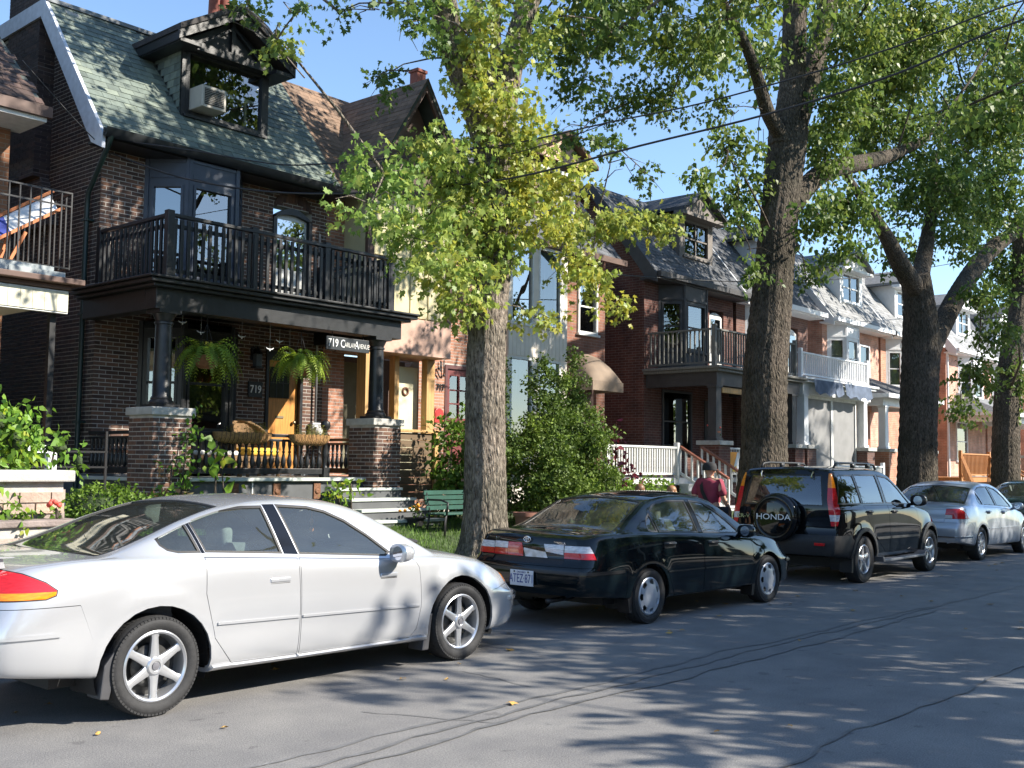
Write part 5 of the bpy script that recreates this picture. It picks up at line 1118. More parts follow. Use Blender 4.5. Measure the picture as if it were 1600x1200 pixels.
# ------------------------------------------------------------ house at the left edge
hZ=thing('brick_house','orange brick house at the left edge with iron balcony and brown roof','house',(4.5,16,.6)); M_BRKZ=brickmat('brick_ochre',(.21,.09,.045),(.26,.12,.06),(.24,.19,.15))  # ochre brick darkened so its colour carries the wall's shade
w=MB(); w.box(1.5,7.1,16,24,.6,6.6); w.build('wall',M_BRKZ,hZ)
r=MB(); r.add([(1.0,15.3,6.7),(7.3,15.3,6.7),(6.75,19.5,11.2),(1.0,19.5,11.2),(7.3,24,6.7)],[(0,1,2,3),(1,4,2)]); r.build('roof',MATS['roof_felt'],hZ)
shingles(hZ,pm('shingle_dark_brown',(.075,.05,.042),.9,var=.25,bump=.4,bscale=90,tint=((.7,.7,.7),(1,1,1),(1.35,1.3,1.3))),(1.0,15.3,6.7),(1,0,0),(0,4.2,4.5),6.3,6.15,expo=.14,wid=.3,th=.01,seed=61,inside=lambda a,b:a<6.28-.09*b)
m=MB(); m.box(1.0,7.28,15.25,16.1,6.50,6.56); m.build('soffit',M_WORNW,hZ); m=MB(); m.box(1.0,7.33,15.18,15.28,6.56,6.72); m.build('gutter',M_BRTR,hZ)
sk=MB(); sk.add([(6.2,15.62,7.10),(6.45,15.62,7.10),(5.9,16.75,8.31),(5.65,16.75,8.31)],[(0,1,2,3)]); sk.add([(6.2,15.62,7.0),(6.45,15.62,7.0),(6.45,15.62,7.1),(6.2,15.62,7.1)],[(0,1,2,3)]); sk.build('roof_flashing',pm('flashing_pale',(.5,.54,.58),.5),hZ)
m=MB(); m.box(1.5,7.0,13.75,16,3.86,3.92); m.box(1.5,7.12,13.62,16,3.923,4.0); m.build('porch_roof',M_BRTR,hZ,bevel=.01)
m=MB(); m.box(1.5,6.98,13.80,13.88,3.55,3.85); fz=m.build('porch_fascia',M_WORNW,hZ)
for i in range(14): m=MB(); x=6.98-.16*(i+1); m.box(x,x+.155,13.785,13.80,3.57,3.83); m.build('fascia_board',pm('paint_cream',(.55,.52,.40),.6,var=.08),fz)
m=MB(); m.box(1.5,6.9,13.88,16,3.66,3.72); m.build('porch_ceiling',MATS['paint_cream'],hZ); m=MB(); m.box(1.5,6.80,13.86,15.9,4.0,4.16); m.box(6.2,6.95,13.84,15.9,4.0,4.10); m.build('balcony_deck',pm('deck_pale',(.33,.36,.36),.8,var=.15),hZ)
M_IRON=pm('iron_black',(.02,.02,.021),.4,.3)
rz=MB(); rz.bar((3.0,13.95,5.20),(7.05,13.95,5.20),.03,.02); rz.bar((3.0,13.95,5.02),(7.05,13.95,5.02),.02,.02); rz.bar((3.0,13.95,4.18),(7.05,13.95,4.18),.02,.02); rz.bar((7.05,13.95,5.2),(7.05,15.95,5.2),.02,.03); rz.bar((7.05,13.95,4.18),(7.05,15.95,4.18),.02,.02); ro=rz.build('balcony_railing',M_IRON,hZ)
q=MB(); q.box(-.009,.009,-.009,.009,0,1.05); qm=proto(q,'iron_bar',M_IRON)
for i in range(24): put('iron_bar',qm,ro,(7.05-.14*i,13.95,4.16))
for i in range(1,14): put('iron_bar',qm,ro,(7.05,13.95+.15*i,4.16))
m=MB(); m.box(6.82,6.9,13.95,14.03,1.2,3.66); m.build('porch_post',M_IRON,hZ); m=MB(); m.box(1.5,7.0,13.9,16,1.1,1.25); m.build('porch_floor',M_CONC,hZ)
lc=thing('deck_chair','striped blue and white deck chair on the iron balcony','chair',(6.4,14.5,4.16))
for a,b,c in((0,.38,'sling_blue'),(.38,1,'sling_white')):
    s_=MB(); f0=lambda t,d:(5.95+1.0*t,14.1+.02*d,4.30+.66*t); q0=[(5.95+1.0*t,14.1+y,4.30+.66*t+z) for t,y,z in((a,0,0),(b,0,0),(b,.25,.26),(a,.25,.26))]; s_.add(q0+[(x,y+.03,z+.01) for x,y,z in q0],[(0,1,2,3),(7,6,5,4),(0,4,5,1),(2,6,7,3),(1,5,6,2),(3,7,4,0)]); s_.build('sling',pm(c,(.05,.07,.3) if 'blue' in c else (.7,.7,.68),.8),lc)
for y,z in((14.07,0),(14.38,.28)): s_=MB(); s_.bar((5.85,y,4.26+z),(7.0,y,5.02+z),.03,.04); s_.bar((6.3,y,4.18),(6.5,y,4.6+z),.03,.04); s_.build('frame',pm('frame_orange',(.5,.16,.05),.6),lc)
# ------------------------------------------------------------ silver sedan
P_SILV=pm('paint_silver',(.57,.58,.60),.24,.55,var=.03,scale=1.5,coat=.7)
M_MUD=pm('mudflap_grey',(.05,.05,.055),.6,var=.2)
S=dict(L=(-1.06,3.68),wb=2.72,wr=.318,ra=.385,hw=.885,cab=(-.1,2.35),beltin=.90,seatx=1.05,
 zt=[(-1.06,.94),(-.9,1.0),(-.5,1.025),(-.3,1.035),(-.22,1.06),(0,1.135),(.3,1.25),(.6,1.34),(.9,1.378),(1.15,1.385),(1.5,1.366),(1.72,1.33),(2.0,1.205),(2.3,1.055),(2.5,.965),(2.6,.94),(2.9,.885),(3.2,.815),(3.5,.70),(3.68,.60)],
 zs=[(-1.06,.91),(-.8,.975),(-.3,1.005),(.3,.985),(1.1,.94),(2.0,.89),(2.5,.86),(2.9,.81),(3.3,.73),(3.6,.63),(3.68,.59)],
 ws=[(-1.06,.60),(-1.0,.68),(-.85,.765),(-.5,.815),(0,.84),(1,.855),(2,.85),(2.8,.81),(3.3,.73),(3.55,.63),(3.68,.52)],
 wm=[(-1.06,.66),(-1.03,.74),(-.9,.835),(-.6,.875),(0,.888),(1.2,.89),(2.5,.888),(3.1,.865),(3.4,.81),(3.58,.72),(3.68,.6)],
 zb=[(-1.06,.36),(-.6,.31),(0,.25),(2.2,.22),(3,.2),(3.68,.2)],
 zr=[(-.34,1.01),(-.25,1.02),(0,1.10),(.3,1.215),(.6,1.295),(.9,1.335),(1.2,1.34),(1.5,1.315),(1.75,1.255),(2.0,1.145),(2.3,.985),(2.5,.87)],
 yr=[(-.34,.765),(0,.715),(.3,.67),(.6,.64),(1.2,.63),(1.6,.64),(2.0,.69),(2.5,.79)],
 xr=[(.3,-.96),(.42,-1.04),(.55,-1.06),(.66,-1.045),(.70,-1.0),(.85,-.985),(.95,-.955),(1.02,-.90)],
 xf=[(.18,3.56),(.3,3.66),(.42,3.68),(.5,3.67),(.545,3.63),(.62,3.60),(.68,3.54),(.8,3.4)],bow=(.07,.16),flare=.014,zm=.55,crease=.016)
S['win']=[('rear_quarter_window',[(.05,1.115),(.06,1.075),(.10,1.04),(.17,1.022),(.335,1.016),(.275,1.245),(.20,1.218),(.12,1.175),(.07,1.14)]),
 ('rear_door_window',[(.365,1.017),(.975,.975),(.905,1.318),(.75,1.318),(.55,1.305),(.40,1.285),(.30,1.255)]),
 ('front_door_window',[(1.115,.965),(1.93,.905),(1.99,.935),(1.80,1.08),(1.62,1.195),(1.45,1.27),(1.30,1.305),(1.02,1.325)])]
S['pillar']=[[(.337,1.014),(.363,1.014),(.298,1.258),(.277,1.25)],[(.983,.975),(1.107,.965),(1.012,1.325),(.913,1.325)]]
S['doors']=[('rear_door',[(.40,.45),(.55,.265),(1.085,.255),(1.09,.6),(1.085,.943),(.345,.99),(.335,.75)],.92,.80),
 ('front_door',[(1.096,.255),(2.16,.25),(2.22,.32),(2.26,.5),(2.255,.80),(2.21,.868),(1.096,.943)],1.92,.765)]
S['mould']=(.42,2.24,.545,.50,.016)
S['mould_mat']=P_SILV
car=thing('parked_car','silver sedan with six-spoke alloy wheels parked nearest the camera','car',(3.90,7.22,0),'cars parked along the kerb'); stretch(car,1.045)
sh=Shell(S)
for sg in(-1,1):
    c=(lambda s:lambda f:sum(v[1] for v in f)*s>0)(sg)
    for wx in(0,2.72): sh.take(('side',circ(wx,.318,.385)),cond=c)
sedan_windows(sh,car,S,M_DARK,M_CGLASS)
up=lambda f:sum(v[5] for v in f)/len(f)>.3
top_glass(sh,car,'windshield',[(2.50,.72),(2.50,-.72),(1.72,-.60),(1.72,.60)],M_CGLASS,M_DARK,up)
top_glass(sh,car,'rear_window',[(-.33,.66),(-.36,.3),(-.36,-.3),(-.33,-.66),(.60,-.565),(.63,0),(.60,.565)],M_CGLASS,M_DARK,up)
doors(sh,car,S,P_SILV,P_SILV,'flap')
for sg in(-1,1):
    c=(lambda s:lambda f:sum(v[1] for v in f)*s>0 and f[0][0]<-.5)(sg)
    tlp=[(-1.2,.99),(-.90,.985),(-.80,.955),(-.69,.90),(-.63,.85),(-.64,.815),(-.70,.795),(-1.2,.79)]
    P=sh.take(('rear',[(sg*.40,.86),(sg*.47,.79),(sg*1.,.79),(sg*1.,1.0),(sg*.50,1.0),(sg*.42,.95)]),('side',tlp),cond=c)
    P2,ring=Shell.cut(P,'side',inset(tlp,.008)); tl=smap(ring,'tail_light',M_DARK,car,off=-.002,th=.02)
    inn,outr=Shell.cut(P2,'rear',[(sg*.3,.7),(sg*.585,.7),(sg*.585,1.1),(sg*.3,1.1)])
    a,b=Shell.cut(outr,'rear',[(-1,.7),(1,.7),(1,.842),(-1,.842)])
    smap(a,'amber_lens',M_TLAMB,tl,off=.003,th=.02); smap(b,'red_lens',M_TLRED,tl,off=.003,th=.02)
    a,b=Shell.cut(inn,'rear',[(-1,.7),(1,.7),(1,.852),(-1,.852)])
    smap(a,'reverse_lens',M_TLWHT,tl,off=.003,th=.02); smap(b,'red_lens',M_TLRED,tl,off=.003,th=.02)
    c2=(lambda s:lambda f:sum(v[1] for v in f)*s>0 and f[0][0]>3)(sg)
    hlp=[(3.40,.66),(3.42,.585),(3.9,.565),(3.9,.69),(3.52,.70)]
    P=sh.take(('rear',[(sg*.36,.5),(sg*1,.5),(sg*1,.8),(sg*.36,.8)]),('side',hlp),cond=c2)
    hl,am=Shell.cut(P,'side',[(3.56,.4),(4,.4),(4,.9),(3.56,.9)])
    h=smap(hl,'headlight',M_TLWHT,car,off=.002,th=.02); smap(am,'turn_signal',M_TLAMB,h,off=.002,th=.02)
# bumpers below their seams
P=sh.take(('side',[(-1.3,.2),(-.40,.2),(-.42,.52),(-.50,.745),(-.505,.752),(-1.3,.752)])); 
g,ring=Shell.cut(P,'side',[(-1.3,.2),(-.40,.2),(-.42,.52),(-.50,.741),(-.505,.748),(-1.3,.748)])
tr,rest=Shell.cut(g,'side',[(-1.3,.575),(-.62,.575),(-.66,.60),(-1.3,.60)])
bo=smap(rest,'rear_bumper',P_SILV,car,th=.02); smap(tr,'bumper_rib',P_SILV,bo,off=.014,th=.016)
P=sh.take(('side',[(3.10,.575),(3.30,.575),(3.41,.59),(4,.57),(4,.1),(3.0,.1)]))
fb,_=Shell.cut(P,'side',[(3.10,.571),(3.30,.571),(3.41,.585),(4,.565),(4,.1),(3.0,.1)])
tr,rest=Shell.cut(fb,'side',[(3.36,.44),(4,.44),(4,.466),(3.36,.466)])
bo=smap(rest,'front_bumper',P_SILV,car,th=.02); smap(tr,'bumper_rib',P_SILV,bo,off=.014,th=.016)
for sg in(-1,1):
    P=sh.take(('side',[(.33,.2),(2.36,.2),(2.32,.252),(.40,.268)]),cond=(lambda s:lambda f:sum(v[1] for v in f)*s>0)(sg)); smap(P,'sill',P_SILV,car,off=.022,th=.03)
smap(sh.P,'body',P_SILV,car,th=.02)
common(car,S,{'cab':M_SEATG})
for wx,nm in((0,'r'),(2.72,'f')):
    for sg in(-1,1): wheel(car,wx,sg*.775,.318,.222,('spoke',6,.075,.046),w=.215,sg=sg)
for sg in(-1,1):
    m=MB(); m.prism([(-.36,.16),(-.30,.15),(-.26,.33),(-.27,.45),(-.34,.36)],'y',sg*.70,sg*.865); m.build('mudflap',M_MUD,car,local=True,bevel=.008)
    m=MB(); m.prism([(2.72-.43,.13),(2.72-.36,.13),(2.72-.335,.33),(2.72-.32,.42),(2.72-.385,.40)],'y',sg*.70,sg*.87); m.build('mudflap',M_MUD,car,local=True,bevel=.008)
    m=MB(); m.prism([(3.05,.17),(3.16,.16),(3.17,.20),(3.06,.22)],'y',sg*.66,sg*.80); m.build('air_deflector',M_DARK,car,local=True)
    mirror(car,1.98,sg*.855,.935,P_SILV,sg)
sp=MB()                                     # raised spoiler on the boot lid
n=20; vs=[]; fs=[]
for i in range(n+1):
    t=-1+2*i/n; y=.64*t; xo=-.93+.05*t*t; zz=1.058-.014*t*t; th=.02*(1-.6*abs(t)**6)
    for px,pz in((-.06,.004),(0,.016),(.085,0),(.07,-.012),(0,-.012),(-.055,-.008)): vs.append((xo+px,y,zz+pz*th/.02))
for i in range(n):
    for k in range(6): fs.append((i*6+k,i*6+(k+1)%6,(i+1)*6+(k+1)%6,(i+1)*6+k))
fs+=[(0,1,2,3,4,5),tuple(n*6+k for k in range(5,-1,-1))]
sp.add(vs,fs)
for t in(-1,1): sp.prism([(-.94,.97),(-.84,.98),(-.86,1.045),(-.93,1.045)],'y',t*.56-.05,t*.56+.05)
sp.build('spoiler',P_SILV,car,local=True,smooth=R(45))
for k in(0,1):
    w=MB(); y=-.45+k*.62; w.tube([(2.50,y,.985),(2.44,y+.1,1.005),(2.30,y+.52,1.085)],[.012,.01,.005],6); w.tube([(2.56,y-.05,.965),(2.50,y,.985)],.02,6); w.build('wiper',M_DARK,car,local=True)
m=MB(); m.box(1.93,1.95,-.12,.12,1.18,1.25); m.build('rear_view_mirror',M_DARK,car,local=True,bevel=.01)
k=MB(); k.ball((1.62,-.30,1.16),(.012,.018,.03)); k.ball((1.62,-.30,1.10),(.014,.022,.022)); k.tube([(1.62,-.30,1.30),(1.62,-.30,1.19)],.003,5); k.build('hanging_charm',pm('charm_orange',(.75,.22,.05),.6),car,local=True,smooth=True)
# ------------------------------------------------------------ dark sedan
def halfs():
    for sg in(-1,1): yield sg,(lambda s:lambda f:sum(v[1] for v in f)*s>0)(sg)
def tailcut(sh,sg,rear,side,xmax=-.4):
    c=(lambda s:lambda f:sum(v[1] for v in f)*s>0 and f[0][0]<xmax)(sg)
    return sh.take(('rear',rear),('side',side),cond=c) if side else sh.take(('rear',rear),cond=c)
def rearpiece(sh,poly,name,mat,car,off=0.,th=.02,xmax=-.4,gap=.0):
    P=sh.take(('rear',poly),cond=lambda f:f[0][0]<xmax and sum(v[3] for v in f)/len(f)<-.25)
    if gap: P,_=Shell.cut(P,'rear',inset(poly,gap))
    return smap(P,name,mat,car,off=off,th=th)
P_BLK=pm('paint_black_green',(.004,.008,.010),.3,.0,var=.2,scale=1.5,coat=1.,spec=.0)
M_TRIMB=pm('trim_black',(.012,.012,.013),.35,var=.2,scale=20)
C1=dict(L=(-1.03,3.34),wb=2.465,wr=.285,ra=.335,hw=.84,cab=(-.15,2.1),beltin=.85,seatx=.95,
 zt=[(-1.03,.90),(-.95,.945),(-.8,.965),(-.5,.975),(-.42,.985),(-.25,1.06),(0,1.185),(.22,1.29),(.45,1.335),(.8,1.355),(1.2,1.352),(1.45,1.325),(1.7,1.21),(2.0,1.04),(2.2,.935),(2.3,.90),(2.6,.85),(2.9,.79),(3.15,.71),(3.34,.62)],
 zs=[(-1.03,.88),(-.8,.925),(-.3,.935),(.3,.915),(1.1,.875),(1.9,.835),(2.4,.80),(2.8,.74),(3.1,.67),(3.34,.58)],
 ws=[(-1.03,.60),(-.98,.68),(-.85,.745),(-.5,.78),(0,.80),(1,.81),(2,.80),(2.6,.765),(3.0,.70),(3.2,.62),(3.34,.5)],
 wm=[(-1.03,.68),(-1.0,.74),(-.9,.795),(-.6,.825),(0,.84),(1.2,.842),(2.2,.84),(2.8,.815),(3.1,.76),(3.25,.68),(3.34,.57)],
 zb=[(-1.03,.34),(-.6,.30),(0,.24),(2.2,.22),(2.8,.2),(3.34,.22)],
 zr=[(-.46,.94),(-.3,.985),(0,1.13),(.22,1.225),(.45,1.27),(.8,1.295),(1.15,1.285),(1.4,1.235),(1.7,1.11),(2.0,.95),(2.2,.845)],
 yr=[(-.46,.73),(0,.655),(.22,.625),(.6,.60),(1.2,.60),(1.6,.65),(2.2,.75)],
 xr=[(.3,-.97),(.42,-1.02),(.55,-1.03),(.62,-1.02),(.66,-.96),(.8,-.95),(.88,-.93),(.97,-.86)],
 xf=[(.2,3.24),(.3,3.32),(.45,3.34),(.54,3.33),(.58,3.28),(.66,3.24),(.8,3.1)],bow=(.05,.12),flare=.01,zm=.52,crease=.012)
C1['win']=[('rear_quarter_window',[(.04,1.02),(.05,.955),(.11,.94),(.215,.937),(.175,1.14),(.10,1.09)]),
 ('rear_door_window',[(.24,.936),(.985,.90),(.93,1.262),(.60,1.266),(.40,1.25),(.28,1.215),(.20,1.16)]),
 ('front_door_window',[(1.075,.896),(1.84,.86),(1.88,.885),(1.66,1.035),(1.44,1.165),(1.28,1.235),(1.02,1.262)])]
C1['pillar']=[[(.992,.90),(1.068,.896),(1.013,1.268),(.937,1.268)]]
C1['doors']=[('rear_door',[(.34,.42),(.45,.26),(1.01,.25),(1.015,.6),(1.01,.878),(.16,.918),(.16,.75),(.26,.58)],.36,.80),
 ('front_door',[(1.02,.25),(2.02,.245),(2.10,.45),(2.10,.70),(2.06,.822),(1.02,.878)],1.22,.775)]
C1['mould']=(.30,2.1,.52,.50,.014); C1['mould_mat']=M_TRIMB
car=thing('parked_car','dark green-black sedan with a patched tail light band parked behind the silver car','car',(9.66,7.21,0),'cars parked along the kerb',rz=R(-.6)); stretch(car,1.035)
sh=Shell(C1)
for sg,c in halfs():
    for wx in(0,C1['wb']): sh.take(('side',circ(wx,.285,.335)),cond=c)
sedan_windows(sh,car,C1,M_TRIMB,M_CGLASS)
up=lambda f:sum(v[5] for v in f)/len(f)>.3
top_glass(sh,car,'windshield',[(2.20,.68),(2.20,-.68),(1.47,-.575),(1.47,.575)],M_CGLASS,M_TRIMB,up)
top_glass(sh,car,'rear_window',[(-.43,.655),(-.45,.3),(-.45,-.3),(-.43,-.655),(.22,-.56),(.24,0),(.22,.56)],M_CGLASS,M_TRIMB,up)
doors(sh,car,C1,P_BLK,M_TRIMB,'pull')
M_WORN=pm('worn_lens_white',(.62,.58,.5),.5,var=.25,scale=14,two=(.7,.68,.66))
for sg,c in halfs():      # outer clusters wrap to the side
    side=[(-1.3,.70),(-.84,.70),(-.87,.835),(-1.3,.84)]
    P=tailcut(sh,sg,[(sg*.47,.70),(sg*1,.70),(sg*1,.84),(sg*.47,.84)],side)
    P,ring=Shell.cut(P,'side',inset(side,.004))
    a,b=Shell.cut(P,'rear',[(-1,.6),(1,.6),(1,.765),(-1,.765)])
    tl=smap(a,'tail_light',M_TLRED,car,off=.004,th=.02); smap(b,'reverse_lens',M_TLWHT,tl,off=.004,th=.02)
rearpiece(sh,[(.462,.70),(.27,.70),(.27,.768),(.462,.768)],'tail_light_panel',M_TLRED,car,.004)
rearpiece(sh,[(.462,.772),(.27,.772),(.27,.836),(.462,.836)],'reverse_lens',M_TLWHT,car,.004)
rearpiece(sh,[(.266,.70),(.02,.70),(.05,.77),(.05,.836),(.266,.836)],'tail_light_panel',M_TLRED,car,.004)
rearpiece(sh,[(.016,.70),(-.44,.70),(-.44,.735),(-.24,.757),(-.20,.836),(.044,.836),(.044,.77)],'patched_lens',M_WORN,car,.003)
rearpiece(sh,[(-.245,.763),(-.46,.74),(-.46,.836),(-.215,.836)],'reverse_lens',M_TLWHT,car,.004)
rearpiece(sh,[(.47,.64),(-.47,.64),(-.47,.697),(.47,.697)],'trunk_garnish',M_TRIMB,car,-.012)
for sg,c in halfs():
    c2=(lambda s:lambda f:sum(v[1] for v in f)*s>0 and f[0][0]>2.6)(sg)
    hlp=[(3.10,.64),(3.13,.575),(3.6,.56),(3.6,.69),(3.2,.68)]
    P=sh.take(('rear',[(sg*.36,.5),(sg*1,.5),(sg*1,.75),(sg*.36,.75)]),('side',hlp),cond=c2)
    hl,am=Shell.cut(P,'side',[(3.22,.4),(4,.4),(4,.9),(3.22,.9)])
    h=smap(hl,'headlight',M_TLWHT,car,off=.002,th=.02); smap(am,'turn_signal',M_TLAMB,h,off=.002,th=.02)
bp=[(-1.3,.2),(-.38,.2),(-.40,.56),(-.40,.585),(-.55,.625),(-1.3,.625)]
P=sh.take(('side',bp)); g,_=Shell.cut(P,'side',inset(bp,.004)); tr,rest=Shell.cut(g,'side',[(-1.3,.555),(-.45,.555),(-.45,.585),(-1.3,.585)])
bo=smap(rest,'rear_bumper',P_BLK,car,th=.02); smap(tr,'bumper_strip',M_TRIMB,bo,off=.012,th=.013)
bp=[(2.86,.2),(2.84,.56),(3.6,.56),(3.6,.1)]
P=sh.take(('side',bp)); g,_=Shell.cut(P,'side',inset(bp,.004)); tr,rest=Shell.cut(g,'side',[(2.95,.47),(3.6,.47),(3.6,.51),(2.95,.51)])
bo=smap(rest,'front_bumper',P_BLK,car,th=.02); smap(tr,'bumper_strip',M_TRIMB,bo,off=.012,th=.013)
tp=[(-.47,.70),(.47,.70),(.49,.90),(-.49,.90)]
smap(sh.P,'body',P_BLK,car,th=.02)
common(car,C1,{'cab':M_SEATT})
for wx in(0,C1['wb']):
    for sg in(-1,1): wheel(car,wx,sg*.735,.285,.19,('cover',7),w=.18,sg=sg)
for sg in(-1,1):
    m=MB(); m.prism([(-.33,.14),(-.28,.13),(-.27,.34),(-.30,.38),(-.36,.32)],'y',sg*.66,sg*.80); m.build('mudflap',M_TRIMB,car,local=True)
    m=MB(); m.prism([(2.465-.39,.12),(2.465-.34,.12),(2.465-.30,.33),(2.465-.36,.36)],'y',sg*.66,sg*.815); m.build('mudflap',M_TRIMB,car,local=True)
    mirror(car,1.80,sg*.805,.895,P_BLK,sg,s=1.05)
plate_obj(car,-1.085,-.02,.49,'ATEZ·871')
e=MB()
for rx,rz in((.044,.030),(.015,.029)): e.tube([(-.985,.0+rx*math.cos(2*math.pi*i/24),.875+rz*math.sin(2*math.pi*i/24)) for i in range(25)],.0045,6,cap=False)
e.tube([(-.985,.028*math.cos(2*math.pi*i/20),.889+.012*math.sin(2*math.pi*i/20)) for i in range(21)],.004,6,cap=False)
e.build('emblem',M_CHROME,car,local=True,smooth=True)
text('badge_lettering','COROLLA',M_CHROME,car,Vector((-.955,-.40,.852))+wloc(car),.034,(math.pi/2,0,-math.pi/2),ext=.002)
text('badge_lettering','LE',M_CHROME,car,Vector((-.96,.43,.862))+wloc(car),.05,(math.pi/2,0,-math.pi/2),ext=.002)
m=MB(); m.tube([(-1.0,-.28,.27),(-.6,-.28,.28)],.025,10); m.build('exhaust_pipe',M_BRAKE,car,local=True,smooth=True)
for k in(-.12,.14): # child's window shade marks: two sun-lit slashes on the quarter panel are paint reflections, none built
    pass
# ------------------------------------------------------------ black sport utility car
P_BLK2=pm('paint_black',(.004,.005,.006),.3,.0,var=.2,scale=1.5,coat=1.,spec=.0)
M_CLAD=pm('cladding_black',(.018,.019,.021),.55,var=.15,scale=30)
C2=dict(L=(-.86,3.42),wb=2.60,wr=.335,ra=.40,hw=.875,cab=(-.4,2.3),beltin=1.02,seatx=.85,sz=.18,ends=(.25,.6),capc=(13,8),
 zt=[(-.86,1.625),(-.7,1.645),(-.3,1.66),(.4,1.67),(1.0,1.66),(1.3,1.62),(1.5,1.55),(1.8,1.35),(2.1,1.15),(2.25,1.07),(2.35,1.04),(2.7,1.0),(3.0,.95),(3.25,.86),(3.42,.74)],
 zs=[(-.86,1.08),(0,1.075),(1,1.07),(1.9,1.05),(2.2,1.02),(2.6,.97),(3.0,.90),(3.25,.82),(3.42,.70)],
 ws=[(-.86,.78),(-.7,.82),(-.4,.845),(0,.855),(1,.86),(2,.85),(2.6,.815),(3.0,.76),(3.25,.68),(3.42,.55)],
 wm=[(-.86,.80),(-.75,.835),(-.5,.865),(0,.875),(1.2,.878),(2.4,.875),(2.9,.84),(3.2,.77),(3.35,.67),(3.42,.58)],
 zb=[(-.86,.42),(-.5,.38),(0,.33),(2.2,.32),(2.8,.32),(3.42,.34)],
 zr=[(-.9,1.575),(-.4,1.60),(.4,1.605),(1.0,1.585),(1.3,1.535),(1.55,1.43),(1.8,1.28),(2.1,1.09),(2.22,1.02)],
 yr=[(-.9,.665),(-.4,.68),(.4,.685),(1.0,.68),(1.4,.69),(1.8,.73),(2.22,.80)],
 xr=[(.3,-.76),(.45,-.84),(.6,-.86),(.68,-.85),(.73,-.80),(1.05,-.79),(1.35,-.73),(1.6,-.645),(1.68,-.60)],
 xf=[(.3,3.30),(.45,3.40),(.6,3.42),(.72,3.40),(.85,3.30),(.95,3.1)],bow=(.05,.12),flare=.02,zm=.7,crease=.01)
C2['win']=[('rear_quarter_window',[(-.70,1.13),(.05,1.125),(-.03,1.545),(-.42,1.545),(-.52,1.535)]),
 ('rear_door_window',[(.10,1.125),(.86,1.12),(.80,1.55),(.02,1.552)]),
 ('front_door_window',[(.95,1.12),(1.88,1.085),(1.92,1.11),(1.62,1.34),(1.42,1.45),(1.25,1.51),(.89,1.545)])]
C2['pillar']=[[(.868,1.12),(.942,1.12),(.883,1.553),(.808,1.553)],[(.058,1.125),(.093,1.125),(.013,1.553),(-.022,1.553)]]
C2['doors']=[('rear_door',[(.42,.52),(.50,.40),(.95,.39),(.955,.8),(.94,1.095),(.06,1.10),(.10,.85),(.30,.72)],.22,1.0),
 ('front_door',[(.965,.39),(2.06,.38),(2.14,.6),(2.12,.95),(2.05,1.03),(.952,1.093)],1.14,.985)]
C2['mould']=(.40,2.12,.62,.60,.035); C2['mould_mat']=M_CLAD
car=thing('parked_car','black sport utility car with covered spare wheel on its tailgate','car',(15.30,7.33,0),'cars parked along the kerb')
sh=Shell(C2)
for sg,c in halfs():
    for wx in(0,C2['wb']): sh.take(('side',circ(wx,.335,.40)),cond=c)
    for wx in(0,C2['wb']):
        P=sh.take(('side',circ(wx,.335,.455)),cond=(lambda s:lambda f:sum(v[1] for v in f)*s>0 and max(v[2] for v in f)<.86)(sg)); smap(P,'arch_cladding',M_CLAD,car,off=.022,th=.03)
sedan_windows(sh,car,C2,M_TRIMB,M_CGLASSD)
top_glass(sh,car,'windshield',[(2.22,.74),(2.22,-.74),(1.46,-.64),(1.46,.64)],M_CGLASSD,M_TRIMB,up)
doors(sh,car,C2,P_BLK2,M_TRIMB,'pull')
rw=[(-.62,1.10),(.62,1.10),(.55,1.545),(-.55,1.545)]
P=sh.take(('rear',rw),cond=lambda f:f[0][0]<-.4); g,ring=Shell.cut(P,'rear',inset(rw,.02)); smap(ring,'window_seal',M_TRIMB,car,off=-.001); smap(g,'rear_window',M_CGLASSD,car,off=-.006,th=0)
for sg,c in halfs():
    side=[(-1.2,.83),(-.70,.83),(-.68,1.08),(-.53,1.56),(-1.2,1.56)]
    P=tailcut(sh,sg,[(sg*.685,.83),(sg*1,.83),(sg*1,1.57),(sg*.60,1.57),(sg*.665,1.2)],side)
    a,b=Shell.cut(P,'rear',[(-1,.7),(1,.7),(1,1.36),(-1,1.36)]); w,r_=Shell.cut(a,'rear',[(-1,.895),(1,.895),(1,.985),(-1,.985)])
    tl=smap(r_,'tail_light',M_TLRED,car,off=.006,th=.025); smap(b,'amber_lens',M_TLAMB,tl,off=.006,th=.025); smap(w,'reverse_lens',M_TLWHT,tl,off=.006,th=.025)
    c2=(lambda s:lambda f:sum(v[1] for v in f)*s>0 and f[0][0]>2.6)(sg)
    P=sh.take(('rear',[(sg*.36,.66),(sg*1,.66),(sg*1,.86),(sg*.36,.86)]),('side',[(3.08,.80),(3.12,.70),(3.8,.68),(3.8,.86),(3.2,.86)]),cond=c2)
    h=smap(P,'headlight',M_TLWHT,car,off=.002,th=.02)
bp=[(-1.3,.2),(-.34,.2),(-.36,.62),(-.45,.70),(-1.3,.70)]
P=sh.take(('side',bp)); g,_=Shell.cut(P,'side',inset(bp,.004)); bo=smap(g,'rear_bumper',M_CLAD,car,off=.012,th=.03)
for y in(-.60,.60):
    m=MB(); m.box(-.905,-.87,y-.075,y+.075,.555,.595); m.build('reflector',M_TLRED,bo,local=True,bevel=.004)
bp=[(2.98,.2),(2.98,.62),(3.7,.66),(3.7,.1)]
P=sh.take(('side',bp)); smap(P,'front_bumper',M_CLAD,car,off=.004,th=.02)
smap(sh.P,'body',P_BLK2,car,th=.02)
common(car,C2,{'cab':M_CABIN})
for wx in(0,C2['wb']):
    for sg in(-1,1): wheel(car,wx,sg*.78,.335,.205,('spoke',5,.10,.06),w=.2,sg=sg)
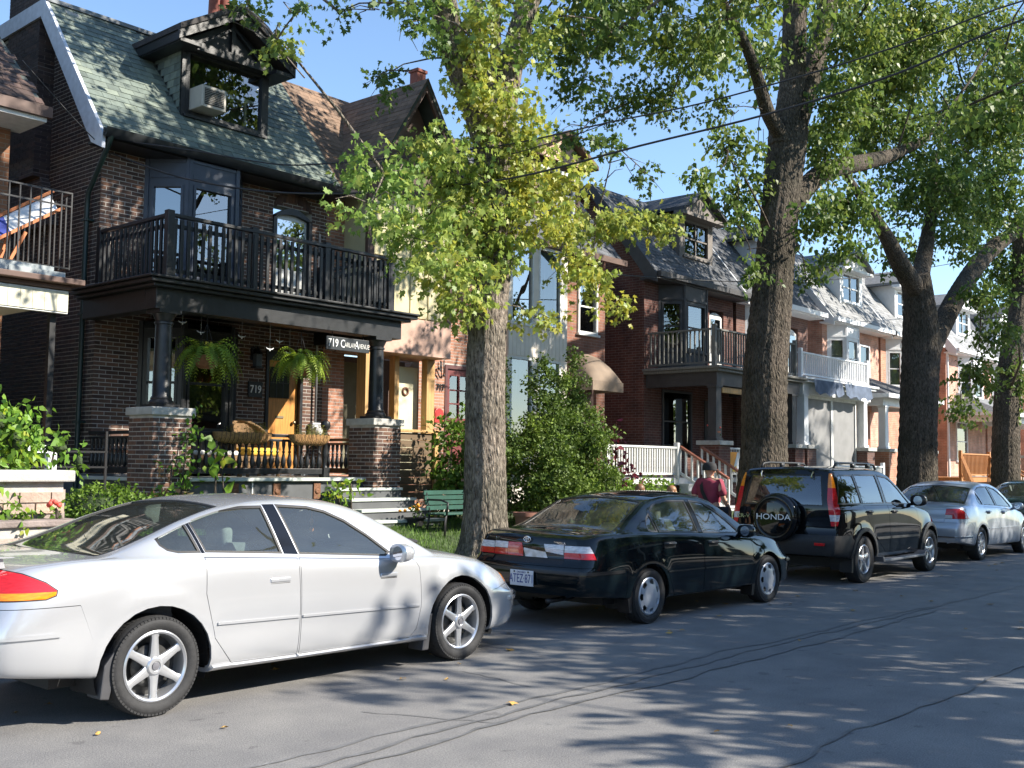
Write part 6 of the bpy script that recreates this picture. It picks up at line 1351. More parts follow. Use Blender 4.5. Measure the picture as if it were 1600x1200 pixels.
sw=MB(); sw.lathe([(.0,-1.055),(.22,-1.055),(.25,-1.048),(.262,-1.04),(.275,-1.052),(.30,-1.05),(.335,-1.02),(.345,-.96),(.34,-.87),(.30,-.84),(0,-.84)],c=(0,.02,.93),axis='x',n=48,cap=False)
spw=sw.build('spare_wheel_cover',P_BLK2,car,local=True,smooth=R(50))
text('lettering','HONDA',pm('lettering_white',(.8,.8,.8),.4),spw,Vector((-1.056,.02,.935))+wloc(spw),.115,(math.pi/2,0,-math.pi/2),ext=.003,sx=1.25)
text('badge_lettering','CR-V',M_CHROME,car,Vector((-.865,.60,.93))+wloc(car),.075,(math.pi/2,0,-math.pi/2),ext=.004,sx=1.3)
for sg in(-1,1):
    rl=MB(); rl.tube([(-.35,sg*.57,1.645),(-.28,sg*.57,1.70),(-.1,sg*.57,1.715),(.9,sg*.57,1.71),(1.08,sg*.57,1.695),(1.15,sg*.57,1.625)],.016,8)
    for x in(.32,.86): rl.box(x-.05,x+.05,sg*.57-.02,sg*.57+.02,1.645,1.71)
    rl.build('roof_rail',M_CLAD if sg>0 else M_TRIMB,car,local=True,smooth=True)
    rb=MB(); rb.prism([(.42,.28),(2.08,.28),(2.14,.36),(2.12,.37),(2.04,.315),(.48,.315),(.42,.36),(.38,.36)],'y',sg*.82,sg*.99); rb.build('running_board',pm('running_board_grey',(.12,.13,.15),.4,.4),car,local=True,bevel=.006)
    mirror(car,1.86,sg*.85,1.155,M_TRIMB,sg,s=1.25)
    m=MB(); m.prism([(-.42,.17),(-.37,.17),(-.32,.40),(-.40,.42)],'y',sg*.68,sg*.86); m.build('mudflap',M_TRIMB,car,local=True)
w=MB(); w.tube([(-.69,.38,1.585),(-.72,.38,1.55),(-.75,.36,1.50)],.012,6); w.build('washer_nozzle',M_CHROME,car,local=True)
w=MB(); w.tube([(-.69,-.42,1.585),(-.72,-.42,1.55),(-.75,-.42,1.50)],.012,6); w.build('washer_nozzle',M_CHROME,car,local=True)
w=MB(); w.tube([(-.82,.05,1.12),(-.80,.35,1.19)],.012,6); w.build('rear_wiper',M_DARK,car,local=True)
plate_obj(car,-.845,.60,.80,'ASKL·204') if False else None
m=MB(); m.box(-.86,-.835,.44,.72,.735,.80); m.build('plate_recess',M_PLATE,car,local=True,bevel=.004)
# ------------------------------------------------------------ silver-blue sedan and the dark car beyond it
C3=dict(L=(-1.0,3.45),wb=2.62,wr=.30,ra=.355,hw=.855,cab=(-.15,2.2),beltin=.88,seatx=1.0,
 zt=[(-1.0,.97),(-.9,1.01),(-.7,1.03),(-.45,1.04),(-.38,1.055),(-.2,1.13),(0,1.225),(.25,1.335),(.5,1.395),(.85,1.425),(1.2,1.42),(1.5,1.385),(1.8,1.25),(2.1,1.085),(2.35,.965),(2.45,.935),(2.75,.88),(3.05,.80),(3.3,.70),(3.45,.60)],
 zs=[(-1.0,.95),(-.7,.985),(-.2,.985),(.3,.965),(1.1,.935),(1.9,.895),(2.4,.84),(2.8,.78),(3.2,.68),(3.45,.58)],
 ws=[(-1.0,.63),(-.95,.70),(-.8,.76),(-.5,.79),(0,.81),(1,.825),(2,.815),(2.7,.77),(3.1,.69),(3.3,.6),(3.45,.48)],
 wm=[(-1.0,.70),(-.97,.76),(-.85,.815),(-.5,.845),(0,.857),(1.2,.858),(2.3,.855),(2.9,.83),(3.2,.76),(3.35,.67),(3.45,.55)],
 zb=[(-1.0,.35),(-.6,.30),(0,.24),(2.2,.22),(2.8,.2),(3.45,.2)],
 zr=[(-.44,.99),(-.3,1.03),(0,1.165),(.25,1.265),(.5,1.325),(.85,1.365),(1.2,1.355),(1.5,1.295),(1.8,1.165),(2.1,1.0),(2.35,.87)],
 yr=[(-.44,.735),(0,.67),(.25,.635),(.6,.61),(1.2,.605),(1.7,.66),(2.35,.765)],
 xr=[(.3,-.93),(.42,-.99),(.55,-1.0),(.66,-.99),(.7,-.95),(.85,-.935),(.95,-.91),(1.05,-.84)],
 xf=[(.2,3.36),(.32,3.44),(.45,3.45),(.55,3.42),(.65,3.33),(.8,3.1)],bow=(.06,.13),flare=.012,zm=.55,crease=.012)
C3['win']=[('rear_quarter_window',[(.06,1.06),(.10,1.005),(.30,.995),(.22,1.24),(.14,1.17)]),
 ('rear_door_window',[(.325,.995),(1.0,.965),(.94,1.33),(.65,1.332),(.45,1.315),(.245,1.255)]),
 ('front_door_window',[(1.09,.96),(1.93,.915),(1.96,.94),(1.70,1.12),(1.50,1.225),(1.34,1.29),(1.03,1.328)])]
C3['pillar']=[[(1.007,.965),(1.083,.96),(1.023,1.335),(.947,1.335)]]
C3['doors']=[('rear_door',[(.38,.42),(.48,.26),(1.03,.25),(1.035,.6),(1.03,.935),(.24,.965),(.26,.75)],.40,.86),
 ('front_door',[(1.04,.25),(2.12,.245),(2.2,.45),(2.18,.75),(2.12,.865),(1.04,.935)],1.26,.835)]
C3['mould']=(.35,2.2,.56,.545,.022)
def small_sedan(loc,label,paint,style,group):
    C3['mould_mat']=paint
    car=thing('parked_car',label,'car',loc,group); sh=Shell(C3)
    for sg,c in halfs():
        for wx in(0,C3['wb']): sh.take(('side',circ(wx,.30,.355)),cond=c)
    sedan_windows(sh,car,C3,M_TRIMB,M_CGLASS)
    top_glass(sh,car,'windshield',[(2.35,.70),(2.35,-.70),(1.52,-.585),(1.52,.585)],M_CGLASS,M_TRIMB,up)
    top_glass(sh,car,'rear_window',[(-.40,.67),(-.42,.3),(-.42,-.3),(-.40,-.67),(.27,-.57),(.29,0),(.27,.57)],M_CGLASS,M_TRIMB,up)
    doors(sh,car,C3,paint,paint,'pull')
    for sg,c in halfs():
        side=[(-1.3,.765),(-.62,.765),(-.70,.86),(-.80,.945),(-1.3,.95)]
        P=tailcut(sh,sg,[(sg*.50,.765),(sg*1,.765),(sg*1,.96),(sg*.53,.96)],side)
        P,ring=Shell.cut(P,'side',inset(side,.006))
        w,r_=Shell.cut(P,'rear',[(sg*.3,.6),(sg*.63,.6),(sg*.63,.835),(sg*.3,.835)])
        tl=smap(r_,'tail_light',M_TLRED,car,off=.004,th=.02); smap(w,'reverse_lens',M_TLWHT,tl,off=.004,th=.02)
        c2=(lambda s:lambda f:sum(v[1] for v in f)*s>0 and f[0][0]>2.6)(sg)
        P=sh.take(('rear',[(sg*.36,.55),(sg*1,.55),(sg*1,.75),(sg*.36,.75)]),('side',[(3.1,.67),(3.15,.59),(3.8,.57),(3.8,.71),(3.2,.70)]),cond=c2); smap(P,'headlight',M_TLWHT,car,off=.002,th=.02)
    bp=[(-1.3,.2),(-.40,.2),(-.42,.62),(-.55,.70),(-1.3,.70)]
    P=sh.take(('side',bp)); g,_=Shell.cut(P,'side',inset(bp,.004)); tr,rest=Shell.cut(g,'side',[(-1.3,.435),(-.46,.435),(-.46,.46),(-1.3,.46)]); bo=smap(rest,'rear_bumper',paint,car,th=.02); smap(tr,'bumper_strip',M_CHROME if style else paint,bo,off=.010,th=.012)
    tp=[(-.50,.705),(.50,.705),(.53,.93),(-.53,.93)]
    P=sh.take(('rear',tp),cond=lambda f:f[0][0]<-.7 and sum(v[3] for v in f)/len(f)<-.3); g,_=Shell.cut(P,'rear',inset(tp,.004)); smap(g,'trunk_lid',paint,car)
    smap(sh.P,'body',paint,car,th=.02); common(car,C3,{'cab':M_SEATG})
    for wx in(0,C3['wb']):
        for sg in(-1,1): wheel(car,wx,sg*.745,.30,.20,('spoke',10,.04,.028) if style else('spoke',7,.05,.03),w=.19,sg=sg)
    for sg in(-1,1): mirror(car,1.92,sg*.815,.945,paint,sg)
    m=MB(); m.box(-1.01,-.985,-.17,.17,.90,.925); m.build('trunk_handle',M_CHROME,car,local=True,bevel=.006)
    m=MB(); m.box(-1.005,-.99,-.17,.17,.735,.89); m.build('plate_recess',M_DARK,car,local=True)
    m=MB(); m.box(-1.014,-1.006,-.152,.152,.745,.885); m.build('licence_plate',M_PLATE,car,local=True,bevel=.003)
    return car
small_sedan((20.75,7.38,0),'silver-blue sedan with red wedge tail lights parked in front of the black utility car',pm('paint_silver_blue',(.42,.46,.52),.3,.45,var=.03,scale=1.5,coat=.7),1,'cars parked along the kerb')
small_sedan((26.4,7.4,0),'dark green sedan at the right edge, farthest of the parked cars',pm('paint_dark_green',(.01,.03,.03),.25,.0,var=.1,coat=1.),0,'cars parked along the kerb')
# ============================================================ trees
def barkm(name,lo,hi,sc=9.):
    m=bpy.data.materials.new(name); m.use_nodes=True; MATS[name]=m; t=m.node_tree; N=t.nodes; L=t.links; b=N['Principled BSDF']; tc=N.new('ShaderNodeTexCoord'); mp=N.new('ShaderNodeMapping'); mp.inputs['Scale'].default_value=(1,1,.33); L.new(tc.outputs['Object'],mp.inputs[0])
    n1=N.new('ShaderNodeTexNoise'); n1.inputs['Scale'].default_value=sc*3.2; n1.inputs['Detail'].default_value=5; n1.inputs['Roughness'].default_value=.65; n1.inputs['Distortion'].default_value=.6; L.new(mp.outputs[0],n1.inputs[0])
    n2=N.new('ShaderNodeTexVoronoi'); n2.feature='DISTANCE_TO_EDGE'; n2.inputs['Scale'].default_value=sc*2.2; L.new(mp.outputs[0],n2.inputs[0])
    n3=N.new('ShaderNodeTexNoise'); n3.inputs['Scale'].default_value=1.3; n3.inputs['Detail'].default_value=4; L.new(tc.outputs['Object'],n3.inputs[0])
    r=N.new('ShaderNodeValToRGB'); r.color_ramp.elements[0].position=.36; r.color_ramp.elements[1].position=.66; r.color_ramp.elements[0].color=(*lo,1); r.color_ramp.elements[1].color=(*hi,1); L.new(n1.outputs['Fac'],r.inputs[0])
    r3=N.new('ShaderNodeValToRGB'); r3.color_ramp.elements[0].color=(.7,.72,.66,1); r3.color_ramp.elements[1].color=(1.2,1.15,1.1,1); r3.color_ramp.elements[0].position=.35; r3.color_ramp.elements[1].position=.65; L.new(n3.outputs['Fac'],r3.inputs[0])
    mx=N.new('ShaderNodeMix'); mx.data_type='RGBA'; mx.blend_type='MULTIPLY'; mx.inputs[0].default_value=1; L.new(r.outputs[0],mx.inputs[6]); L.new(r3.outputs[0],mx.inputs[7]); L.new(mx.outputs[2],b.inputs['Base Color'])
    ad=N.new('ShaderNodeMath'); ad.operation='MULTIPLY_ADD'; ad.inputs[1].default_value=1.6; L.new(n2.outputs['Distance'],ad.inputs[0]); L.new(n1.outputs['Fac'],ad.inputs[2])
    bp=N.new('ShaderNodeBump'); bp.inputs['Strength'].default_value=1; bp.inputs['Distance'].default_value=.045; L.new(ad.outputs[0],bp.inputs['Height']); L.new(bp.outputs[0],b.inputs['Normal']); b.inputs['Roughness'].default_value=.95; b.inputs['Specular IOR Level'].default_value=.2
    return m
M_BARK=barkm('bark_grey',(.075,.062,.052),(.34,.295,.25)); M_BARKD=barkm('bark_dark',(.04,.034,.028),(.155,.132,.108))
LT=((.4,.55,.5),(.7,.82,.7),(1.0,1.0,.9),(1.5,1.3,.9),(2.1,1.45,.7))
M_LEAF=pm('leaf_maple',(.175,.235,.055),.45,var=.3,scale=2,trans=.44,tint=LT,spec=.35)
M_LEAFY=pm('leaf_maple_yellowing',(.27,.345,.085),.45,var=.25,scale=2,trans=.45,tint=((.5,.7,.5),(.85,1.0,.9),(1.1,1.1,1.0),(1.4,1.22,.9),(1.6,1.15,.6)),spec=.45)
MAPLE=np.array([(0,-.12),(.16,-.02),(.46,.0),(.30,.22),(.50,.58),(.22,.48),(.0,1.0),(-.22,.48),(-.50,.58),(-.30,.22),(-.46,.0),(-.16,-.02)])
SIMPLE=np.array([(0,-.1),(.34,.18),(.26,.5),(0,1.0),(-.26,.5),(-.34,.18)])
def leaf_cloud(blobs,size,density,shape,seed,droop=.75,shell=.35,spray=8,ylim=None):
    """sprays of leaves inside ellipsoids; returns verts (n,k,3) and tint per leaf"""
    g=np.random.default_rng(seed); C=[];A=[];B=[];T=[];S=[]
    for b in blobs:
        x,y,z,rh,rv,dens,tint=b[:7]; ry=b[7] if len(b)>7 else rh
        area=rh*rv*math.pi; ns=max(2,int(area*density*dens/(size*size*spray)))
        d=g.normal(size=(ns,3)); d/=np.linalg.norm(d,axis=1)[:,None]; rad=g.uniform(shell,1.12,ns)**.6
        P=np.array([x,y,z])+d*rad[:,None]*np.array([rh,ry,rv])
        # clumps: pull sprays toward a few twig centres
        nc=max(2,ns//14); cc=P[g.integers(0,ns,nc)]; k=g.integers(0,nc,ns); P=P*.55+cc[k]*.45+g.normal(size=(ns,3))*size*.8
        out=d*np.array([1,1,.3])+g.normal(size=(ns,3))*.5; out[:,2]-=.55; out/=np.linalg.norm(out,axis=1)[:,None]
        st=np.clip(tint+g.normal(size=ns)*.12,0,1)
        for j in range(spray):
            p=P+out*((j/spray-.3)*size*3.6)+g.normal(size=(ns,3))*size*.35
            a=out*.5+g.normal(size=(ns,3))*.6; a[:,2]-=droop; a/=np.linalg.norm(a,axis=1)[:,None]
            r=g.normal(size=(ns,3)); bb=np.cross(a,r); bb/=np.linalg.norm(bb,axis=1)[:,None]
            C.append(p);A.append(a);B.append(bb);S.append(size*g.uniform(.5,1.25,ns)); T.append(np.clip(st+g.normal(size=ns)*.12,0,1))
    C=np.concatenate(C);A=np.concatenate(A);B=np.concatenate(B);S=np.concatenate(S);T=np.concatenate(T)
    N=np.cross(A,B); k=len(shape)
    bend=(shape[:,1]-.4)**2*-.25+np.abs(shape[:,0])*.18
    V=C[:,None,:]+(A[:,None,:]*shape[None,:,1:2]+B[:,None,:]*shape[None,:,0:1]+N[:,None,:]*bend[None,:,None])*S[:,None,None]
    return V,T
def leaf_mesh(V,T,name,mat,parent):
    n,k,_=V.shape; me=bpy.data.meshes.new(name); off=np.array(wloc(parent)); vv=(V.reshape(-1,3)-off).astype(np.float32)
    me.vertices.add(n*k); me.vertices.foreach_set('co',vv.ravel()); me.loops.add(n*k); me.loops.foreach_set('vertex_index',np.arange(n*k,dtype=np.int32))
    me.polygons.add(n); me.polygons.foreach_set('loop_start',np.arange(0,n*k,k,dtype=np.int32)); me.polygons.foreach_set('loop_total',np.full(n,k,dtype=np.int32))
    me.update(calc_edges=True); at=me.attributes.new('tint','FLOAT','FACE'); at.data.foreach_set('value',T.astype(np.float32)); me.materials.append(mat); me.validate()
    o=link(name,me,parent); o['kind']='stuff'; return o
def furrow(amp,fr,sd):
    ph=[random.Random(sd+i).uniform(0,6.28) for i in range(6)]
    def f(i,k,n=48):
        a=2*math.pi*k/n; s=0
        s+=.5*math.sin(fr*a+ph[0]+.55*math.sin(i*.33+ph[1]))+.35*math.sin((fr*1.7//1)*a+ph[2]+.8*math.sin(i*.21+ph[3])+i*.05)+.35*math.sin(3*a+ph[4]+i*.06)*1.2
        return 1+amp*s+amp*.5*math.sin(i*1.9+k*2.1)
    return f
def limb(path,name,mat,parent,n=20,seg=.12,amp=.035,fr=14,sd=1):
    P=[Vector(p[:3]) for p in path]; Rr=[p[3] for p in path]; pts=[];rad=[]
    for i in range(len(P)-1):
        a=P[max(i-1,0)];b=P[i];c=P[i+1];d=P[min(i+2,len(P)-1)]; k=max(2,int((c-b).length/seg))
        for j in range(k):
            t=j/k; q=.5*((2*b)+(c-a)*t+(2*a-5*b+4*c-d)*t*t+(3*b-a-3*c+d)*t**3); pts.append(q); rad.append(Rr[i]+(Rr[i+1]-Rr[i])*t)
    pts.append(P[-1]); rad.append(Rr[-1]); f=furrow(amp,fr,sd)
    m=MB(); m.tube(pts,rad,n,ov=lambda i,k:f(i,k,n)); return m.build(name,mat,parent,smooth=True)
def twigs(parent,mat,limbs,blobs,seed,per=3):
    """one branch from the nearest limb to each leaf mass, then fine twigs inside it"""
    rr=random.Random(seed); LP=[Vector(p[:3]) for l in limbs for p in l]; m=MB()
    for b in blobs:
        c=Vector(b[:3]); near=min(LP,key=lambda p:(p-c).length+max(0,p.z-c.z)*.6); L_=(c-near).length; r0=min(.045,.010+.006*L_)
        side=Vector((rr.uniform(-1,1),rr.uniform(-1,1),rr.uniform(.2,1)))*L_*.14
        pts=[near,near.lerp(c,.3)+side*.8,near.lerp(c,.65)+side,c]; m.tube(pts,[r0,r0*.8,r0*.55,.010],5,cap=False)
        LP.append(c)
        for k in range(per):
            e=c+Vector((rr.uniform(-1,1)*b[3],rr.uniform(-1,1)*b[3],rr.uniform(-.9,.6)*b[4])); a=near.lerp(c,rr.uniform(.55,1)); m.tube([a,a.lerp(e,.5)+Vector((rr.uniform(-.1,.1),rr.uniform(-.1,.1),.08)),e],[.010,.007,.003],4,cap=False)
    o=m.build('branchlets',mat,parent,smooth=True); o['kind']='stuff'
T1S = [(10.99, 10.2, 7.08, 0.5, 0.72, 1, 0.75), (11.41, 9.9, 6.39, 0.72, 0.72, 1, 0.7), (10.62, 10.5, 5.81, 0.89, 0.58, 1, 0.5), (9.27, 10.2, 5.33, 0.65, 0.41, 0.9, 0.2), (8.7, 9.9, 4.65, 0.39, 0.35, 0.9, 0.3), (11.28, 10.5, 5.25, 1.01, 0.78, 1.1, 0.6), (12.36, 10.2, 5.8, 0.96, 0.57, 1, 0.8), (10.16, 9.9, 4.19, 0.72, 0.55, 1, 0.6), (10.03, 10.5, 4.67, 0.52, 0.52, 0.9, 0.35), (11.44, 10.2, 4.59, 0.64, 0.55, 1, 0.55), (12.3, 9.9, 5.17, 0.8, 0.42, 1, 0.75), (14.21, 10.5, 5.64, 0.79, 0.42, 1, 0.68), (15.07, 10.2, 5.7, 0.75, 0.38, 1, 0.7), (15.5, 9.9, 5.68, 0.38, 0.24, 1, 0.7), (14.05, 10.5, 4.66, 0.47, 0.42, 1, 0.7), (14.26, 10.2, 4.19, 0.31, 0.23, 1, 0.8), (12.77, 9.9, 4.67, 0.38, 0.43, 0.9, 0.7), (11.05, 10.5, 3.88, 0.5, 0.41, 1, 0.6), (12.46, 10.2, 3.79, 0.57, 0.19, 0.9, 0.7), (10.56, 9.9, 7.43, 0.24, 0.39, 0.9, 0.7), (11.68, 10.5, 6.0, 0.66, 0.56, 1, 0.7)]  # left masses carry a darker tint for their shade
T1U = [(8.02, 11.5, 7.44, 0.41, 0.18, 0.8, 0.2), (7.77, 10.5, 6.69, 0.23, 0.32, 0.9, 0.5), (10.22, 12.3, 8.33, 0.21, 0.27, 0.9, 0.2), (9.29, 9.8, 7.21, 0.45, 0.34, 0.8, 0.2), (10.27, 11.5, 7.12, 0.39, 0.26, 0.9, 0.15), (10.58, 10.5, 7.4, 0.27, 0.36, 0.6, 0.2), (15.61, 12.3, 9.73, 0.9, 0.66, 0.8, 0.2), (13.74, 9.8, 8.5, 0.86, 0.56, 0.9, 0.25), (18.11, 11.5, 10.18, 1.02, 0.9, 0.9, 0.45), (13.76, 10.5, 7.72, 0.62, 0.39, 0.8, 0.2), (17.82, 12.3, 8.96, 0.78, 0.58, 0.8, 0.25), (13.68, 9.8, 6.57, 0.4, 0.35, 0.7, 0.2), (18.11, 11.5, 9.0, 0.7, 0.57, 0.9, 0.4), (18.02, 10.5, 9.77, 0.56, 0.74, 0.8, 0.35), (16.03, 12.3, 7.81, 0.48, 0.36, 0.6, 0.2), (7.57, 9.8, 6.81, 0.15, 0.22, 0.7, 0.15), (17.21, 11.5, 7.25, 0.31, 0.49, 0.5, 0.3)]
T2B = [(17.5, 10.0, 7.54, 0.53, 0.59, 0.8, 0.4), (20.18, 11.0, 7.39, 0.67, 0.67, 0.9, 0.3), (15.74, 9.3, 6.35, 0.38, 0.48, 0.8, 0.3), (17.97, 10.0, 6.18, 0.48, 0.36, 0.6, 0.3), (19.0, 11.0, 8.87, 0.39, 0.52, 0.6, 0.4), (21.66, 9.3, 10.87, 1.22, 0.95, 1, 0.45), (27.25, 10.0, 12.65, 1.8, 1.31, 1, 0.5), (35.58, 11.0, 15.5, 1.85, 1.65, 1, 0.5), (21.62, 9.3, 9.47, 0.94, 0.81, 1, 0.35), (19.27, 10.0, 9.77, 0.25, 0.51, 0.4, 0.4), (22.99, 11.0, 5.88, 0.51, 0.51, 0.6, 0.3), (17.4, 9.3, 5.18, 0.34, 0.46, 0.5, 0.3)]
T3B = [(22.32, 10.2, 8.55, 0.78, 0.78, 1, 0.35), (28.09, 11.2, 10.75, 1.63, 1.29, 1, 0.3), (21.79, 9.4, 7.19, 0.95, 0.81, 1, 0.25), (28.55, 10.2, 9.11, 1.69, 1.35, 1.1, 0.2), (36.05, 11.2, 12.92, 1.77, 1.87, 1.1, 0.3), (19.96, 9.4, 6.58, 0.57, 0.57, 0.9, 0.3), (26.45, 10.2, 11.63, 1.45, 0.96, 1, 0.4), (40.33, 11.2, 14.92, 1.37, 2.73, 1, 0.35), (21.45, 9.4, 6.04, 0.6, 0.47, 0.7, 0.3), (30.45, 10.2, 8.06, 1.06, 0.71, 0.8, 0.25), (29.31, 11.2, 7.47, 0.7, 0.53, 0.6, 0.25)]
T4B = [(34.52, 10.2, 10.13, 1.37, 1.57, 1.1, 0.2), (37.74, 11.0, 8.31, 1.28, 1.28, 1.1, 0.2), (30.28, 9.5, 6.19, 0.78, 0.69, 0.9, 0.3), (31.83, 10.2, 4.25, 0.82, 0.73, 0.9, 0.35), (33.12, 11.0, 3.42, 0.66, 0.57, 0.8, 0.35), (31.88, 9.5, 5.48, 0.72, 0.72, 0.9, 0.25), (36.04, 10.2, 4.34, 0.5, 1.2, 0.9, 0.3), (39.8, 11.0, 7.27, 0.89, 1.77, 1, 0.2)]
T1S+=[(10.75,10.1,7.75,.42,.42,.7,.55),(11.9,10.0,7.6,.5,.5,.7,.5),(12.35,10.2,8.35,.4,.35,.6,.4),(10.35,10.2,8.0,.35,.3,.6,.35),(11.3,10.0,8.1,.4,.3,.5,.5),(9.9,10.0,4.9,.5,.4,.8,.4)]
L1 = [(11.62, 10.5, 0.34, 0.456), (11.61, 10.5, 0.55, 0.356), (11.61, 10.5, 0.95, 0.311), (11.59, 10.5, 1.87, 0.289), (11.58, 10.5, 2.79, 0.281), (11.64, 10.5, 3.91, 0.269), (11.76, 10.5, 4.87, 0.263), (11.71, 10.5, 5.81, 0.273), (11.67, 10.5, 6.47, 0.301)]
L1a = [(11.65, 10.5, 6.18, 0.235), (11.32, 10.5, 6.77, 0.213), (10.9, 10.5, 7.4, 0.21), (10.59, 10.5, 8.05, 0.198), (10.28, 10.5, 9.14, 0.169), (10.0, 10.5, 10.31, 0.133)]
L1b = [(11.68, 10.5, 6.28, 0.188), (11.45, 10.5, 7.28, 0.112), (11.29, 10.5, 8.19, 0.093), (11.18, 10.5, 9.88, 0.07)]
L1c = [(11.71, 10.5, 6.29, 0.245), (12.01, 10.5, 7.44, 0.192), (12.25, 10.5, 8.2, 0.175), (12.49, 10.5, 8.89, 0.168), (12.81, 10.5, 10.45, 0.141), (13.27, 10.5, 12.25, 0.104)]
L1d = [(11.82, 10.6, 6.33, 0.143), (11.83, 10.6, 7.61, 0.086), (11.76, 10.6, 9.06, 0.067)]
L2 = [(19.92, 10.5, 1.07, 0.578), (19.92, 10.5, 1.45, 0.489), (19.99, 10.5, 2.16, 0.452), (20.03, 10.5, 3.33, 0.441), (20.32, 10.5, 4.93, 0.409), (20.56, 10.5, 6.3, 0.387), (20.84, 10.5, 7.58, 0.386), (21.15, 10.5, 8.9, 0.412)]
L2a = [(20.85, 10.5, 8.41, 0.271), (21.35, 10.5, 10.08, 0.263), (21.49, 10.5, 11.85, 0.252), (21.65, 10.5, 14.09, 0.213)]
L2b = [(21.14, 10.5, 8.48, 0.274), (22.09, 10.5, 10.15, 0.256), (23.04, 10.5, 11.92, 0.235), (23.6, 10.5, 13.8, 0.21), (24.19, 10.5, 15.93, 0.154)]
L2c = [(20.85, 10.5, 8.62, 0.177), (20.22, 10.5, 9.01, 0.147), (19.81, 10.5, 9.58, 0.125), (19.28, 10.5, 10.16, 0.104), (18.51, 10.5, 10.64, 0.088), (17.9, 10.5, 11.39, 0.062)]
L2d = [(21.12, 10.5, 7.09, 0.232), (22.05, 10.5, 7.83, 0.225), (23.14, 10.5, 8.41, 0.219), (25.12, 10.5, 9.03, 0.201), (27.15, 10.5, 9.71, 0.148), (29.45, 10.5, 10.68, 0.087)]
L3 = [(28.24, 10.5, 0.7, 0.595), (28.26, 10.5, 1.36, 0.497), (28.36, 10.5, 2.52, 0.466), (28.55, 10.5, 3.87, 0.47), (28.74, 10.5, 5.07, 0.474), (28.6, 10.5, 6.08, 0.389), (28.35, 10.5, 6.73, 0.37)]
L3a = [(28.34, 10.5, 6.38, 0.286), (27.26, 10.5, 6.9, 0.229), (26.45, 10.5, 7.43, 0.176), (25.47, 10.5, 7.9, 0.125), (24.0, 10.5, 8.53, 0.075)]
L3b = [(28.62, 10.5, 6.59, 0.254), (29.12, 10.5, 7.53, 0.206), (29.6, 10.5, 8.67, 0.157), (29.91, 10.5, 10.16, 0.106)]
L3c = [(28.95, 10.5, 4.58, 0.306), (30.19, 10.5, 5.56, 0.281), (31.8, 10.5, 6.75, 0.275), (33.84, 10.5, 7.99, 0.261), (36.43, 10.5, 9.1, 0.226), (41.35, 10.5, 10.85, 0.182)]
L4 = [(35.58, 10.5, 0.55, 0.514), (35.63, 10.5, 1.34, 0.416), (35.79, 10.5, 2.73, 0.399), (36.0, 10.5, 3.94, 0.382), (36.49, 10.5, 5.19, 0.346), (37.41, 10.5, 6.73, 0.313), (37.81, 10.5, 8.27, 0.274), (37.51, 10.5, 9.92, 0.21)]
def tree(name,label,base,limbs,mat,crowns,seed,group='street trees'):
    t=thing(name,label,'tree',base,group); tr=limb(limbs[0],'trunk',mat,t,n=56,seg=.07,amp=.045,fr=15,sd=seed)
    for i,l in enumerate(limbs[1:]): limb(l,'limb',mat,t,n=24,seg=.1,amp=.04,fr=9,sd=seed+3*i)
    allb=[]
    for bl,size,dens,shape,lm in crowns:
        V,T=leaf_cloud(bl,size,dens,shape,seed+len(allb)); o=leaf_mesh(V,T,'crown',lm,t); allb+=bl
    twigs(t,mat,limbs,allb,seed,3); return t
def high(cx,cy,zs,n,rad,seed,dens=.5):
    """the crown above the frame"""
    rr=random.Random(seed); out=[]
    for i in range(n):
        a=rr.uniform(0,6.283); d=rad*math.sqrt(rr.random()); out.append((cx+d*math.cos(a),cy+d*math.sin(a),rr.uniform(*zs),rr.uniform(.9,1.6),rr.uniform(.7,1.1),dens,rr.uniform(.2,.5)))
    return out
L1=[(11.62,10.5,.15,.62),(11.62,10.5,.3,.47)]+L1[1:]
t1=tree('maple_tree','big maple with yellowing leaf sprouts on its trunk, beside the green bench','_' and (11.6,10.5,.2),[L1,L1a,L1b,L1c,L1d],M_BARK,
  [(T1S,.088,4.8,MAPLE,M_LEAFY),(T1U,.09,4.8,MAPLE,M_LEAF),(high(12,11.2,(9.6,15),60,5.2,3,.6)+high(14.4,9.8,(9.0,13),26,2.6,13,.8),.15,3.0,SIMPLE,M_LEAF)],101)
# the nearest single leaves of the sprouts are pieces of their own
crown=[c for c in t1.children if c.name.startswith('crown')][0]
lv=[]
for k in range(6):
    me=bpy.data.meshes.new('leaf'); bend=(MAPLE[:,1]-.4)**2*-.25+np.abs(MAPLE[:,0])*.2; me.from_pydata([(a*.105,b*.105,c*.105) for (a,b),c in zip(MAPLE,bend)],[],[tuple(range(12))])
    at=me.attributes.new('tint','FLOAT','FACE'); at.data.foreach_set('value',[.35+.11*k]); me.materials.append(M_LEAFY); lv.append(me)
rr=random.Random(9); nb=[b for b in T1S if b[1]<10.4]
for i in range(260):
    b=rr.choice(nb); a=rr.uniform(-2.6,-.3); e=rr.uniform(-.7,.9); d=Vector((math.cos(a)*math.cos(e)*b[3],math.sin(a)*math.cos(e)*b[3],math.sin(e)*b[4]))*rr.uniform(.85,1.1)
    put('leaf',lv[rr.randrange(6)],crown,Vector(b[:3])+d,(rr.uniform(1.6,3.6),rr.uniform(-.7,.7),rr.uniform(0,6.28)),(rr.uniform(.8,1.15),)*3)
L2=[(19.9,10.5,.1,.78),(19.9,10.5,.45,.62),(19.9,10.5,.9,.53)]+L2[1:]
tree('maple_tree','thick forked maple trunk behind the black utility car','_' and (19.9,10.5,.2),[L2,L2a,L2b,L2c,L2d],M_BARKD,
  [(T2B,.105,7,SIMPLE,M_LEAF),(high(22,10.5,(12.5,18),40,5.5,4,.6),.2,2.6,SIMPLE,M_LEAF)],202)
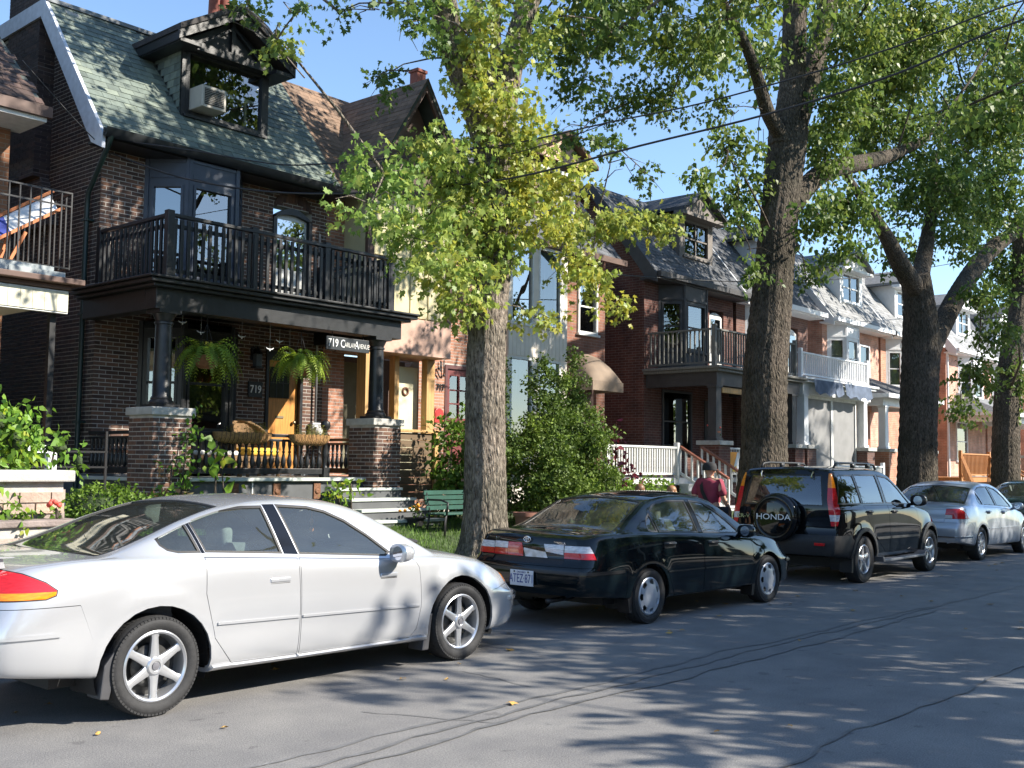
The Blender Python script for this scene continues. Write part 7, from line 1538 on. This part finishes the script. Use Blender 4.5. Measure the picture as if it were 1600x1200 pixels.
L3=[(28.22,10.5,.1,.75)]+L3
tree('maple_tree','maple trunk splitting into three limbs behind the silver-blue sedan','_' and (28.2,10.5,.2),[L3,L3a,L3b,L3c],M_BARKD,
  [(T3B,.12,8,SIMPLE,M_LEAF),(high(30,10.5,(11,17),44,6,5,.7),.2,2.8,SIMPLE,M_LEAF)],303)
L4=[(35.56,10.5,.1,.65)]+L4
tree('maple_tree','dark leaning maple at the right edge with low leafy shoots','_' and (35.5,10.5,.2),[L4],M_BARKD,
  [(T4B,.135,7,SIMPLE,M_LEAF),(high(38,10.5,(9.5,16),40,5.5,6,.7),.22,2.8,SIMPLE,M_LEAF)],404)
# trees of the near side of the street: they shade the road
def near_tree(x,y,blobs,seed,label):
    l=[(x,y,.1,.5),(x,y,1,.36),(x+.1,y,3,.32),(x,y+.1,5,.3)]; ls=[l]
    for dx,dy in((1.8,1.2),(-1.8,1.0),(.4,-1.8),(2.0,-.6)): ls.append([(x,y+.1,4.8,.2),(x+dx*.6,y+dy*.6,6.6,.15),(x+dx*1.5,y+dy*1.4,9,.1),(x+dx*2,y+dy*2,11.5,.05)])
    t=thing('maple_tree',label,'tree',(x,y,.1),'street trees'); limb(ls[0],'trunk',M_BARKD,t,n=20,seg=.3)
    for q in ls[1:]: limb(q,'limb',M_BARKD,t,n=10,seg=.4)
    V,T=leaf_cloud(blobs,.2,4.0,SIMPLE,seed); leaf_mesh(V,T,'crown',M_LEAF,t); twigs(t,M_BARKD,ls,blobs,seed,2)
NB1=[(11.6,-2.2,5.0,1.3,.8,.9,.4),(13.6,-2.6,5.4,1.6,1.0,1,.4),(15.2,-3,6.6,1.7,1.2,1,.4),(15.0,-3.8,8.6,1.6,1.2,.9,.4),(17.2,-3,5.6,1.9,1.3,1,.4),(17.6,-3.4,8.2,2.2,1.6,1.1,.4),(19.6,-3,6.2,2.0,1.6,1.1,.4),(20.2,-4,8.8,2.2,1.3,1.1,.4),(21.5,-3,5.2,1.7,1.0,1,.4),(10.2,-1.6,3.9,.9,.5,.7,.4),(13.2,-.8,4.1,1.2,.6,.8,.4),(16.5,-1,4.2,1.4,.7,.9,.4),(19.5,-.8,4.4,1.5,.8,.9,.4)]
NB2=[(24,-3,5.6,2,1.4,1.1,.4),(24.5,-3.6,8.6,2.2,1.8,1.1,.4),(27,-3,6.2,2.2,1.6,1.1,.4),(27.5,-4,9.6,2.4,1.8,1.1,.4),(30,-3,6,2,1.5,1.1,.4),(30.5,-4,9,2.2,1.8,1,.4),(23,-.8,4.4,1.5,.8,.9,.4),(26.5,-1,4.6,1.6,.9,1,.4),(30,-1,4.8,1.7,.9,1,.4),(11.6,-3.2,7.68,1.3,.30,1.3,.4),(13.4,-3.2,7.9,.8,.7,1.2,.4),(14.2,-3.0,7.4,.8,.6,1.2,.4),(10.0,-3.6,4.75,1.3,.6,1.1,.4),(11.2,-3.8,5.0,1.4,.7,1.2,.4),(12.6,-4.2,4.3,1.5,.7,1.2,.4),(14.6,-4.4,4.2,1.5,.7,1.2,.4),(17,-4.6,4.2,1.6,.7,1.2,.4),(19.5,-4.6,4.2,1.6,.7,1.2,.4),(22,-4.4,4.4,1.6,.8,1.2,.4)]  # masses far from this trunk are added to shade road and silver car
rr=random.Random(77)
for i in range(12):
    x=11.6+1.75*i; (NB1 if x<23 else NB2).extend([(x,-1.2+rr.uniform(-.4,.4),4.5+rr.uniform(-.2,.4),1.7,.95,1.2,.4),(x+.8,-2.6,6.2+rr.uniform(-.3,.5),1.75,1.0,1.2,.4),(x-.9,-3.3,4.3+rr.uniform(-.3,.3),1.7,.85,1.2,.4),(x+.3,-3.5,5.3+rr.uniform(-.2,.2),1.7,.85,1.2,.4)])
near_tree(17.6,-3.6,NB1,505,'maple on the near side of the street, out of view'); near_tree(27.5,-3.6,NB2,606,'second maple on the near side of the street, out of view')
NB3=[(rr.uniform(33.5,41),rr.uniform(-6,-2.5),rr.uniform(13,20),1.7,1.2,.9,.4) for i in range(26)]  # added unseen crown, placed to shade the red and purple brick fronts
near_tree(36.5,-4.5,NB3,707,'added tall shade maple farther along the near side of the street, out of view')
# ============================================================ gardens and small things
def wire(pts,r,label,seed):
    P=[Vector(p) for p in pts]; out=[]
    for i in range(len(P)-1):
        a=P[max(i-1,0)];b=P[i];c=P[i+1];d=P[min(i+2,len(P)-1)]
        for j in range(5): t=j/5; out.append(.5*((2*b)+(c-a)*t+(2*a-5*b+4*c-d)*t*t+(3*b-a-3*c+d)*t**3))
    out.append(P[-1]); m=MB(); m.tube(out,r,6); return tag(m.build('overhead_wire',pm('cable_black',(.02,.02,.022),.6),smooth=True),label,'wire','overhead wires')
wire([(14.9,1.7,7.85),(13.96,3.78,7.42),(13.5,4.79,7.09),(13.02,5.85,6.79),(12.35,7.34,6.46),(11.84,8.48,6.3),(11.26,9.77,6.1),(10.63,11.16,6.02),(10.09,12.36,6.01),(9.75,13.12,6.06),(9.16,14.43,6.37),(8.6,15.6,6.62)],.011,'upper black overhead wire crossing in front of the forked maple',1)
wire([(14.9,1.7,7.65),(13.95,3.78,7.18),(13.34,5.14,6.63),(12.69,6.59,6.24),(12.0,8.12,5.94),(11.26,9.76,5.61),(10.55,11.33,5.54),(10.1,12.35,5.56),(9.62,13.41,5.68),(9.08,14.62,5.97),(8.56,15.75,6.43)],.015,'lower thicker overhead wire running down towards the dark balcony',2)
wire([(11.84,8.48,6.3),(11.5,9.2,6.08),(11.2,10.2,5.95),(10.9,12.5,6.1),(12.6,15.9,6.5)],.007,'short service wire branching off the upper overhead wire',3)
wire([(17.83,13,5.54),(23.04,13,6.09),(27.57,13,6.75),(32.96,13,7.68),(47.22,13,10.65)],.014,'thin wire passing low in front of the far houses',4)
wire([(8.56,15.75,6.4),(7.9,15.6,6.75),(7.0,15.5,7.4)],.008,'thin wire between the dark brick gable corner and the left house',5)
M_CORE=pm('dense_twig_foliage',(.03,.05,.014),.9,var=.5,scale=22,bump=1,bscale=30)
M_CEDF=pm('cedar_foliage',(.095,.15,.03),.65,var=.35,scale=3,trans=.3,tint=((.4,.5,.4),(.8,.85,.6),(1.2,1.2,.8),(1.9,1.7,1.0)))
M_SHRUB=pm('shrub_leaf',(.13,.22,.03),.6,var=.3,scale=3,trans=.35,tint=((.4,.55,.4),(.9,.95,.7),(1.4,1.3,.9)))
M_VINE=pm('vine_leaf',(.15,.29,.04),.5,var=.25,scale=3,trans=.4,tint=((.6,.7,.5),(1,1,1),(1.2,1.1,.8),(2.2,1.25,.5)))
M_REDL=pm('shrub_red_leaf',(.22,.03,.05),.6,var=.3,scale=4,trans=.3,tint=((.5,.5,.6),(1,1,1),(1.5,1.2,1.2)))
def bush(name,label,cat,base,blobs,size,dens,mat,seed,stems=4,shape=SIMPLE,droop=.2,stemmat=None,group=None,sr=.02,shell=.25,core=0.):
    t=thing(name,label,cat,base,group); V,T=leaf_cloud(blobs,size,dens,shape,seed,droop=droop,shell=shell,spray=7); leaf_mesh(V,T,'foliage',mat,t); rr=random.Random(seed)
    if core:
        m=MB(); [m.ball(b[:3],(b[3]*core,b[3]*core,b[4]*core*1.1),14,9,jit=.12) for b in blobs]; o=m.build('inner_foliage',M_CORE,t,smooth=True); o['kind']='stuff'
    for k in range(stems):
        b=blobs[k%len(blobs)]; m=MB(); x=base[0]+(b[0]-base[0])*.5+rr.uniform(-.1,.1); y=base[1]+(b[1]-base[1])*.5; m.tube([(x,y,base[2]-.05),((x+b[0])/2+rr.uniform(-.08,.08),(y+b[1])/2,(base[2]+b[2])/2),(b[0],b[1],b[2]+b[4]*.4)],[sr,sr*.8,sr*.4],6); m.build('stem',stemmat or M_BARKD,t,smooth=True)
    return t
def cone(x,y,z0,h,r,n=16,tint=.4):
    rr=random.Random(int(x*100)); out=[]
    for i in range(9):
        t=i/8; ra=r*(1-.78*t**1.7)*(.85 if i==0 else 1); out.append((x+rr.uniform(-.12,.12)*r,y+rr.uniform(-.12,.12)*r,z0+h*(.04+.94*t),ra*.8,h*.10,.75,tint-.1))
    for i in range(n):
        t=rr.random()**1.1*.85; ra=r*(1-.7*t**1.8); a=rr.uniform(0,6.283); d=ra*.7; k=rr.uniform(.3,.48)
        out.append((x+d*math.cos(a),y+d*math.sin(a),z0+h*(t*.95+.05),ra*k,max(.16,ra*k*rr.uniform(.9,1.3)),rr.uniform(.5,.8),min(1,max(0,tint+rr.uniform(-.15,.3)))))
    return out
def cedar(label,x,y,z0,h,r,seed,tint=.4): return bush('cedar',label,'cedar',(x,y,z0),cone(x,y,z0+.12,h,r,tint=tint),.06,9.0,M_CEDF,seed,stems=3,droop=-.35,group='cedars beside the maple',sr=.035)
cedar('dark narrow cedar right against the big maple trunk',13.75,12.2,.6,2.85,.52,71,.25); cedar('tall full cedar in the middle of the clump',15.0,12.1,.6,2.75,1.0,72,.5); cedar('tallest cedar at the right of the clump below the tan awning',16.0,12.3,.6,2.85,.82,73,.5); cedar('short lighter cedar in front of the clump',14.5,11.5,.5,1.6,.75,74,.6); cedar('broad yellowish cedar at the right front of the clump',15.6,11.5,.5,1.9,.75,174,.6)
bush('shrub','bright green loose shrub right of the cedars','shrub',(16.6,11.3,.45),[(16.0,11.4,1.0,.6,.45,1,.7),(16.8,11.4,1.05,.6,.5,1,.75),(17.6,11.5,1.1,.55,.45,1,.7),(15.5,11.2,.85,.5,.4,1,.6),(17.2,11.2,.8,.6,.4,1,.7)],.07,7,M_SHRUB,75)
bush('shrub','dark climbing shrub on the fence left of the maple trunk','shrub',(13.7,13.2,.6),[(13.75,13.3,1.0,.42,.4,1,.2),(13.75,13.3,1.55,.45,.45,1,.3),(13.85,13.3,2.15,.42,.36,1,.45),(14.3,13.6,1.5,.5,.75,1,.25),(14.5,13.5,2.2,.5,.4,1,.3)],.10,5.5,M_SHRUB,76)
bush('red_shrub','dark red leaved shrub beside the white porch railing','shrub',(18.9,13.3,.6),[(18.6,13.3,2.0,.35,.4,.7,.5),(19.0,13.3,1.6,.4,.35,.8,.4),(18.8,13.3,2.4,.25,.25,.6,.6),(19.2,13.2,1.2,.4,.4,.7,.4)],.12,2.6,M_REDL,77)
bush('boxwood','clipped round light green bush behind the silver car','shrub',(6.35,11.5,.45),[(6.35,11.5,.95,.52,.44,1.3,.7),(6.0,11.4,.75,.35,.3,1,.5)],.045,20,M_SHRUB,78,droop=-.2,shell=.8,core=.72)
bush('climbing_vine','leafy vine climbing the left porch pedestal','vine',(8.6,13.6,.6),[(8.75,13.62,1.9,.16,.35,.9,.4),(8.72,13.62,1.35,.2,.35,1,.4),(8.6,13.6,1.0,.3,.3,.9,.5),(8.35,13.58,1.1,.2,.3,.5,.6)],.085,3,M_VINE,79)
bush('garden_plant','tall garden plant with large pale leaves in front of the porch','plant',(8.95,13.2,.55),[(8.95,13.2,1.72,.16,.16,.8,.6),(9.0,13.15,1.45,.25,.15,.8,.5),(8.95,13.2,1.15,.35,.22,1,.5),(9.3,13.2,1.0,.25,.2,.8,.5)],.17,2.6,M_VINE,80,shape=SIMPLE,droop=.5)
bush('garden_plant','brownish seeding plant at the foot of the left pedestal','plant',(8.3,13.3,.55),[(8.3,13.3,1.45,.2,.25,.6,.9),(8.2,13.3,1.05,.3,.3,.7,.7)],.08,1.2,pm('seed_head',(.28,.18,.10),.8,var=.3,trans=.2,tint=((.5,.8,.4),(1,1,1),(1.4,1.1,.9))),81)
bush('garden_plant','bushy green plant at the foot of the porch steps','plant',(11.15,13.15,.6),[(11.15,13.15,1.0,.28,.22,1,.6),(11.05,13.1,1.25,.2,.16,.7,.7),(11.35,13.1,1.25,.16,.14,.6,.6)],.10,4,M_VINE,82)
bush('garden_plant','low grassy plants between round bush and pedestal','plant',(7.4,12.6,.55),[(7.2,12.6,.85,.4,.25,.9,.5),(7.8,12.8,.95,.35,.3,.9,.5)],.09,4,M_SHRUB,83)
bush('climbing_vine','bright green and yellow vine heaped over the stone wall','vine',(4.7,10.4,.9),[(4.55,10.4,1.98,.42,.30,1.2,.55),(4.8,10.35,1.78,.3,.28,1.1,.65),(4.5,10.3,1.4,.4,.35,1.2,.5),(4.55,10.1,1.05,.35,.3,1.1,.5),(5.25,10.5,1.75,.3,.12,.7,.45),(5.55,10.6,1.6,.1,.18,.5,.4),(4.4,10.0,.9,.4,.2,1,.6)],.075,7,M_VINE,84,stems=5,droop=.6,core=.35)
# stone garden wall
sw_=thing('stone_wall','pinkish stone garden wall with grey cap at the left edge','wall',(4.3,10.2,.1)); M_STN=pm('stone_pink',(.32,.26,.225),.9,var=.2,scale=5,bump=.5,bscale=40,tint=((.75,.75,.78),(1,1,1),(1.15,1.1,1.05),(1.25,1.1,.95)))
m=MB(); m.box(2.0,5.12,10.06,10.75,.1,1.42); m.box(2.0,5.10,9.72,10.06,.1,1.02); m.build('core',M_MORT,sw_)
bricks(sw_,M_STN,(2.0,10.06,1.02),0,3.12,.40,course=.105,bl=.30,proud=.03,nobj=14,name='stone',seed=91); bricks(sw_,M_STN,(2.0,9.72,.1),0,3.10,.92,course=.105,bl=.30,proud=.03,nobj=40,name='stone',seed=92); bricks(sw_,M_STN,(5.12,10.06,.1),math.pi/2,.69,1.31,course=.105,bl=.30,proud=.02,name='stone',seed=93)
m=MB(); m.box(1.95,5.2,9.98,10.82,1.42,1.53); m.build('cap',M_STONE,sw_,bevel=.015); m=MB(); m.box(2.0,5.12,9.68,10.03,1.02,1.08); m.build('ledge',M_STN,sw_,bevel=.012)
rf_=bush('flower','red flowering plant on the stone ledge','flower',(4.9,9.85,1.06),[(4.95,9.85,1.15,.12,.07,.8,.5)],.05,1.6,M_VINE,95,stems=2); m=MB()
for i in range(7): a=i*.9; m.ball((4.93+.05*math.cos(a),9.84+.03*math.sin(a),1.21+.015*(i%3)),(.026,.02,.024),7,5)
m.build('blossom',pm('petal_red',(.75,.10,.07),.6),rf_,smooth=True)
bn=thing('recycling_bin','bright blue recycling bin behind the stone wall','bin',(6.1,12.0,.5)); m=MB(); m.prism([(5.88,.5),(6.28,.5),(6.32,1.10),(5.84,1.10)],'y',11.8,12.2); m.build('box',pm('plastic_blue',(.02,.09,.55),.4),bn,bevel=.02); m=MB(); m.box(5.81,6.35,11.77,12.23,1.07,1.13); m.build('rim',MATS['plastic_blue'],bn,bevel=.012)
fe=thing('garden_railing','low black and white metal garden railing behind the stone wall','railing',(5.6,11.4,.6))
for z in(1.55,1.72): m=MB(); m.bar((4.6,11.4,z),(6.3,11.4,z),.02,.02); m.build('rail',M_IRON,fe)
for x in(5.1,6.28): m=MB(); m.box(x-.012,x+.012,11.39,11.41,.5,1.95); m.build('post',M_IRON,fe)
m=MB(); m.box(5.60,5.70,11.36,11.44,.5,1.78); m.build('white_post',M_WHITE,fe,bevel=.01); m=MB(); m.box(5.1,5.62,11.37,11.43,1.70,1.78); m.build('white_rail',M_WHITE,fe)
# bench
be=thing('garden_bench','dark green slatted garden bench just left of the maple trunk','bench',(12.5,12.2,.5)); M_BEN=pm('bench_green',(.02,.075,.055),.5,var=.2,scale=5)
for i in range(4): m=MB(); m.box(12.30,13.55,11.98+.095*i,12.06+.095*i,.83,.855); m.build('seat_slat',M_BEN,be,bevel=.004)
for i in range(4): m=MB(); m.bar((12.30,12.38+.02*i,.93+.08*i),(13.55,12.38+.02*i,.93+.08*i),.02,.066); m.build('back_slat',M_BEN,be)
for x in(12.36,13.49):
    m=MB(); m.tube([(x,12.02,.42),(x,12.0,.83),(x,12.36,.83),(x,12.44,.42)],.02,6); m.tube([(x,12.36,.83),(x,12.46,1.22)],.02,6); m.tube([(x,11.98,.83),(x,11.96,1.02),(x,12.1,1.06),(x,12.40,1.06)],.018,6); m.build('iron_end',M_IRON,be,smooth=True)
def pot(label,x,y,z,r,h,mat,seed,leaf=None,fl=None,group=None):
    t=thing('flower_pot',label,'pot',(x,y,z),group); m=MB(); m.lathe([(r*.7,z),(r*.95,z+h*.85),(r*1.08,z+h*.85),(r*1.1,z+h),(r*.92,z+h),(r*.9,z+h*.9),(0,z+h*.9)],c=(x,y,0),n=18,cap=False); m.build('pot',mat,t,smooth=R(40))
    if leaf:
        V,T=leaf_cloud([(x,y,z+h+r*.7,r*1.3,r*.8,1,.5)],.06 if r<.2 else .09,2.2,SIMPLE,seed,droop=.1); leaf_mesh(V,T,'foliage',leaf,t)
    if fl:
        rr=random.Random(seed); m=MB()
        for i in range(10): m.ball((x+rr.uniform(-1,1)*r*1.3,y+rr.uniform(-1,1)*r,z+h+rr.uniform(.5,1.4)*r),(.03,.03,.025),6,4)
        m.build('blossom',fl,t,smooth=True)
    return t
M_TERR=pm('terracotta',(.36,.12,.06),.8,var=.2,scale=9); M_ORNG=pm('petal_orange',(.85,.32,.03),.6); M_TERB=pm('terracotta_dull',(.22,.10,.07),.85,var=.25,scale=6)
pot('large dull terracotta pot between the maple and the cedars',13.55,11.35,.45,.2,.42,M_TERB,301); pot('bright terracotta pot with small plant on the red brick pedestal',24.05,14.0,2.29,.13,.24,M_TERR,302,M_SHRUB,pm('petal_red',(.75,.1,.07),.6)); pot('dark tub of orange flowers left of the bench',12.42,12.75,.6,.16,.16,M_DARK,303,M_SHRUB,M_ORNG); pot('terracotta pot of yellow flowers by the cedar stairs',42.6,12.6,.62,.25,.4,M_TERR,304,M_SHRUB,M_ORNG)
ts=thing('lawn_sign','orange and yellow printed sign hung on the porch railing','sign',(24.8,13.9,1.5)); m=MB(); m.box(24.42,25.0,13.86,13.88,1.52,2.02); m.build('board',M_ORNG,ts); m=MB(); m.prism([(24.7,1.53),(24.99,1.53),(24.99,2.01),(24.93,2.01)],'y',13.852,13.858); m.build('print',M_WHITE,ts); m=MB(); m.prism([(24.55,1.53),(24.9,1.53),(24.86,1.68)],'y',13.846,13.851); m.build('print',pm('print_yellow',(.9,.6,.03),.6),ts)
# houses across the street behind the camera: added unseen so dark car paint reflects no bright horizon
for i,(src,x,lab) in enumerate(((hD,-3,'dark brick house across the street, out of view, first'),(hG,3,'orange brick house across the street, out of view, second'),(hD,9,'dark brick house across the street, out of view, third'),(hE,15,'white trimmed house across the street, out of view, fourth'),(hG,21,'orange brick house across the street, out of view, fifth'),(hD,27,'dark brick house across the street, out of view, sixth'),(hE,33,'white trimmed house across the street, out of view, seventh'),(hD,39,'dark brick house across the street, out of view, eighth'))):
    c=src.copy(); COL.objects.link(c); c['label']=lab; c['group']='houses across the street'; c.location=(x,-12.5,.3); c.rotation_euler=(0,0,math.pi)
    for ch in src.children:
        if ch.name.split('.')[0] in('wall','roof','shingle_courses','porch_beam','balcony_deck','porch_roof','pedestal','column','dormer','bay_window','bargeboard','porch_base'): d=ch.copy(); COL.objects.link(d); d.parent=c
# ============================================================ people
M_SKIN=pm('skin',(.55,.31,.21),.55,var=.08,scale=20); M_HAIRB=pm('hair_brown',(.16,.075,.032),.5,var=.3,scale=30,stretch=(4,4,.6)); M_HAIRL=pm('hair_chestnut',(.26,.13,.055),.5,var=.3,scale=30,stretch=(4,4,.6)); M_MAROON=pm('cotton_maroon',(.24,.03,.055),.85,var=.15,scale=9,bump=.2,bscale=18); M_NAVY=pm('cotton_navy',(.02,.025,.05),.9,var=.2,scale=9); M_CAP=pm('cap_black',(.016,.016,.018),.8,var=.2)
def skin(verts,edges,rad,name,mat,parent,sub=2,root=0):
    me=bpy.data.meshes.new(name); me.from_pydata(verts,edges,[]); o=bpy.data.objects.new(name,me); COL.objects.link(o)
    md=o.modifiers.new('s','SKIN'); sv=me.skin_vertices[0].data
    for i,r in enumerate(rad): sv[i].radius=r if hasattr(r,'__len__') else(r,r); sv[i].use_root=(i==root)
    md.use_smooth_shade=True; o.modifiers.new('u','SUBSURF').levels=sub
    dg=bpy.context.evaluated_depsgraph_get(); m2=bpy.data.meshes.new_from_object(o.evaluated_get(dg)); bpy.data.objects.remove(o); m2.name=name; m2.materials.clear(); m2.materials.append(mat); m2.polygons.foreach_set('use_smooth',[True]*len(m2.polygons))
    return link(name,m2,parent)
def person(loc,H,heading,label,shirt,trous,hair=None,cap=None,strap=None,seed=1,step=.16,wide=1.):
    """x = forward in the local frame, y = left; lengths in units of height"""
    t=thing('person',label,'person',loc); s=H/1.75
    J={'pel':(0,0,.95),'spi':(0,0,1.12),'che':(.01,0,1.32),'nec':(.0,0,1.47),'nk2':(.015,0,1.52),'hea':(.02,0,1.60),'top':(.015,0,1.68)}
    V=[];E=[];Rd=[];idx={}
    def add(n,p,r,par=None):
        idx[n]=len(V); V.append(tuple(c*s for c in p)); Rd.append((r[0]*s,r[1]*s) if hasattr(r,'__len__') else r*s)
        if par: E.append((idx[par],idx[n]))
    add('pel',J['pel'],.15); add('spi',J['spi'],.135,'pel'); add('che',J['che'],.15,'spi'); add('nec',J['nec'],.07,'che'); add('nk2',J['nk2'],.055,'nec'); add('hea',(.02,0,1.60),.088,'nk2'); add('top',(.01,0,1.67),.075,'hea')
    for sg,n in((1,'l'),(-1,'r')):
        st=step*sg; add('sh'+n,(0,.17*sg,1.42),.065,'che'); add('el'+n,(-.04-.5*st,.235*sg,1.14),.044,'sh'+n); add('wr'+n,(.08-.9*st,.25*sg,.93),.032,'el'+n); add('pa'+n,(.10-.95*st,.245*sg,.85),(.022,.042),'wr'+n)
        for k in range(4): b=(.075+.022*k-.95*st,.245*sg,.80); add('f%s%d'%(n,k),b,.010,'pa'+n); add('g%s%d'%(n,k),(b[0]+.008,b[1]-.012*sg,.755+.006*abs(k-1.5)),.009,'f%s%d'%(n,k))
        add('th'+n,(.135-.95*st,.235*sg,.84),.012,'pa'+n); add('tt'+n,(.15-.95*st,.225*sg,.80),.010,'th'+n)
        add('hi'+n,(0,.09*sg,.90),.10,'pel'); add('kn'+n,(st*.7+.03,.095*sg,.49),.062,'hi'+n); add('an'+n,(st*1.2-.03,.095*sg,.09),.042,'kn'+n); add('to'+n,(st*1.2+.13,.105*sg,.035),(.035,.042),'an'+n)
    body=skin(V,E,Rd,'body',M_SKIN,t)
    # face: nose, brow, ears, eyes, mouth
    m=MB(); m.ball((.118*s,0,1.595*s),(.018*s,.014*s,.022*s),8,6)
    for sg in(-1,1): m.ball((.015*s,.092*sg*s,1.60*s),(.018*s,.009*s,.03*s),8,6)
    m.build('nose_and_ears',M_SKIN,body,smooth=True,local=True)
    m=MB(); [m.ball((.098*s,.034*sg*s,1.615*s),(.009*s,.013*s,.008*s),7,5) for sg in(-1,1)]; m.build('eyes',M_DARK,body,smooth=True,local=True); m=MB(); m.ball((.104*s,0,1.553*s),(.008*s,.024*s,.006*s),7,5); m.build('mouth',pm('lips',(.4,.15,.12),.6),body,smooth=True,local=True)
    V2=[];E2=[];R2=[]
    def a2(p,r,par=None):
        V2.append(tuple(c*s for c in p)); R2.append((r[0]*s,r[1]*s) if hasattr(r,'__len__') else r*s)
        if par is not None: E2.append((par,len(V2)-1))
        return len(V2)-1
    c0=a2((.01,0,1.30),(.165,.2)); c1=a2((0,0,1.08),(.155,.19),c0); c2=a2((0,0,.90),(.165,.2),c1); c3=a2((.0,0,1.44),(.10,.14),c0); c4=a2((.005,0,1.485),(.07,.075),c3)
    for sg in(1,-1): st=step*sg; e=a2((0,.19*sg,1.405),.085,c0); e=a2((-.025-.28*st,.225*sg,1.25),.078,e); a2((-.035-.45*st,.238*sg,1.15),.074,e)
    skin(V2,E2,R2,'shirt',shirt,t)
    V2.clear();E2.clear();R2.clear(); p0=a2((0,0,.93),(.155,.185))
    for sg in(1,-1): st=step*sg; h=a2((st*.1,.095*sg,.84),.11,p0); k=a2((st*.7+.03,.098*sg,.49),.085,h); a2((st*1.2-.03,.098*sg,.11),.07,k)
    skin(V2,E2,R2,'trousers',trous,t)
    for sg in(1,-1): st=step*sg; m=MB(); m.ball(((st*1.2+.05)*s,.10*sg*s,.045*s),(.14*s,.052*s,.05*s),12,8); m.build('shoe',M_DARK,t,smooth=True,local=True)
    if hair:
        m=MB(); n=14; m.ball((.0,0,1.635*s),(.108*s,.100*s,.105*s),n,10,jit=.02); m.ball((-.055*s,0,1.57*s),(.062*s,.09*s,.105*s),n,8,jit=.03); m.build('hair',hair,t,smooth=True,local=True)
    if cap:
        m=MB(); m.lathe([(.118*s,1.615*s),(.117*s,1.68*s),(.10*s,1.735*s),(.06*s,1.762*s),(0,1.768*s)],c=(.0,0,0),n=20,cap=False); co=m.build('cap',cap,t,smooth=True,local=True); m=MB(); m.lathe([(.112*s,1.622*s),(.17*s,1.606*s),(.172*s,1.602*s),(.112*s,1.61*s)],c=(.015*s,0,0),n=20,cap=False,a0=-1.1,a1=1.1); m.build('peak',cap,co,smooth=True,local=True)
    if strap:
        m=MB(); pts=[(-.02,.11,1.47),(-.115,.085,1.40),(-.185,.02,1.25),(-.185,-.06,1.08),(-.13,-.15,.95)]; vs=[]
        for x,y,z in pts: vs+=[((x-.012)*s,(y-.028)*s,(z+.02)*s),((x-.012)*s,(y+.028)*s,(z-.02)*s)]
        m.add(vs,[(2*i,2*i+1,2*i+3,2*i+2) for i in range(len(pts)-1)]); m.build('bag_strap',strap,t,smooth=True,local=True); m=MB(); m.box(-.16*s,.1*s,-.30*s,-.19*s,.74*s,.98*s); m.build('shoulder_bag',strap,t,bevel=.02,seg=3,smooth=True,local=True)
    t.rotation_euler=(0,0,heading); t.scale=(1,wide,1)
    return t
person((15.3,9.0,.14),1.56,R(-6),'person in maroon t-shirt and black cap with a bag strap, walking away','_' and M_MAROON,M_NAVY,cap=M_CAP,strap=M_CAP,step=.12,wide=1.16)
person((13.25,8.95,.14),1.25,R(200),'small brown haired person whose head shows above the dark sedan','_' and M_NAVY,M_NAVY,hair=M_HAIRB,step=.06)
person((14.1,8.95,.14),1.22,R(150),'chestnut haired person beside the one in maroon, head just above the dark sedan','_' and M_WORNW,M_NAVY,hair=M_HAIRL,step=.06)
